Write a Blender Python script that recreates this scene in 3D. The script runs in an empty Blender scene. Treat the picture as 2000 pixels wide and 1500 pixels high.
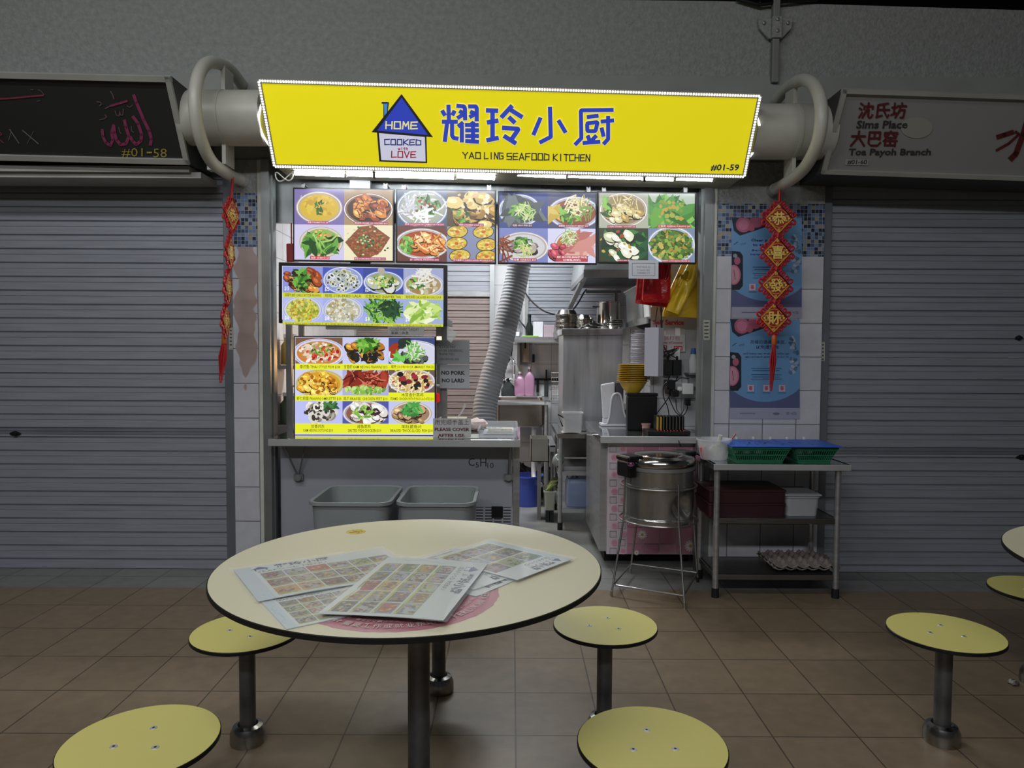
import bpy, math, random
from math import sin, cos, pi, radians, atan, tan, hypot
from mathutils import Vector, Matrix
S = bpy.context.scene
COL = S.collection
# ---------------------------------------------------------------- camera
H, FOC = 1.42, 1400.0
PITCH, ROLL = atan(62 / FOC), 0.005
RC = Matrix.Rotation(pi / 2 - PITCH, 3, 'X') @ Matrix.Rotation(ROLL, 3, 'Z')
cd = bpy.data.cameras.new('camera')
cam = bpy.data.objects.new('camera', cd)
COL.objects.link(cam)
cd.sensor_width = 36.0
cd.lens = FOC / 2000 * 36
cd.clip_start = .02
cam.matrix_world = Matrix.Translation((0, 0, H)) @ RC.to_4x4()
S.camera = cam
# ---------------------------------------------------------------- light and exposure
vs = S.view_settings
vs.view_transform = 'Standard'
vs.look = 'None'
vs.exposure = 0.0
vs.gamma = 1.0
vs.use_curve_mapping = False
w = bpy.data.worlds.new('night')
S.world = w
w.use_nodes = True
w.node_tree.nodes['Background'].inputs[0].default_value = (.72, .74, .80, 1)
w.node_tree.nodes['Background'].inputs[1].default_value = .035


def area(name, loc, rot, sx, sy, power, col):
    l = bpy.data.lights.new(name, 'AREA')
    l.shape = 'RECTANGLE'
    l.size, l.size_y, l.energy, l.color = sx, sy, power, col
    o = bpy.data.objects.new(name, l)
    COL.objects.link(o)
    o.location, o.rotation_euler = loc, rot
    return o


# dim fluorescent battens under the dining hall roof, in front of the stall row and behind the viewer
area('hall_light', (-2.1, 1.3, 4.3), (radians(18), 0, 0), 4.0, .25, 68, (.93, .96, 1))
area('hall_light_rear', (-.4, -2.6, 4.3), (radians(30), 0, 0), 5.0, .3, 150, (.95, .96, 1))
# added area light, unseen under the kitchen ceiling, to brighten the kitchen
area('kitchen_fill', (-.2, 5.9, 2.86), (0, 0, 0), 1.4, .25, 75, (.93, .97, 1))
wl = bpy.data.lights.new('heat_lamp_light', 'POINT')
wl.energy, wl.color, wl.shadow_soft_size = 9, (1, .55, .22), .05
wo = bpy.data.objects.new('heat_lamp_light', wl)
COL.objects.link(wo)
wo.location = (-1.0, 5.75, 1.35)

# ---------------------------------------------------------------- measuring helpers
CAMP = Vector((0, 0, H))


def ray(px, py):
    return (RC @ Vector(((px - 1000) / FOC, -(py - 750) / FOC, -1))).normalized()


def P(px, py, Y):
    d = ray(px, py)
    return CAMP + d * (Y / d.y)


def PZ(px, py, z=0):
    d = ray(px, py)
    return CAMP + d * ((z - H) / d.z)


def PP(px, py, p0, n):
    d = ray(px, py)
    return CAMP + d * ((p0 - CAMP).dot(n) / d.dot(n))


def V(*a):
    return Vector(a)


# ---------------------------------------------------------------- materials
def lin(h):
    if not isinstance(h, str):
        return tuple(h)[:3]
    c = [int(h[i:i + 2], 16) / 255 for i in (0, 2, 4)]
    return tuple(x / 12.92 if x <= .04045 else ((x + .055) / 1.055) ** 2.4 for x in c)


MATS = {}


def mat(name, col='808080', rough=.5, metal=0, var=0, vscale=8, bump=0, bscale=60, emit=0, alpha=1, trans=0, coat=0, aniso=False, spec=.5):
    if name in MATS:
        return MATS[name]
    m = bpy.data.materials.new(name)
    MATS[name] = m
    m.use_nodes = True
    nt = m.node_tree
    b = nt.nodes['Principled BSDF']
    c = lin(col)
    b.inputs['Base Color'].default_value = (*c, 1)
    b.inputs['Roughness'].default_value = rough
    b.inputs['Metallic'].default_value = metal
    b.inputs['Specular IOR Level'].default_value = spec
    b.inputs['Coat Weight'].default_value = coat
    b.inputs['Alpha'].default_value = alpha
    b.inputs['Transmission Weight'].default_value = trans
    if emit:
        b.inputs['Emission Color'].default_value = (*c, 1)
        b.inputs['Emission Strength'].default_value = emit
    if var or bump:
        tc = nt.nodes.new('ShaderNodeTexCoord')
        mp = nt.nodes.new('ShaderNodeMapping')
        nt.links.new(tc.outputs['Object'], mp.inputs[0])
        if aniso:
            mp.inputs['Scale'].default_value = aniso if isinstance(aniso, tuple) else (1, 1, 12)
    if var:
        n = nt.nodes.new('ShaderNodeTexNoise')
        n.inputs['Scale'].default_value = vscale
        n.inputs['Detail'].default_value = 6
        nt.links.new(mp.outputs[0], n.inputs['Vector'])
        r = nt.nodes.new('ShaderNodeValToRGB')
        r.color_ramp.elements[0].position, r.color_ramp.elements[1].position = .3, .7
        r.color_ramp.elements[0].color = (*[x * (1 - var) for x in c], 1)
        r.color_ramp.elements[1].color = (*[min(1, x * (1 + var)) for x in c], 1)
        nt.links.new(n.outputs[0], r.inputs[0])
        nt.links.new(r.outputs[0], b.inputs['Base Color'])
        rr = nt.nodes.new('ShaderNodeMath')
        rr.operation = 'MULTIPLY_ADD'
        rr.inputs[1].default_value = .16
        rr.inputs[2].default_value = max(0, rough - .08)
        nt.links.new(n.outputs[0], rr.inputs[0])
        nt.links.new(rr.outputs[0], b.inputs['Roughness'])
    if bump:
        n = nt.nodes.new('ShaderNodeTexNoise')
        n.inputs['Scale'].default_value = bscale
        n.inputs['Detail'].default_value = 4
        nt.links.new(mp.outputs[0], n.inputs['Vector'])
        bp = nt.nodes.new('ShaderNodeBump')
        bp.inputs['Strength'].default_value = bump
        bp.inputs['Distance'].default_value = .01
        nt.links.new(n.outputs[0], bp.inputs['Height'])
        nt.links.new(bp.outputs[0], b.inputs['Normal'])
    return m


def tile_mat(name, c1, c2, grout, sx, sy, ox=0, oy=0, gap=.004, plane='XZ', rough=.3, var=.06, spec=.5, stain=None):
    """square set tiles: brick texture without offset, in metres"""
    m = bpy.data.materials.new(name)
    m.use_nodes = True
    nt = m.node_tree
    b = nt.nodes['Principled BSDF']
    b.inputs['Roughness'].default_value = rough
    b.inputs['Specular IOR Level'].default_value = spec
    tc = nt.nodes.new('ShaderNodeTexCoord')
    sp = nt.nodes.new('ShaderNodeSeparateXYZ')
    cb = nt.nodes.new('ShaderNodeCombineXYZ')
    nt.links.new(tc.outputs['Object'], sp.inputs[0])
    for i, a in enumerate(plane):
        mt = nt.nodes.new('ShaderNodeMath')
        mt.operation = 'ADD'
        mt.inputs[1].default_value = 40 * (sx, sy)[i] - (ox, oy)[i]
        nt.links.new(sp.outputs[a], mt.inputs[0])
        nt.links.new(mt.outputs[0], cb.inputs[i])
    br = nt.nodes.new('ShaderNodeTexBrick')
    br.offset = 0
    br.squash = 1
    br.inputs['Scale'].default_value = 1
    br.inputs['Brick Width'].default_value = sx
    br.inputs['Row Height'].default_value = sy
    br.inputs['Mortar Size'].default_value = gap / 2
    br.inputs['Mortar Smooth'].default_value = .1
    br.inputs['Color1'].default_value = (*lin(c1), 1)
    br.inputs['Color2'].default_value = (*lin(c2), 1)
    br.inputs['Mortar'].default_value = (*lin(grout), 1)
    nt.links.new(cb.outputs[0], br.inputs['Vector'])
    n = nt.nodes.new('ShaderNodeTexNoise')
    n.inputs['Scale'].default_value = 14
    n.inputs['Detail'].default_value = 8
    nt.links.new(tc.outputs['Object'], n.inputs['Vector'])
    mx = nt.nodes.new('ShaderNodeMix')
    mx.data_type = 'RGBA'
    mx.blend_type = 'MULTIPLY'
    mx.inputs[0].default_value = 1
    r = nt.nodes.new('ShaderNodeValToRGB')
    r.color_ramp.elements[0].position, r.color_ramp.elements[1].position = .3, .7
    r.color_ramp.elements[0].color = (1 - var * 2, 1 - var * 2, 1 - var * 2, 1)
    nt.links.new(n.outputs[0], r.inputs[0])
    nt.links.new(br.outputs['Color'], mx.inputs[6])
    nt.links.new(r.outputs[0], mx.inputs[7])
    out = mx.outputs[2]
    if stain:
        # brown paint worn off in an irregular vertical streak
        ns = nt.nodes.new('ShaderNodeTexNoise')
        ns.inputs['Scale'].default_value = 7
        ns.inputs['Detail'].default_value = 1
        nt.links.new(tc.outputs['Object'], ns.inputs['Vector'])
        gx = nt.nodes.new('ShaderNodeMath')
        gx.operation = 'MULTIPLY_ADD'
        gx.inputs[1].default_value = -5
        gx.inputs[2].default_value = stain[0] * 5 + .02
        gz = nt.nodes.new('ShaderNodeMath')
        gz.operation = 'ABSOLUTE'
        nt.links.new(sp.outputs['X'], gx.inputs[0])
        nt.links.new(gx.outputs[0], gz.inputs[0])
        ad = nt.nodes.new('ShaderNodeMath')
        ad.operation = 'SUBTRACT'
        nt.links.new(ns.outputs[0], ad.inputs[0])
        nt.links.new(gz.outputs[0], ad.inputs[1])
        zz = nt.nodes.new('ShaderNodeMapRange')
        zz.inputs[1].default_value, zz.inputs[2].default_value = stain[1], stain[1] + .5
        zz.inputs[3].default_value, zz.inputs[4].default_value = -.6, 0
        nt.links.new(sp.outputs['Z'], zz.inputs[0])
        a2 = nt.nodes.new('ShaderNodeMath')
        nt.links.new(ad.outputs[0], a2.inputs[0])
        nt.links.new(zz.outputs[0], a2.inputs[1])
        rs = nt.nodes.new('ShaderNodeValToRGB')
        rs.color_ramp.elements[0].position, rs.color_ramp.elements[1].position = .15, .2
        nt.links.new(a2.outputs[0], rs.inputs[0])
        m2 = nt.nodes.new('ShaderNodeMix')
        m2.data_type = 'RGBA'
        nt.links.new(rs.outputs[0], m2.inputs[0])
        nt.links.new(out, m2.inputs[6])
        m2.inputs[7].default_value = (*lin('a08f89'), 1)
        out = m2.outputs[2]
    nt.links.new(out, b.inputs['Base Color'])
    bp = nt.nodes.new('ShaderNodeBump')
    bp.inputs['Strength'].default_value = .5
    bp.inputs['Distance'].default_value = .002
    bp.invert = True
    nt.links.new(br.outputs['Fac'], bp.inputs['Height'])
    nt.links.new(bp.outputs[0], b.inputs['Normal'])
    return m


def mosaic_mat(name, cell=.0235):
    m = bpy.data.materials.new(name)
    m.use_nodes = True
    nt = m.node_tree
    b = nt.nodes['Principled BSDF']
    b.inputs['Roughness'].default_value = .25
    tc = nt.nodes.new('ShaderNodeTexCoord')
    sc = nt.nodes.new('ShaderNodeVectorMath')
    sc.operation = 'MULTIPLY'
    sc.inputs[1].default_value = (1 / cell, 0, 1 / cell)
    nt.links.new(tc.outputs['Object'], sc.inputs[0])
    fl = nt.nodes.new('ShaderNodeVectorMath')
    fl.operation = 'FLOOR'
    nt.links.new(sc.outputs[0], fl.inputs[0])
    wn = nt.nodes.new('ShaderNodeTexWhiteNoise')
    nt.links.new(fl.outputs[0], wn.inputs['Vector'])
    r = nt.nodes.new('ShaderNodeValToRGB')
    r.color_ramp.interpolation = 'CONSTANT'
    cols = [(0, '2a3446'), (.16, '46597c'), (.36, '687ea2'), (.52, '3c4e6c'), (.66, '7f8c9c'), (.78, '8e8874'), (.88, '222b3c')]
    e = r.color_ramp.elements
    e[0].color = (*lin(cols[0][1]), 1)
    e[1].position, e[1].color = cols[1][0], (*lin(cols[1][1]), 1)
    for p, c in cols[2:]:
        x = e.new(p)
        x.color = (*lin(c), 1)
    nt.links.new(wn.outputs['Value'], r.inputs[0])
    fr = nt.nodes.new('ShaderNodeVectorMath')
    fr.operation = 'FRACTION'
    nt.links.new(sc.outputs[0], fr.inputs[0])
    sp = nt.nodes.new('ShaderNodeSeparateXYZ')
    nt.links.new(fr.outputs[0], sp.inputs[0])
    mn = nt.nodes.new('ShaderNodeMath')
    mn.operation = 'MINIMUM'
    nt.links.new(sp.outputs[0], mn.inputs[0])
    nt.links.new(sp.outputs[2], mn.inputs[1])
    gt = nt.nodes.new('ShaderNodeMath')
    gt.operation = 'LESS_THAN'
    gt.inputs[1].default_value = .1
    nt.links.new(mn.outputs[0], gt.inputs[0])
    mx = nt.nodes.new('ShaderNodeMix')
    mx.data_type = 'RGBA'
    nt.links.new(gt.outputs[0], mx.inputs[0])
    nt.links.new(r.outputs[0], mx.inputs[6])
    mx.inputs[7].default_value = (*lin('9a9a98'), 1)
    nt.links.new(mx.outputs[2], b.inputs['Base Color'])
    return m


def canvas_mat(name, emit=0, rough=.5, coat=0, spec=.5):
    if name in MATS:
        return MATS[name]
    m = bpy.data.materials.new(name)
    MATS[name] = m
    m.use_nodes = True
    nt = m.node_tree
    a = nt.nodes.new('ShaderNodeAttribute')
    a.attribute_name = 'Col'
    b = nt.nodes['Principled BSDF']
    if emit:
        b.inputs['Base Color'].default_value = (.02, .02, .02, 1)
        b.inputs['Roughness'].default_value = .25
        nt.links.new(a.outputs['Color'], b.inputs['Emission Color'])
        b.inputs['Emission Strength'].default_value = emit
        m.cycles.emission_sampling = 'NONE'
    else:
        nt.links.new(a.outputs['Color'], b.inputs['Base Color'])
        b.inputs['Roughness'].default_value = rough
        b.inputs['Coat Weight'].default_value = coat
        b.inputs['Specular IOR Level'].default_value = spec
        b.inputs['Coat Roughness'].default_value = .12
    return m


STEEL = mat('stainless_steel', 'bcbdbe', .34, .82, .1, 5, aniso=(1, 1, 9))
DSTEEL = mat('dull_steel', '8c8c8c', .45, .7, .15, 6)
POT = mat('polished_pot', 'b8b4ae', .16, 1, .08, 9)
WHITE = mat('white_plastic', 'd8d8d6', .4)
BLACK = mat('black_plastic', '0e0f11', .35)
RUBBER = mat('black_rubber', '0a0a0a', .7)
PAPER = canvas_mat('printed_paper', 0, .55)
LAMIN = canvas_mat('laminated_print', 0, .4, .6)
SCREEN = canvas_mat('screen_glow', 1.0)

# ---------------------------------------------------------------- object helpers


def tag(o, label=None, cat=None, group=None, kind=None):
    for k, v in (('label', label), ('category', cat), ('group', group), ('kind', kind)):
        if v:
            o[k] = v
    return o


def thing(name, label, cat, loc=(0, 0, 0), group=None, kind=None):
    o = bpy.data.objects.new(name, None)
    o.empty_display_size = .05
    COL.objects.link(o)
    o.location = loc
    return tag(o, label, cat, group, kind)


def wloc(o):
    v = Vector((0, 0, 0))
    while o is not None:
        v = v + Vector(o.location)
        o = o.parent
    return v


def dup(o, loc=None, rotz=None, label=None, group=None, parent=None):
    c = o.copy()
    COL.objects.link(c)
    if parent is not None:
        c.parent = parent
    if loc is not None:
        c.location = loc
    if rotz is not None:
        c.rotation_euler.z = rotz
    if label:
        c['label'] = label
    if group:
        c['group'] = group
    for ch in [x for x in COL.objects if x.parent == o]:
        dup(ch, parent=c)
    return c


class MB:
    def __init__(self):
        self.v, self.f = [], []

    def add(self, vs, fs):
        n = len(self.v)
        self.v += [tuple(v) for v in vs]
        self.f += [tuple(i + n for i in f) for f in fs]
        return self

    def box(self, a, b):
        x0, y0, z0 = [min(p) for p in zip(a, b)]
        x1, y1, z1 = [max(p) for p in zip(a, b)]
        return self.add([(x0, y0, z0), (x1, y0, z0), (x1, y1, z0), (x0, y1, z0), (x0, y0, z1), (x1, y0, z1), (x1, y1, z1), (x0, y1, z1)],
                        [(0, 3, 2, 1), (4, 5, 6, 7), (0, 1, 5, 4), (1, 2, 6, 5), (2, 3, 7, 6), (3, 0, 4, 7)])

    def obox(self, c, ax, ay, az):
        """box from a centre and three half axes"""
        c, ax, ay, az = Vector(c), Vector(ax), Vector(ay), Vector(az)
        vs = [c + ax * i + ay * j + az * k for k in (-1, 1) for i, j in ((-1, -1), (1, -1), (1, 1), (-1, 1))]
        return self.add(vs, [(0, 3, 2, 1), (4, 5, 6, 7), (0, 1, 5, 4), (1, 2, 6, 5), (2, 3, 7, 6), (3, 0, 4, 7)])

    def lathe(self, prof, n=32, c=(0, 0, 0), axis='Z', arc=None):
        cx, cy, cz = c
        m = len(prof)
        vs, fs = [], []
        for i in range(n):
            a = 2 * pi * i / n
            for r, z in prof:
                x, y = r * cos(a), r * sin(a)
                p = {'Z': (x, y, z), 'X': (z, x, y), 'Y': (y, z, x)}[axis]
                vs.append((cx + p[0], cy + p[1], cz + p[2]))
        for i in range(n):
            j = (i + 1) % n
            for k in range(m - 1):
                fs.append((i * m + k, j * m + k, j * m + k + 1, i * m + k + 1))
        if prof[0][0] > 1e-6:
            fs.append(tuple(i * m for i in reversed(range(n))))
        if prof[-1][0] > 1e-6:
            fs.append(tuple(i * m + m - 1 for i in range(n)))
        return self.add(vs, fs)

    def cyl(self, p0, p1, r0, r1=None, n=20):
        return self.tube([p0, p1], [r0, r0 if r1 is None else r1], n)

    def tube(self, pts, r, n=12, closed=False):
        pts = [Vector(p) for p in pts]
        rs = r if isinstance(r, (list, tuple)) else [r] * len(pts)
        m = len(pts)
        up = None
        vs, fs = [], []
        for i, p in enumerate(pts):
            if closed:
                t = pts[(i + 1) % m] - pts[i - 1]
            else:
                t = pts[min(i + 1, m - 1)] - pts[max(i - 1, 0)]
            if t.length < 1e-9:
                t = Vector((0, 0, 1))
            t.normalize()
            if up is None:
                a = Vector((0, 0, 1)) if abs(t.z) < .9 else Vector((1, 0, 0))
                u = t.cross(a).normalized()
            else:
                u = (up - t * up.dot(t)).normalized()
            up = u
            v = t.cross(u)
            for k in range(n):
                an = 2 * pi * k / n
                vs.append(p + (u * cos(an) + v * sin(an)) * rs[i])
        for i in range(m if closed else m - 1):
            j = (i + 1) % m
            for k in range(n):
                l = (k + 1) % n
                fs.append((i * n + k, i * n + l, j * n + l, j * n + k))
        if not closed:
            fs.append(tuple(reversed(range(n))))
            fs.append(tuple((m - 1) * n + k for k in range(n)))
        return self.add(vs, fs)

    def prism(self, poly, ext):
        """polygon of 3D points swept along a vector"""
        n = len(poly)
        e = Vector(ext)
        a = [Vector(p) for p in poly]
        return self.add(a + [p + e for p in a], [tuple(reversed(range(n))), tuple(range(n, 2 * n))] + [(i, (i + 1) % n, n + (i + 1) % n, n + i) for i in range(n)])

    def grid(self, fn, nu, nv, thick=0):
        """surface fn(u, v), optionally with a thickness in z"""
        vs = [Vector(fn(i / nu, j / nv)) for j in range(nv + 1) for i in range(nu + 1)]
        q = nu + 1
        fs = [(j * q + i, j * q + i + 1, (j + 1) * q + i + 1, (j + 1) * q + i) for j in range(nv) for i in range(nu)]
        self.add(vs, fs)
        return self

    def build(self, name, m, parent=None, bevel=0, smooth=False, sub=0, solid=0):
        off = wloc(parent) if parent else Vector((0, 0, 0))
        me = bpy.data.meshes.new(name)
        me.from_pydata([tuple(Vector(v) - off) for v in self.v], [], self.f)
        import bmesh
        bm = bmesh.new()
        bm.from_mesh(me)
        bmesh.ops.remove_doubles(bm, verts=bm.verts, dist=1e-6)
        bmesh.ops.recalc_face_normals(bm, faces=bm.faces)
        bm.to_mesh(me)
        bm.free()
        me.materials.append(m)
        o = bpy.data.objects.new(name, me)
        COL.objects.link(o)
        if parent:
            o.parent = parent
        if solid:
            md = o.modifiers.new('s', 'SOLIDIFY')
            md.thickness = solid
            md.offset = 0
        if bevel:
            md = o.modifiers.new('b', 'BEVEL')
            md.width = bevel
            md.segments = 2
            md.limit_method = 'ANGLE'
            md.angle_limit = radians(40)
        if sub:
            md = o.modifiers.new('d', 'SUBSURF')
            md.levels = md.render_levels = sub
        if smooth or sub:
            for p in me.polygons:
                p.use_smooth = True
            if smooth != 'all' and not sub:
                try:
                    me.set_sharp_from_angle(angle=radians(42))
                except Exception:
                    pass
        return o


def arc_pts(fn, n):
    return [fn(i / n) for i in range(n + 1)]


def catmull(pts, k=6):
    pts = [Vector(p) for p in pts]
    out = []
    for i in range(len(pts) - 1):
        p0, p1, p2, p3 = pts[max(i - 1, 0)], pts[i], pts[i + 1], pts[min(i + 2, len(pts) - 1)]
        for j in range(k):
            t = j / k
            out.append(.5 * (2 * p1 + (p2 - p0) * t + (2 * p0 - 5 * p1 + 4 * p2 - p3) * t * t + (3 * p1 - p0 - 3 * p2 + p3) * t ** 3))
    out.append(pts[-1])
    return out


# ---------------------------------------------------------------- flat printed surfaces
GL = {}


def glyphs(s, bold=0, res=2):
    """a word as triangles, boxed to 0..1"""
    key = (s, bold, res)
    if key in GL:
        return GL[key]
    c = bpy.data.curves.new('t', 'FONT')
    c.body = s
    c.offset = bold
    c.resolution_u = res
    o = bpy.data.objects.new('t', c)
    me = o.to_mesh()
    vs = [(v.co.x, v.co.y) for v in me.vertices]
    fs = [tuple(p.vertices) for p in me.polygons]
    o.to_mesh_clear()
    bpy.data.objects.remove(o)
    bpy.data.curves.remove(c)
    if vs:
        x0, x1 = min(v[0] for v in vs), max(v[0] for v in vs)
        y0, y1 = min(v[1] for v in vs), max(v[1] for v in vs)
        vs = [((x - x0) / max(x1 - x0, 1e-6), (y - y0) / max(y1 - y0, 1e-6)) for x, y in vs]
    GL[key] = (vs, fs)
    return GL[key]


class Canvas:
    """flat artwork; mapf turns the artwork's own x (across), y (down) into a point of the surface, n is the surface normal"""

    def __init__(self, mapf, n, eps=1.5e-5, k0=1):
        self.m, self.n, self.e, self.k = mapf, Vector(n).normalized(), eps, k0
        self.v, self.f, self.c = [], [], []
        self.x = None

    def tri(self, vs, fs, col, k=None):
        if k is None:
            k = self.k
            self.k += 1
        b = len(self.v)
        o = self.n * (self.e * k)
        if self.x:
            vs = [self.x(x, y) for x, y in vs]
        self.v += [self.m(x, y) + o for x, y in vs]
        self.f += [tuple(i + b for i in f) for f in fs]
        self.c += [lin(col)] * len(fs)

    def poly(self, pts, col, k=None):
        self.tri(pts, [tuple(range(len(pts)))], col, k)

    def rect(self, x0, y0, x1, y1, col, k=None):
        self.poly([(x0, y0), (x1, y0), (x1, y1), (x0, y1)], col, k)

    def ell(self, cx, cy, rx, ry, col, n=28, rot=0, k=None, jit=0, clip=None):
        pts = []
        for i in range(n):
            a = 2 * pi * i / n
            q = 1 + (random.uniform(-jit, jit) if jit else 0)
            x, y = rx * q * cos(a), ry * q * sin(a)
            pts.append((cx + x * cos(rot) - y * sin(rot), cy + x * sin(rot) + y * cos(rot)))
        if clip:
            x0, y0, x1, y1 = clip
            pts = [(min(max(x, x0), x1), min(max(y, y0), y1)) for x, y in pts]
        self.poly(pts, col, k)

    def line(self, pts, wd, col, k=None, closed=False, cap=False):
        if k is None:
            k = self.k
            self.k += 1
        if closed:
            pts = list(pts) + [pts[0], pts[1]]
        for i in range(len(pts) - 1):
            (x0, y0), (x1, y1) = pts[i], pts[i + 1]
            l = hypot(x1 - x0, y1 - y0) or 1
            dx, dy = (x1 - x0) / l * wd / 2, (y1 - y0) / l * wd / 2
            a = (dx, dy) if cap else (0, 0)
            self.poly([(x0 - dy - a[0], y0 + dx - a[1]), (x1 - dy + a[0], y1 + dx + a[1]), (x1 + dy + a[0], y1 - dx + a[1]), (x0 + dy - a[0], y0 - dx - a[1])], col, k)
            if i:
                self.ell(x0, y0, wd / 2, wd / 2, col, 8, k=k)

    def text(self, s, x0, y0, x1, y1, col, bold=0, shear=0, res=1, rot=0, k=None):
        """word fitted to a box"""
        vs, fs = glyphs(s, bold, res)
        cx, cy = (x0 + x1) / 2, (y0 + y1) / 2
        out = []
        for u, v in vs:
            x = x0 + u * (x1 - x0) + shear * (v - .5) * abs(y1 - y0)
            y = y1 + v * (y0 - y1)
            if rot:
                dx, dy = x - cx, y - cy
                x, y = cx + dx * cos(rot) - dy * sin(rot), cy + dx * sin(rot) + dy * cos(rot)
            out.append((x, y))
        self.tri(out, fs, col, k)

    def build(self, name, m, parent=None):
        off = wloc(parent) if parent else Vector((0, 0, 0))
        me = bpy.data.meshes.new(name)
        me.from_pydata([tuple(v - off) for v in self.v], [], self.f)
        a = me.attributes.new('Col', 'FLOAT_COLOR', 'FACE')
        flat = []
        for c in self.c:
            flat += [*c, 1.0]
        a.data.foreach_set('color', flat)
        me.materials.append(m)
        o = bpy.data.objects.new(name, me)
        COL.objects.link(o)
        if parent:
            o.parent = parent
        self.v, self.f, self.c = [], [], []
        return o


def facing(Y):
    """artwork measured on the photograph, on the upright surface at depth Y that faces the viewer's side"""
    return (lambda x, y: P(x, y, Y)), (0, -1, 0)


def frame(o, ux, uy):
    o, ux, uy = Vector(o), Vector(ux), Vector(uy)
    return lambda x, y: o + ux * x + uy * y


# single stroke capitals of the hand cut lettering: points on a 0..2 x 0..2 square, y down
SF = {'A': ['0,2 1,0 2,2', '.4,1.4 1.6,1.4'], 'C': ['2,0 0,.1 .1,2 2,1.9'], 'D': ['.1,0 0,2 2,1.9 2,.4 .1,0'], 'E': ['2,0 .1,.1 0,2 2,1.9', '0,1 1.7,1'],
      'F': ['2,0 .1,.1 0,2', '0,1 1.6,1'], 'G': ['2,.1 0,0 .1,2 2,1.9 2,1 1.1,1'], 'H': ['.1,0 0,2', '2,0 1.9,2', '0,1 2,1'], 'I': ['1,0 1,2'],
      'K': ['.1,0 0,2', '1.9,0 .1,1.1 2,2'], 'L': ['.1,0 0,2 2,1.9'], 'M': ['0,2 .3,0 1,1.2 1.8,0 2,2'], 'N': ['0,2 .2,0 1.8,2 2,0'],
      'O': ['.1,0 0,2 2,2 1.9,0 .1,0'], 'S': ['2,0 .1,.1 .1,1 2,1 1.9,2 0,1.9'], 'T': ['0,0 2,.1', '1,0 1,2'], 'V': ['0,0 1,2 2,0'], 'Y': ['0,0 1,1 2,0', '1,1 1,2'],
      'w': ['0,.7 .5,2 1,1 1.5,2 2,.7'], 'i': ['1,.7 1,2', '1,.1 1,.25'], 't': ['1,.1 .9,2 1.6,1.9', '.2,.7 1.8,.7'], 'h': ['.2,0 .2,2', '.2,1 1.7,.8 1.7,2']}


def strokes(c, s, x0, y0, x1, y1, wd, col, slope=0, k=None):
    n = len(s)
    cw = (x1 - x0) / (n - .25)
    for i, ch in enumerate(s):
        if ch not in SF:
            continue
        fx = .3 if ch == 'I' else .75
        for st in SF[ch]:
            pts = []
            for q in st.split():
                a, b = map(float, q.split(','))
                x = x0 + cw * (i + (.37 if ch == 'I' else 0)) + a / 2 * cw * (.75 if ch != 'I' else 0)
                pts.append((x, y0 + b / 2 * (y1 - y0) + slope * (x - x0)))
            c.line(pts, wd, col, k=k, cap=True)
# ================================================================ the setting
YF, YS, YB = 4.56, 4.62, 7.3
FLOOR_T = tile_mat('dining_tile', '7d6d58', '766752', '463d31', .318, .335, .02, .253, .006, 'XY', .42, .1, .4)
BAND_T = tile_mat('step_tile', '7b7c78', '737470', '4a4a48', .318, .42, .02, .25, .006, 'XY', .45, .1)
WALL_T = tile_mat('pier_tile', 'c6c6ca', 'bdbdc2', '5c5c60', .2138, .2145, 1.386, 1.828, .005, 'XZ', .22, .05)
WALL_TL = tile_mat('pier_tile_worn', 'c2c2c8', 'bcbcc2', '5c5c60', .2138, .2215, -1.612, 1.878, .005, 'XZ', .25, .05, stain=(-1.70, .95))
KITCH_T = tile_mat('kitchen_tile', 'cfcfd0', 'c8c8ca', '77777a', .2, .2, 0, .1, .004, 'XZ', .25, .05)
KITCH_TY = tile_mat('kitchen_side_tile', 'cfcfd0', 'c8c8ca', '77777a', .2, .2, 0, .1, .004, 'YZ', .25, .05)
MARBLE = mat('kitchen_marble_floor', '7f807c', .3, 0, .5, 2.0)
MOSA = mosaic_mat('blue_mosaic')
PLASTER = mat('rough_plaster', '8d8f8a', .9, 0, .14, 30, .9, 55)
SLAT = mat('shutter_aluminium', '989ba3', .42, .3, .08, 3, aniso=(1, 1, 14))
SLATD = mat('shutter_rail', '7e828a', .45, .4, .08, 4)
SLATW = mat('back_shutter_brown', '8b7f7c', .5, .2, .1, 5, aniso=(1, 1, 14))
CEIL = mat('dark_roof', '0d0e10', .8)


def struct(o):
    o['kind'] = 'structure'
    return o


struct(MB().box((-6, -3.4, -.06), (6, 4.24, 0)).build('floor', FLOOR_T))
struct(MB().box((-6, 4.24, -.06), (6, 4.64, 0)).build('floor_step', BAND_T))
struct(MB().box((-1.84, 4.64, -.06), (1.5, 7.5, 0)).build('floor_kitchen', MARBLE))
zc = [V(-6, 0, P(1000, -14, 4.6).z), V(P(1400, 2, 4.6).x, 0, P(1400, 2, 4.6).z), V(P(2000, 20, 4.6).x, 0, P(2000, 20, 4.6).z)]
zc.append(zc[2] + (zc[2] - zc[1]) * ((6 - zc[2].x) / (zc[2].x - zc[1].x)))
struct(MB().prism([(-6, 4.6, 2.62), (6, 4.6, 2.62)] + [(p.x, 4.6, p.z) for p in reversed(zc)], (0, .3, 0)).build('wall_front', PLASTER))
tr = MB().box((-6, 4.585, 3.13), (6, 4.6, 3.16)).box((-6, 4.575, 2.62), (6, 4.6, 3.13))
struct(tr.build('trim_1', mat('smooth_plaster', '8a8c86', .8, 0, .08, 5)))
struct(MB().box((-6, -3.4, 4.7), (6, 8.2, 4.78)).build('ceiling', CEIL))
struct(MB().box((-6, 8.0, 3.0), (6, 8.1, 4.7)).build('wall_far', CEIL))
zl, zt = P(480, 482, YF).z, P(480, 377, YF).z
XL0, XL1 = P(456, 700, YF).x, P(507, 700, YF).x
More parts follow.
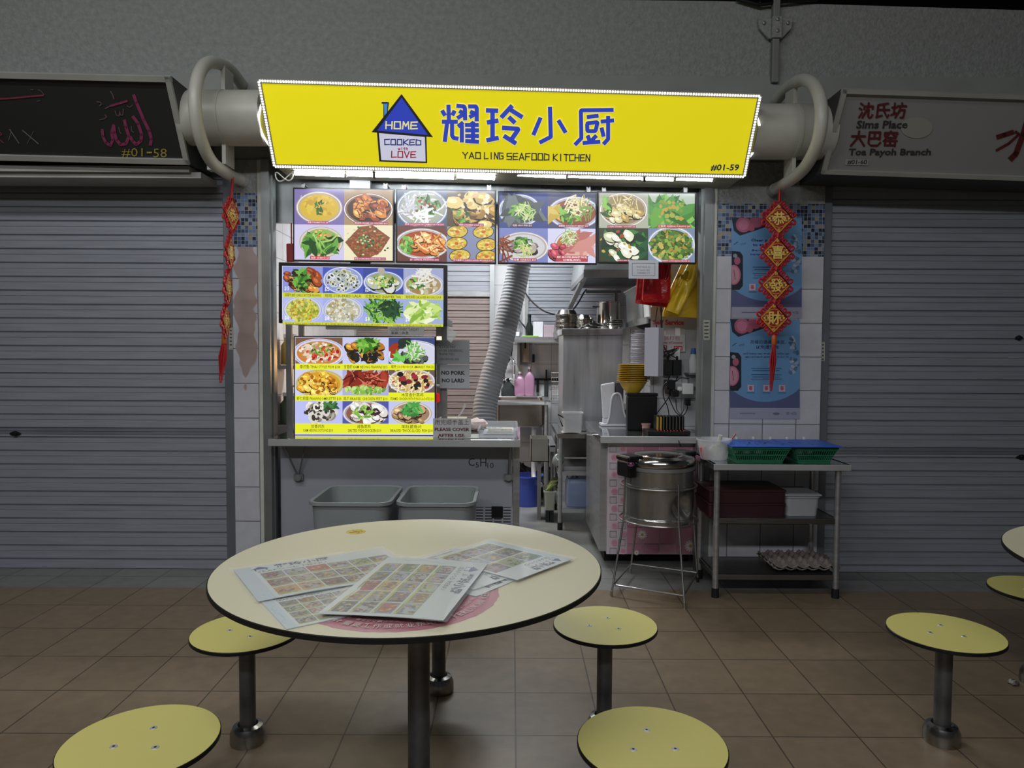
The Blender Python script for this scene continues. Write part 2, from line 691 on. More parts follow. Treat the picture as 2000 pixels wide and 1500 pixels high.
struct(MB().box((XL0, YF, 0), (XL1, 4.9, zl)).build('wall_left_pier', WALL_TL))
struct(MB().box((XL0, YF, zl), (XL1, 4.9, zt)).build('wall_left_mosaic', MOSA))
struct(MB().box((XL0, YF, zt), (XL1, 4.9, 2.62)).build('wall_left_plaster', PLASTER))
zl, zt = P(1500, 501, YF).z, P(1500, 398, YF).z
XR0, XR1 = P(1395, 700, YF).x, P(1604, 700, YF).x
struct(MB().box((XR0, YF, 0), (XR1, 4.9, zl)).build('wall_right_pier', WALL_T))
struct(MB().box((XR0, YF, zl), (XR1, 4.9, zt)).build('wall_right_mosaic', MOSA))
struct(MB().box((XR0, YF, zt), (XR1, 4.9, 2.62)).build('wall_right_plaster', PLASTER))
# plastic tile edging up both piers
TRIM = mat('cream_edge_trim', 'b9bbb0', .5, 0, .1, 9)
struct(MB().box((XL1 - .004, YF - .008, 0), (XL1 + .026, YF + .03, 2.62)).build('trim_2', TRIM, bevel=.006))
struct(MB().box((XR0 - .024, YF - .008, 0), (XR0 + .004, YF + .03, 2.62)).build('trim_3', TRIM, bevel=.006))
JAMB = mat('jamb_steel', '8e9290', .4, .75, .1, 4)
xj = XL1 + .026
struct(MB().box((xj, 4.54, 0), (xj + .05, 4.66, 2.62)).box((xj + .05, 4.58, 0), (xj + .06, 4.64, 2.62)).build('trim_4', JAMB))
xk = XR0 - .024
struct(MB().box((xk - .055, 4.54, 0), (xk, 4.66, 2.62)).box((xk - .07, 4.58, 0), (xk - .055, 4.64, 2.62)).build('trim_5', JAMB))
# kitchen shell
struct(MB().box((-1.82, 4.9, 0), (-1.72, 7.4, 2.95)).build('wall_kitchen_left', KITCH_TY))
struct(MB().box((1.32, 4.66, 0), (1.42, 7.4, 2.95)).build('wall_kitchen_right', KITCH_TY))
struct(MB().box((-1.82, YB, 0), (1.42, YB + .1, 2.95)).build('wall_back', KITCH_T))
struct(MB().box((-1.82, 4.9, 2.95), (1.42, 7.4, 3.0)).build('ceiling_kitchen', mat('kitchen_ceiling', 'a8aaa8', .8)))
HEAD = mat('header_steel', 'aab0b0', .35, .8, .12, 3, aniso=(6, 1, 1))
zh = P(700, 436, 4.7).z
hd = MB().box((-1.60, 4.70, zh), (1.32, 4.74, 2.62)).box((-1.58, 4.66, 2.56), (1.32, 4.9, 2.62))
hd.box((P(965, 400, 4.7).x, 4.69, zh), (P(1008, 400, 4.7).x, 4.705, 2.6))
struct(hd.build('trim_6', HEAD))
struct(MB().box((P(1056, 360, 4.7).x, 4.685, P(1056, 370, 4.7).z), (P(1063, 360, 4.7).x, 4.70, P(1056, 352, 4.7).z)).build('trim_7', DSTEEL))


def slat_mb(x0, x1, y, z0, z1, pitch, phase=0):
    b = MB()
    prof = []
    z = z0
    i = 0
    while z < z1 - .004:
        zz = min(z + pitch, z1)
        prof += [(0.013, z), (0.012, z + .004), (0, z + .010), (0, z + pitch * .62), (.004, z + pitch * .65), (0, z + pitch * .68), (0, zz - .002)]
        z = zz
    n = len(prof)
    vs = [(x0, y + a, c) for a, c in prof] + [(x1, y + a, c) for a, c in prof]
    fs = [(i, n + i, n + i + 1, i + 1) for i in range(n - 1)]
    # closing the back
    vs += [(x0, y + .03, z0), (x1, y + .03, z0), (x0, y + .03, z1), (x1, y + .03, z1)]
    fs += [(2 * n, 2 * n + 1, n, 0), (2 * n + 2, n - 1, 2 * n - 1, 2 * n + 3), (2 * n, 2 * n + 2, 2 * n + 3, 2 * n + 1)]
    return b.add(vs, fs)


def shutter(name, x0, x1, zb, zr, zm, label):
    r = thing(name, label, 'roller shutter', (x0, YS, 0), kind='structure')
    slat_mb(x0, x1, YS, zr, zm - .018, .0885).build('curtain_slat', SLAT, r)
    slat_mb(x0, x1, YS, zm + .018, 2.62, .0885).build('curtain_slat', SLAT, r)
    MB().box((x0, YS - .004, zb), (x1, YS + .03, zr)).box((x0, YS - .012, zb), (x1, YS, zb + .012)).build('bottom_rail', SLAT, r)
    MB().box((x0, YS - .002, zm - .018), (x1, YS + .03, zm + .018)).box((x0, YS - .006, zm + .004), (x1, YS, zm + .010)).build('lock_rail', SLATD, r)
    return r


s1 = shutter('door_1', -5.2, P(444, 700, YS).x, .003, P(200, 1093, YS).z, P(200, 843, YS).z, 'grey roller shutter pulled down beside the worn tiled pier under the black sign')
s2 = shutter('door_2', P(1612, 700, YS).x, 5.2, .003, P(1800, 1106, YS).z, P(1800, 882, YS).z, 'grey roller shutter pulled down behind the steel rack under the white sign')


def lock(par, px, py, w_=.075):
    c = P(px, py, YS - .004)
    m = MB()
    m.lathe([(.0, -.012), (.012, -.012), (.016, -.004), (.016, .004)], 20, (c.x, c.y - .003, c.z), 'Y')
    pts = [(c.x + w_ / 2 * sin(2 * pi * i / 24) * (1 if abs(sin(2 * pi * i / 24)) > .2 else 1), c.y + .002, c.z + .018 * cos(2 * pi * i / 24) * (1 - .5 * abs(sin(2 * pi * i / 24)))) for i in range(24)]
    m.prism(pts, (0, -.006, 0))
    m.build('lock', mat('dark_lock', '2a2a2c', .4, .6), par)


lock(s1, 30, 847)
lock(s2, 1996, 893)
lock(s2, 1990, 660, .05)
GUIDE = mat('guide_rail', '6f7378', .5, .5, .08, 4)
MB().box((P(444, 700, YS).x, 4.575, 0), (XL0, 4.66, 2.62)).build('guide_rail', GUIDE, s1, bevel=.003)
MB().box((XR1, 4.575, 0), (P(1613, 700, YS).x, 4.66, 2.62)).build('guide_rail', GUIDE, s2, bevel=.003)
# maker's stickers on the guide rails
for par, (x0, y0, x1, y1) in ((s1, (447, 640, 455, 683)), (s2, (1604, 668, 1611, 705)), (None, (1374, 625, 1386, 664))):
    c = Canvas(*facing(4.573 if par else 4.538))
    c.rect(x0, y0, x1, y1, 'a5a599')
    for i in range(5):
        c.rect(x0 + 1.5, y0 + 4 + i * 7, x1 - 2, y0 + 7 + i * 7, '4a4a44')
    o = c.build('sticker_print', PAPER, par)
    if not par:
        tag(o, 'small yellowed printed sticker on the steel post beside the yellow bags', 'sticker')

# back of the kitchen: two more roller shutters in steel frames
b3 = thing('door_3', 'roller shutter at the back of the kitchen behind the ridged hose', 'roller shutter', (-1, YB, 0), kind='structure')
xa, xb = P(700, 600, YB).x, P(957, 600, YB).x
slat_mb(xa, xb, YB - .04, .05, P(900, 580, YB).z, .066).build('curtain_slat', SLATW, b3)
slat_mb(xa, xb, YB - .05, P(900, 571, YB).z, P(900, 400, YB).z, .1).build('hood_slat', SLAT, b3)
MB().box((xa, YB - .07, P(900, 580, YB).z), (xb, YB - .01, P(900, 570, YB).z)).build('bottom_rail', STEEL, b3)
MB().box((xb, YB - .09, 0), (xb + .045, YB, 2.9)).build('guide_rail', mat('back_guide', 'a8aaac', .4, .5), b3)
w1 = thing('window_1', 'closed roller shutter hatch in the back kitchen wall above the shelf', 'roller shutter', (0.2, YB, 1.6), kind='structure')
xa, xb, z0 = P(1032, 600, YB).x, P(1200, 600, YB).x, P(1060, 655, YB).z
slat_mb(xa, xb, YB - .03, z0, 2.6, .068).build('curtain_slat', SLAT, w1)
MB().box((xa - .035, YB - .05, z0), (xa, YB, 2.6)).box((xb, YB - .05, z0), (xb + .05, YB, 2.6)).build('guide_rail', STEEL, w1)
# ================================================================ shop signs
YT, YBm = 3.97, 4.25


def sign_plane(tl, tr, bl):
    a, b, c = P(*tl, YT), P(*tr, YT), P(*bl, YBm)
    n = (b - a).cross(c - a).normalized()
    if n.y > 0:
        n = -n
    return a, n


# --- the lit yellow sign
a, n = sign_plane((503, 153), (1487, 183), (535, 327))
q = [PP(x, y, a, n) for x, y in ((506, 157), (1484, 187), (1453, 344), (537, 324))]
sg = thing('stall_sign', 'lit yellow signboard with blue house logo hanging over the open stall', 'sign', ((q[0] + q[1]) / 2 + V(0, .3, -.25)))
SIGNB = mat('sign_casing', '8f8c78', .5)
mb = MB()
bk = [V(p.x, 4.56, p.z) for p in q]
mb.add(q + bk, [(7, 6, 5, 4), (0, 4, 5, 1), (1, 5, 6, 2), (2, 6, 7, 3), (3, 7, 4, 0)])
mb.build('casing', SIGNB, sg)
YEL = mat('yellow_light_face', 'd8cb1a', .5, emit=.75, spec=.2)
MB().add([p + n * .003 for p in q], [(0, 1, 2, 3)]).build('light_face', YEL, sg)
c = Canvas(lambda x, y: PP(x, y, a, n), n, 2.5e-5, 200)
BLU, DRK = '2c43c2', '1c2440'
# house
c.poly([(749, 199), (760, 199), (757, 225), (749, 232)], DRK)
c.poly([(750, 202), (757, 202), (756, 224), (751, 229)], '4a8cd8')
c.rect(745.5, 198.5, 757.5, 202, DRK)
c.poly([(784.5, 183), (846, 267.5), (726, 257.5)], '16181a')
c.poly([(784.5, 190), (836, 263), (737, 254.5)], BLU)
c.poly([(736.5, 258), (833, 265), (834.5, 318), (741, 315)], '16181a')
c.poly([(740.5, 259.5), (830, 267), (831.5, 315), (745, 312)], 'd9d9ee')
strokes(c, 'HOME', 754, 237, 815, 250.5, 2.6, 'f2ec9a', .012)
strokes(c, 'COOKED', 751.5, 271.5, 822, 282, 2.2, '26307c', .012)
strokes(c, 'with', 778, 287, 797, 292.5, 1.3, 'a02838')
strokes(c, 'LOVE', 765, 295, 812, 306.5, 2.3, '9c2434', .012)
SPM = canvas_mat('sign_print_glow', .80)
c.build('house_logo', SPM, sg)
K1 = """275,150 285,460|145,265 205,365|400,270 355,360|145,495 460,495|245,530 200,900|350,530 350,780 380,825 475,845|445,165 590,180 612,215 618,460|500,275 590,325|460,420 600,330|590,300 590,360|685,180 835,180 855,215 855,480|725,285 820,330|710,400 830,330|820,300 820,360|575,510 475,590|550,570 550,915|620,560 890,560|625,670 895,670|625,785 895,785|625,890 895,905|780,500 780,900|745,500 790,560"""
K2 = """1050,260 1290,270|1180,270 1180,840|1070,510 1295,470|1060,875 1300,825|1580,165 1360,405|1560,255 1790,400|1515,400 1640,515|1380,618 1700,640 1705,660 1580,840|1415,785 1660,940"""
K3 = """400,215 420,900 165,1030|185,460 20,855|595,520 760,800"""
K4 = """1855,280 1125,290 1110,310 1120,930 975,1080|1250,445 1510,415|1255,600 1270,585 1475,563 1490,580 1450,745 1430,768 1275,768 1258,750 1255,600|1265,870 1320,1010|1465,870 1330,1010|1155,1040 1550,1010|1570,550 1865,520|1735,425 1735,950 1630,1065|1585,690 1630,890"""
for grow, colr, kk in ((34, 'ece9d0', 320), (12, '1d2a6a', 330), (0, BLU, 340)):
    for ks, sc, ox, base in ((K1, 10.526, 850, 72), (K2, 10.526, 850, 80), (K3, 11.765, 1040, 82), (K4, 11.765, 1040, 80)):
        for st in ks.split('|'):
            pts = [tuple(map(float, p.split(','))) for p in st.split()]
            ex = grow / 2 / sc
            pts = [(x / sc + ox, y / sc + 190) for x, y in pts]
            # lengthen the ends as much as the stroke widens
            (x0, y0), (x1, y1) = pts[0], pts[1]
            l = hypot(x1 - x0, y1 - y0)
            pts[0] = (x0 - (x1 - x0) / l * ex, y0 - (y1 - y0) / l * ex)
            (x0, y0), (x1, y1) = pts[-1], pts[-2]
            l = hypot(x1 - x0, y1 - y0)
            pts[-1] = (x0 - (x1 - x0) / l * ex, y0 - (y1 - y0) / l * ex)
            c.line(pts, (base + grow) / sc, colr, k=kk)
c.build('name_lettering', SPM, sg)
strokes(c, 'YAO', 904, 297, 938.5, 308.5, 2.1, DRK, .012)
strokes(c, 'LING', 946, 297.5, 982.5, 309.5, 2.1, DRK, .012)
strokes(c, 'SEAFOOD', 990, 298.5, 1072, 311, 2.1, DRK, .012)
strokes(c, 'KITCHEN', 1080.5, 300.5, 1152, 313, 2.1, DRK, .012)
c.build('english_lettering', SPM, sg)
c.text('#01-59', 1388, 320, 1443, 333.5, DRK, .025, .18, 2)
c.build('unit_number_lettering', SPM, sg)
# LED tape round the edge
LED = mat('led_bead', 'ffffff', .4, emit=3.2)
TAPE = mat('led_tape', '8a8678', .6)


def led(p0, p1, name='led_strip', par=sg, nn=None, w_=.008):
    d = (p1 - p0)
    L = d.length
    d.normalize()
    nn = nn or n
    s = d.cross(nn).normalized()
    t = MB().obox((p0 + p1) / 2 + nn * .005, d * L / 2, s * .0125, nn * .003).build(name, TAPE, par)
    b = MB()
    k = int(L / .0142)
    for i in range(k):
        b.obox(p0 + d * (L * (i + .5) / k) + nn * .0095, d * .0038, s * .0052, nn * .0022)
    b.build('bead_print', LED, t)


for i in range(4):
    led(q[i], q[(i + 1) % 4])
# curved yellow glowing pieces at both sign ends, each with a bead row
ENDY = mat('yellow_end_glow', 'b0a648', .35, emit=.22)
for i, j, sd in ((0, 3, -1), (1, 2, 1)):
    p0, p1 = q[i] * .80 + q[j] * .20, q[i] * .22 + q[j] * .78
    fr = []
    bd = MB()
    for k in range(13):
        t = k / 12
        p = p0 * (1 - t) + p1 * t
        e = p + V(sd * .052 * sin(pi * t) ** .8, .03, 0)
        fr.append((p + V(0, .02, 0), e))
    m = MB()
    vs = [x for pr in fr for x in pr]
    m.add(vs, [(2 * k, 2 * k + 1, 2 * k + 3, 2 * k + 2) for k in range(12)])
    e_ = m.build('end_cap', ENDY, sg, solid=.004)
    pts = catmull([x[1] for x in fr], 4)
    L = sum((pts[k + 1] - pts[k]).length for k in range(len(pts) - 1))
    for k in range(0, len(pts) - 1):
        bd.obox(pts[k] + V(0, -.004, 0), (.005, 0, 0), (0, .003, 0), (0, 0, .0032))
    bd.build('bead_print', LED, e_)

# --- the black sign on the left
a2, n2 = sign_plane((0, 140), (334, 148), (0, 306))
qq = lambda x, y: PP(x, y, a2, n2)
ls = thing('stall_sign', 'unlit black signboard with pink calligraphy over the closed shutter', 'sign', (-3, 4.2, 2.7))
FRM = mat('sign_frame', 'a8a8a0', .45, .2, .08, 5)


def sign_box(par, pts, nn, face_mat, fr_w):
    bkk = [V(p.x, 4.56, p.z) for p in pts]
    MB().add(pts + bkk, [(7, 6, 5, 4), (0, 4, 5, 1), (1, 5, 6, 2), (2, 6, 7, 3), (3, 7, 4, 0)]).build('casing', mat('dark_casing', '3a3c38', .6), par)
    ce = sum(pts, V(0, 0, 0)) / 4
    MB().add([p - nn * .002 for p in pts], [(0, 1, 2, 3)]).build('sign_panel', face_mat, par)
    f = MB()
    for i in range(4):
        p0, p1 = pts[i], pts[(i + 1) % 4]
        d = (p1 - p0).normalized()
        s = d.cross(nn).normalized()
        if (ce - p0).dot(s) < 0:
            s = -s
        f.obox((p0 + p1) / 2 + s * fr_w / 2 + nn * .006, d * ((p1 - p0).length / 2), s * fr_w / 2, nn * .012)
    f.build('frame', FRM, par)


tr_, br_ = qq(334, 148), qq(372, 320)
dxl = (qq(0, 140) - tr_).normalized() * 2.7
sign_box(ls, [tr_ + dxl, tr_, br_, br_ + dxl], n2, mat('black_sign_face', '2b2d2d', .22), .03)
c = Canvas(lambda x, y: PP(x, y, a2, n2), n2, 3e-5, 60)
PK = '8a3a5c'
for st, wd in (('1450,245 1480,330 1560,520 1620,640 1645,730 1630,800', 34), ('1440,480 1500,560 1540,680 1530,750 1480,790 1440,750 1410,700', 34), ('1350,520 1370,600 1400,700 1370,780 1310,790 1265,740 1245,660 1235,580', 34),
               ('1235,570 1212,660 1225,740 1200,800 1150,770 1118,700 1110,620', 30), ('1385,315 1290,345 1200,370', 24)):
    c.line([(float(p.split(',')[0]) / 5.556, float(p.split(',')[1]) / 5.556 + 140) for p in st.split()], wd / 5.556, PK)
VP_ = canvas_mat('vinyl_print', 0, .4)
c.build('calligraphy_lettering', VP_, ls)
for st, wd in (('1200,370 1140,400', 12), ('1200,210 1225,250 1240,300', 12), ('1050,325 1090,330 1105,350 1080,370', 12), ('1140,465 1160,490 1130,510 1080,520', 11), ('1250,420 1265,470 1295,480 1300,430 1310,470 1335,470 1340,400', 10),
               ('1290,600 1300,650 1320,670', 10), ('1425,590 1430,640 1455,660', 10), ('1380,370 1410,385 1440,360', 9), ('330,190 365,195', 9), ('415,190 450,210 480,250', 8), ('400,320 440,310', 8)):
    c.line([(float(p.split(',')[0]) / 5.556, float(p.split(',')[1]) / 5.556 + 140) for p in st.split()], wd / 5.556, '6a5660')
    c.build('accent_mark', VP_, ls)
c.line([(-30, 194), (20, 192), (60, 188), (86, 186)], 3.2, '8a3a4c')
c.build('long_stroke_lettering', VP_, ls)
c.line([(-12, 270), (-2, 256), (4, 262), (-6, 268), (8, 279)], 2, '7c4454')
c.line([(19, 252), (38, 280)], 2, '77706c')
c.line([(17, 274), (22, 258)], 1, '77706c')
c.line([(44, 254), (76, 281)], 2, '77706c')
c.line([(66, 256), (53, 281)], .8, '77706c')
c.build('name_lettering', VP_, ls)
for k in range(1):
    c.text('#01', 238, 289, 279, 307, 'a89648', -.005, 0, 2)
    c.text('-', 287, 296, 297, 299, 'b8a050')
    c.text('58', 300, 290, 326, 307, 'a89648', -.005, 0, 2)
c.build('unit_number_lettering', VP_, ls)
# gutter under it, with its white catch
g0 = MB()
for y0, y1, dd in ((312, 322, .02), (324, 336, .05)):
    pa = P(395 if dd > .03 else 372, y0 + 14, 4.3 + dd)
    g0.box((-4.6, 4.28 + dd, pa.z - .035), (pa.x, 4.56, pa.z))
g0.build('lower_flashing', FRM, ls)
pc = P(413, 325, 4.4)
MB().box((pc.x - .012, 4.36, pc.z - .03), (pc.x + .012, 4.42, pc.z + .035)).build('catch', WHITE, ls, bevel=.003)

# --- the white sign on the right
a3, n3 = sign_plane((1645, 173), (2000, 184), (1603, 338))
rs = thing('stall_sign', 'unlit white signboard with dark red brush writing over the closed shutter', 'sign', (3, 4.2, 2.7))
tl_, bl_ = PP(1645, 172, a3, n3), PP(1603, 338, a3, n3)
dxr = (PP(2000, 184, a3, n3) - tl_).normalized() * 2.7
sign_box(rs, [tl_, tl_ + dxr, bl_ + dxr, bl_], n3, mat('white_sign_face', '8f8f8c', .3), .024)
c = Canvas(lambda x, y: PP(x, y, a3, n3), n3, 3e-5, 60)
RD = '5c2426'
c.ell(1790, 249, 31, 21, '99998e')
c.build('pale_oval_print', VP_, rs)
for dx, dy in ((0, 0), (1.3, 0), (.6, .9), (.6, -.9), (1.9, .5)):
    c.text('沈氏坊', 1676 + dx, 200 + dy, 1769 + dx, 231 + dy, RD, 0, .12)
c.text('Sims Place', 1673, 235, 1773, 251, '3a3638', .03, .15, 2)
c.build('place_lettering', VP_, rs)
for dx, dy in ((0, 0), (1.3, 0), (.6, .9), (.6, -.9), (1.9, .5)):
    c.text('大巴窑', 1661 + dx, 255 + dy, 1752 + dx, 286 + dy, RD, 0, .12)
c.text('Toa Payoh Branch', 1657, 290, 1818, 307, '3a3638', .03, .15, 2)
c.build('branch_lettering', VP_, rs)
c.poly([(1651, 310), (1696, 311), (1695, 323), (1650, 322)], 'a2a29e')
c.text('#01-60', 1655, 311.5, 1693, 321.5, '2a2a2a', .02, .15, 2)
c.build('unit_number_lettering', VP_, rs)
c.line([(1946, 268), (1962, 263), (1980, 257)], 9, RD)
c.line([(1982, 256), (1990, 262), (1970, 280), (1945, 294)], 5, RD)
c.line([(2006, 235), (1998, 262), (1984, 300), (1972, 312)], 11, RD)
c.line([(2006, 262), (2020, 285), (2045, 300)], 9, RD)
c.build('brush_lettering', VP_, rs)
pc = P(1790, 352, 4.45)
MB().lathe([(.012, -.02), (.012, 0), (.004, .03)], 10, (pc.x, 4.45, pc.z)).build('catch', BLACK, rs)
# ================================================================ duct ends, hoops and lamps
PAINT = mat('cream_painted_metal', 'b2b0a4', .4, 0, .08, 7)
for x0, x1, px, py, lab in ((364, 520, 430, 231, 'fat pale round duct between the black sign and the yellow sign'), (1462, 1617, 1555, 258, 'fat pale round duct between the yellow sign and the white sign')):
    ce = P(px, py, 4.24)
    xa, xb = P(x0, py, 4.24).x, P(x1, py, 4.24).x
    d = thing('ventilation_duct', lab, 'duct', (ce.x, ce.y, ce.z), 'round ducts above the stall')
    MB().lathe([(.155, xa - ce.x), (.155, xb - ce.x)], 48, tuple(ce), 'X').build('duct_body', PAINT, d, smooth=True)
    xs = P(440 if px < 900 else 1548, py, 4.24).x
    MB().lathe([(.156, xs - ce.x - .008), (.158, xs - ce.x - .008), (.158, xs - ce.x + .008), (.156, xs - ce.x + .008)], 48, tuple(ce), 'X').build('joint_band', PAINT, d, smooth=True)
    for zz in (ce.z + .15, ce.z - .27):
        MB().box((xs - .01, ce.y - .03, zz), (xs + .012, ce.y + .1, zz + .14)).build('bracket', PAINT, d)


def hoop(X, pts, lab):
    c3 = []
    for x, y in pts:
        Y = min(X * FOC / (x - 1000), 4.57)
        p = P(x, y, Y)
        c3.append(V(X, Y, p.z))
    o = thing('curved_pipe', lab, 'pipe', tuple(c3[len(c3) // 2]), 'curved pipes beside the yellow sign')
    cc = catmull(c3, 6)
    MB().tube(cc, .034, 20).build('pipe_bend', PAINT, o, smooth=True)
    e = c3[-1]
    t = (cc[-1] - cc[-2]).normalized()
    MB().tube([e - t * .05, e + t * .012], .037, 20).build('end_socket', mat('grey_socket', '9c9c9a', .5), o, smooth=True)
    return o


hoop(-1.70, [(482, 166), (455, 135), (425, 122), (405, 130), (392, 160), (388, 205), (395, 260), (416, 312), (445, 337), (478, 354)], 'curved cream pipe looping in front of the duct beside the black sign')
hoop(1.63, [(1508, 192), (1530, 168), (1556, 156), (1578, 168), (1590, 200), (1592, 240), (1584, 285), (1562, 328), (1532, 354), (1502, 372)], 'curved cream pipe looping in front of the duct beside the white sign')
# fluorescent tubes behind the lower edge of the yellow sign
TUBE = mat('tube_light', 'f4f8ff', .4, emit=48)
tubes = [(575, 338, 674, 342, 'first tube light from the looped white cable under the yellow sign'), (677, 340, 888, 347, 'second tube light from the looped white cable, a long one with a black clip'), (891, 344, 968, 348, 'third tube light from the looped white cable, ending at the dark gap'),
         (1010, 340, 1106, 345, 'tube light just after the dark gap under the yellow sign'), (1109, 343, 1316, 350, 'long tube light over the third and fourth menu screens'), (1319, 348, 1392, 351, 'last short tube light under the unit number on the yellow sign')]
for x0, y0, x1, y1, lab in tubes:
    p0, p1 = P(x0, y0, 4.34), P(x1, y1, 4.34)
    o = thing('tube_light', lab, 'light', tuple((p0 + p1) / 2), 'tube lights under the yellow sign')
    MB().tube([p0, p1], .011, 14).build('tube', TUBE, o, smooth=True)
    d = (p1 - p0).normalized()
    MB().obox((p0 + p1) / 2 + V(0, .01, .024), d * ((p1 - p0).length / 2), (0, .014, 0), (0, 0, .012)).build('housing', WHITE, o)
    for e_, d_ in ((p0, -d), (p1, d)):
        MB().tube([e_ - d_ * .004, e_ + d_ * .008], .013, 12).build('end_cap', WHITE, o)
for px, py in ((731, 344), (1258, 352)):
    p = P(px, py, 4.33)
    tag(MB().box((p.x - .008, p.y - .012, p.z - .012), (p.x + .008, p.y + .03, p.z + .03)).build('cable_clip', BLACK, bevel=.002), 'small black clip gripping the tube light ' + ('over the first menu screen' if px < 900 else 'over the fourth menu screen'), 'clip')
# looped spare cable
p = P(555, 336, 4.28)
pts = [p + V(.052 * sin(t), -.012 * cos(t), -.028 * (1 + .85 * sin(2 * t + .4))) for t in [2 * pi * i / 40 for i in range(41)]]
tag(MB().tube(pts, .0035, 8).build('spare_cable', mat('white_cable', 'e4e4da', .5), smooth=True), 'looped white spare cable under the corner of the yellow sign', 'cable')
# conduit on the beam
p0, p1 = P(1517, 0, 4.56), P(1513, 162, 4.56)
cn = thing('wall_conduit', 'painted vertical conduit with winged bracket high on the front beam', 'conduit', tuple(p1))
COND = mat('conduit_paint', '74766e', .6, 0, .1, 9)
MB().box((p1.x - .022, 4.545, p1.z), (p1.x + .022, 4.585, P(1515, 2, 4.57).z)).build('conduit_pipe', COND, cn, bevel=.006)
pb = P(1516, 50, 4.55)
br = MB()
br.prism([(pb.x - .11, 4.56, pb.z + .05), (pb.x + .11, 4.56, pb.z + .05), (pb.x + .1, 4.56, pb.z - .01), (pb.x + .04, 4.56, pb.z - .075), (pb.x - .04, 4.56, pb.z - .075), (pb.x - .1, 4.56, pb.z - .01)], (0, .02, 0))
br.box((pb.x - .03, 4.53, pb.z - .08), (pb.x + .03, 4.57, pb.z + .05))
bo = br.build('bracket', PLASTER, cn, bevel=.004)
for dx, dz in ((-.075, .02), (.075, .02), (0, .03), (0, -.04)):
    MB().lathe([(.0, -.01), (.011, -.008), (.011, 0)], 10, (pb.x + dx, 4.558 if dx else 4.53, pb.z + dz), 'Y').build('bolt', DSTEEL, bo)
p0, p1 = P(1440, 4, 4.55), P(1600, 5, 4.55)
tag(MB().tube([V(p0.x, 4.57, p0.z + .03), V(p0.x + .14, 4.56, p0.z - .01), V(p0.x + .3, 4.56, p0.z + .01), V(p1.x, 4.58, p1.z + .03)], .012, 8).build('overhead_cable', BLACK, smooth=True), 'dark cable sagging along the top of the front beam', 'cable')
for xx in [P(x, 10, 4.9).x for x in (1685, 1725, 1935)]:
    pass
# ================================================================ red knot hangings
RED = mat('red_cord', 'a81418', .6, 0, .15, 60)
REDP = mat('red_card', '9c1818', .5)


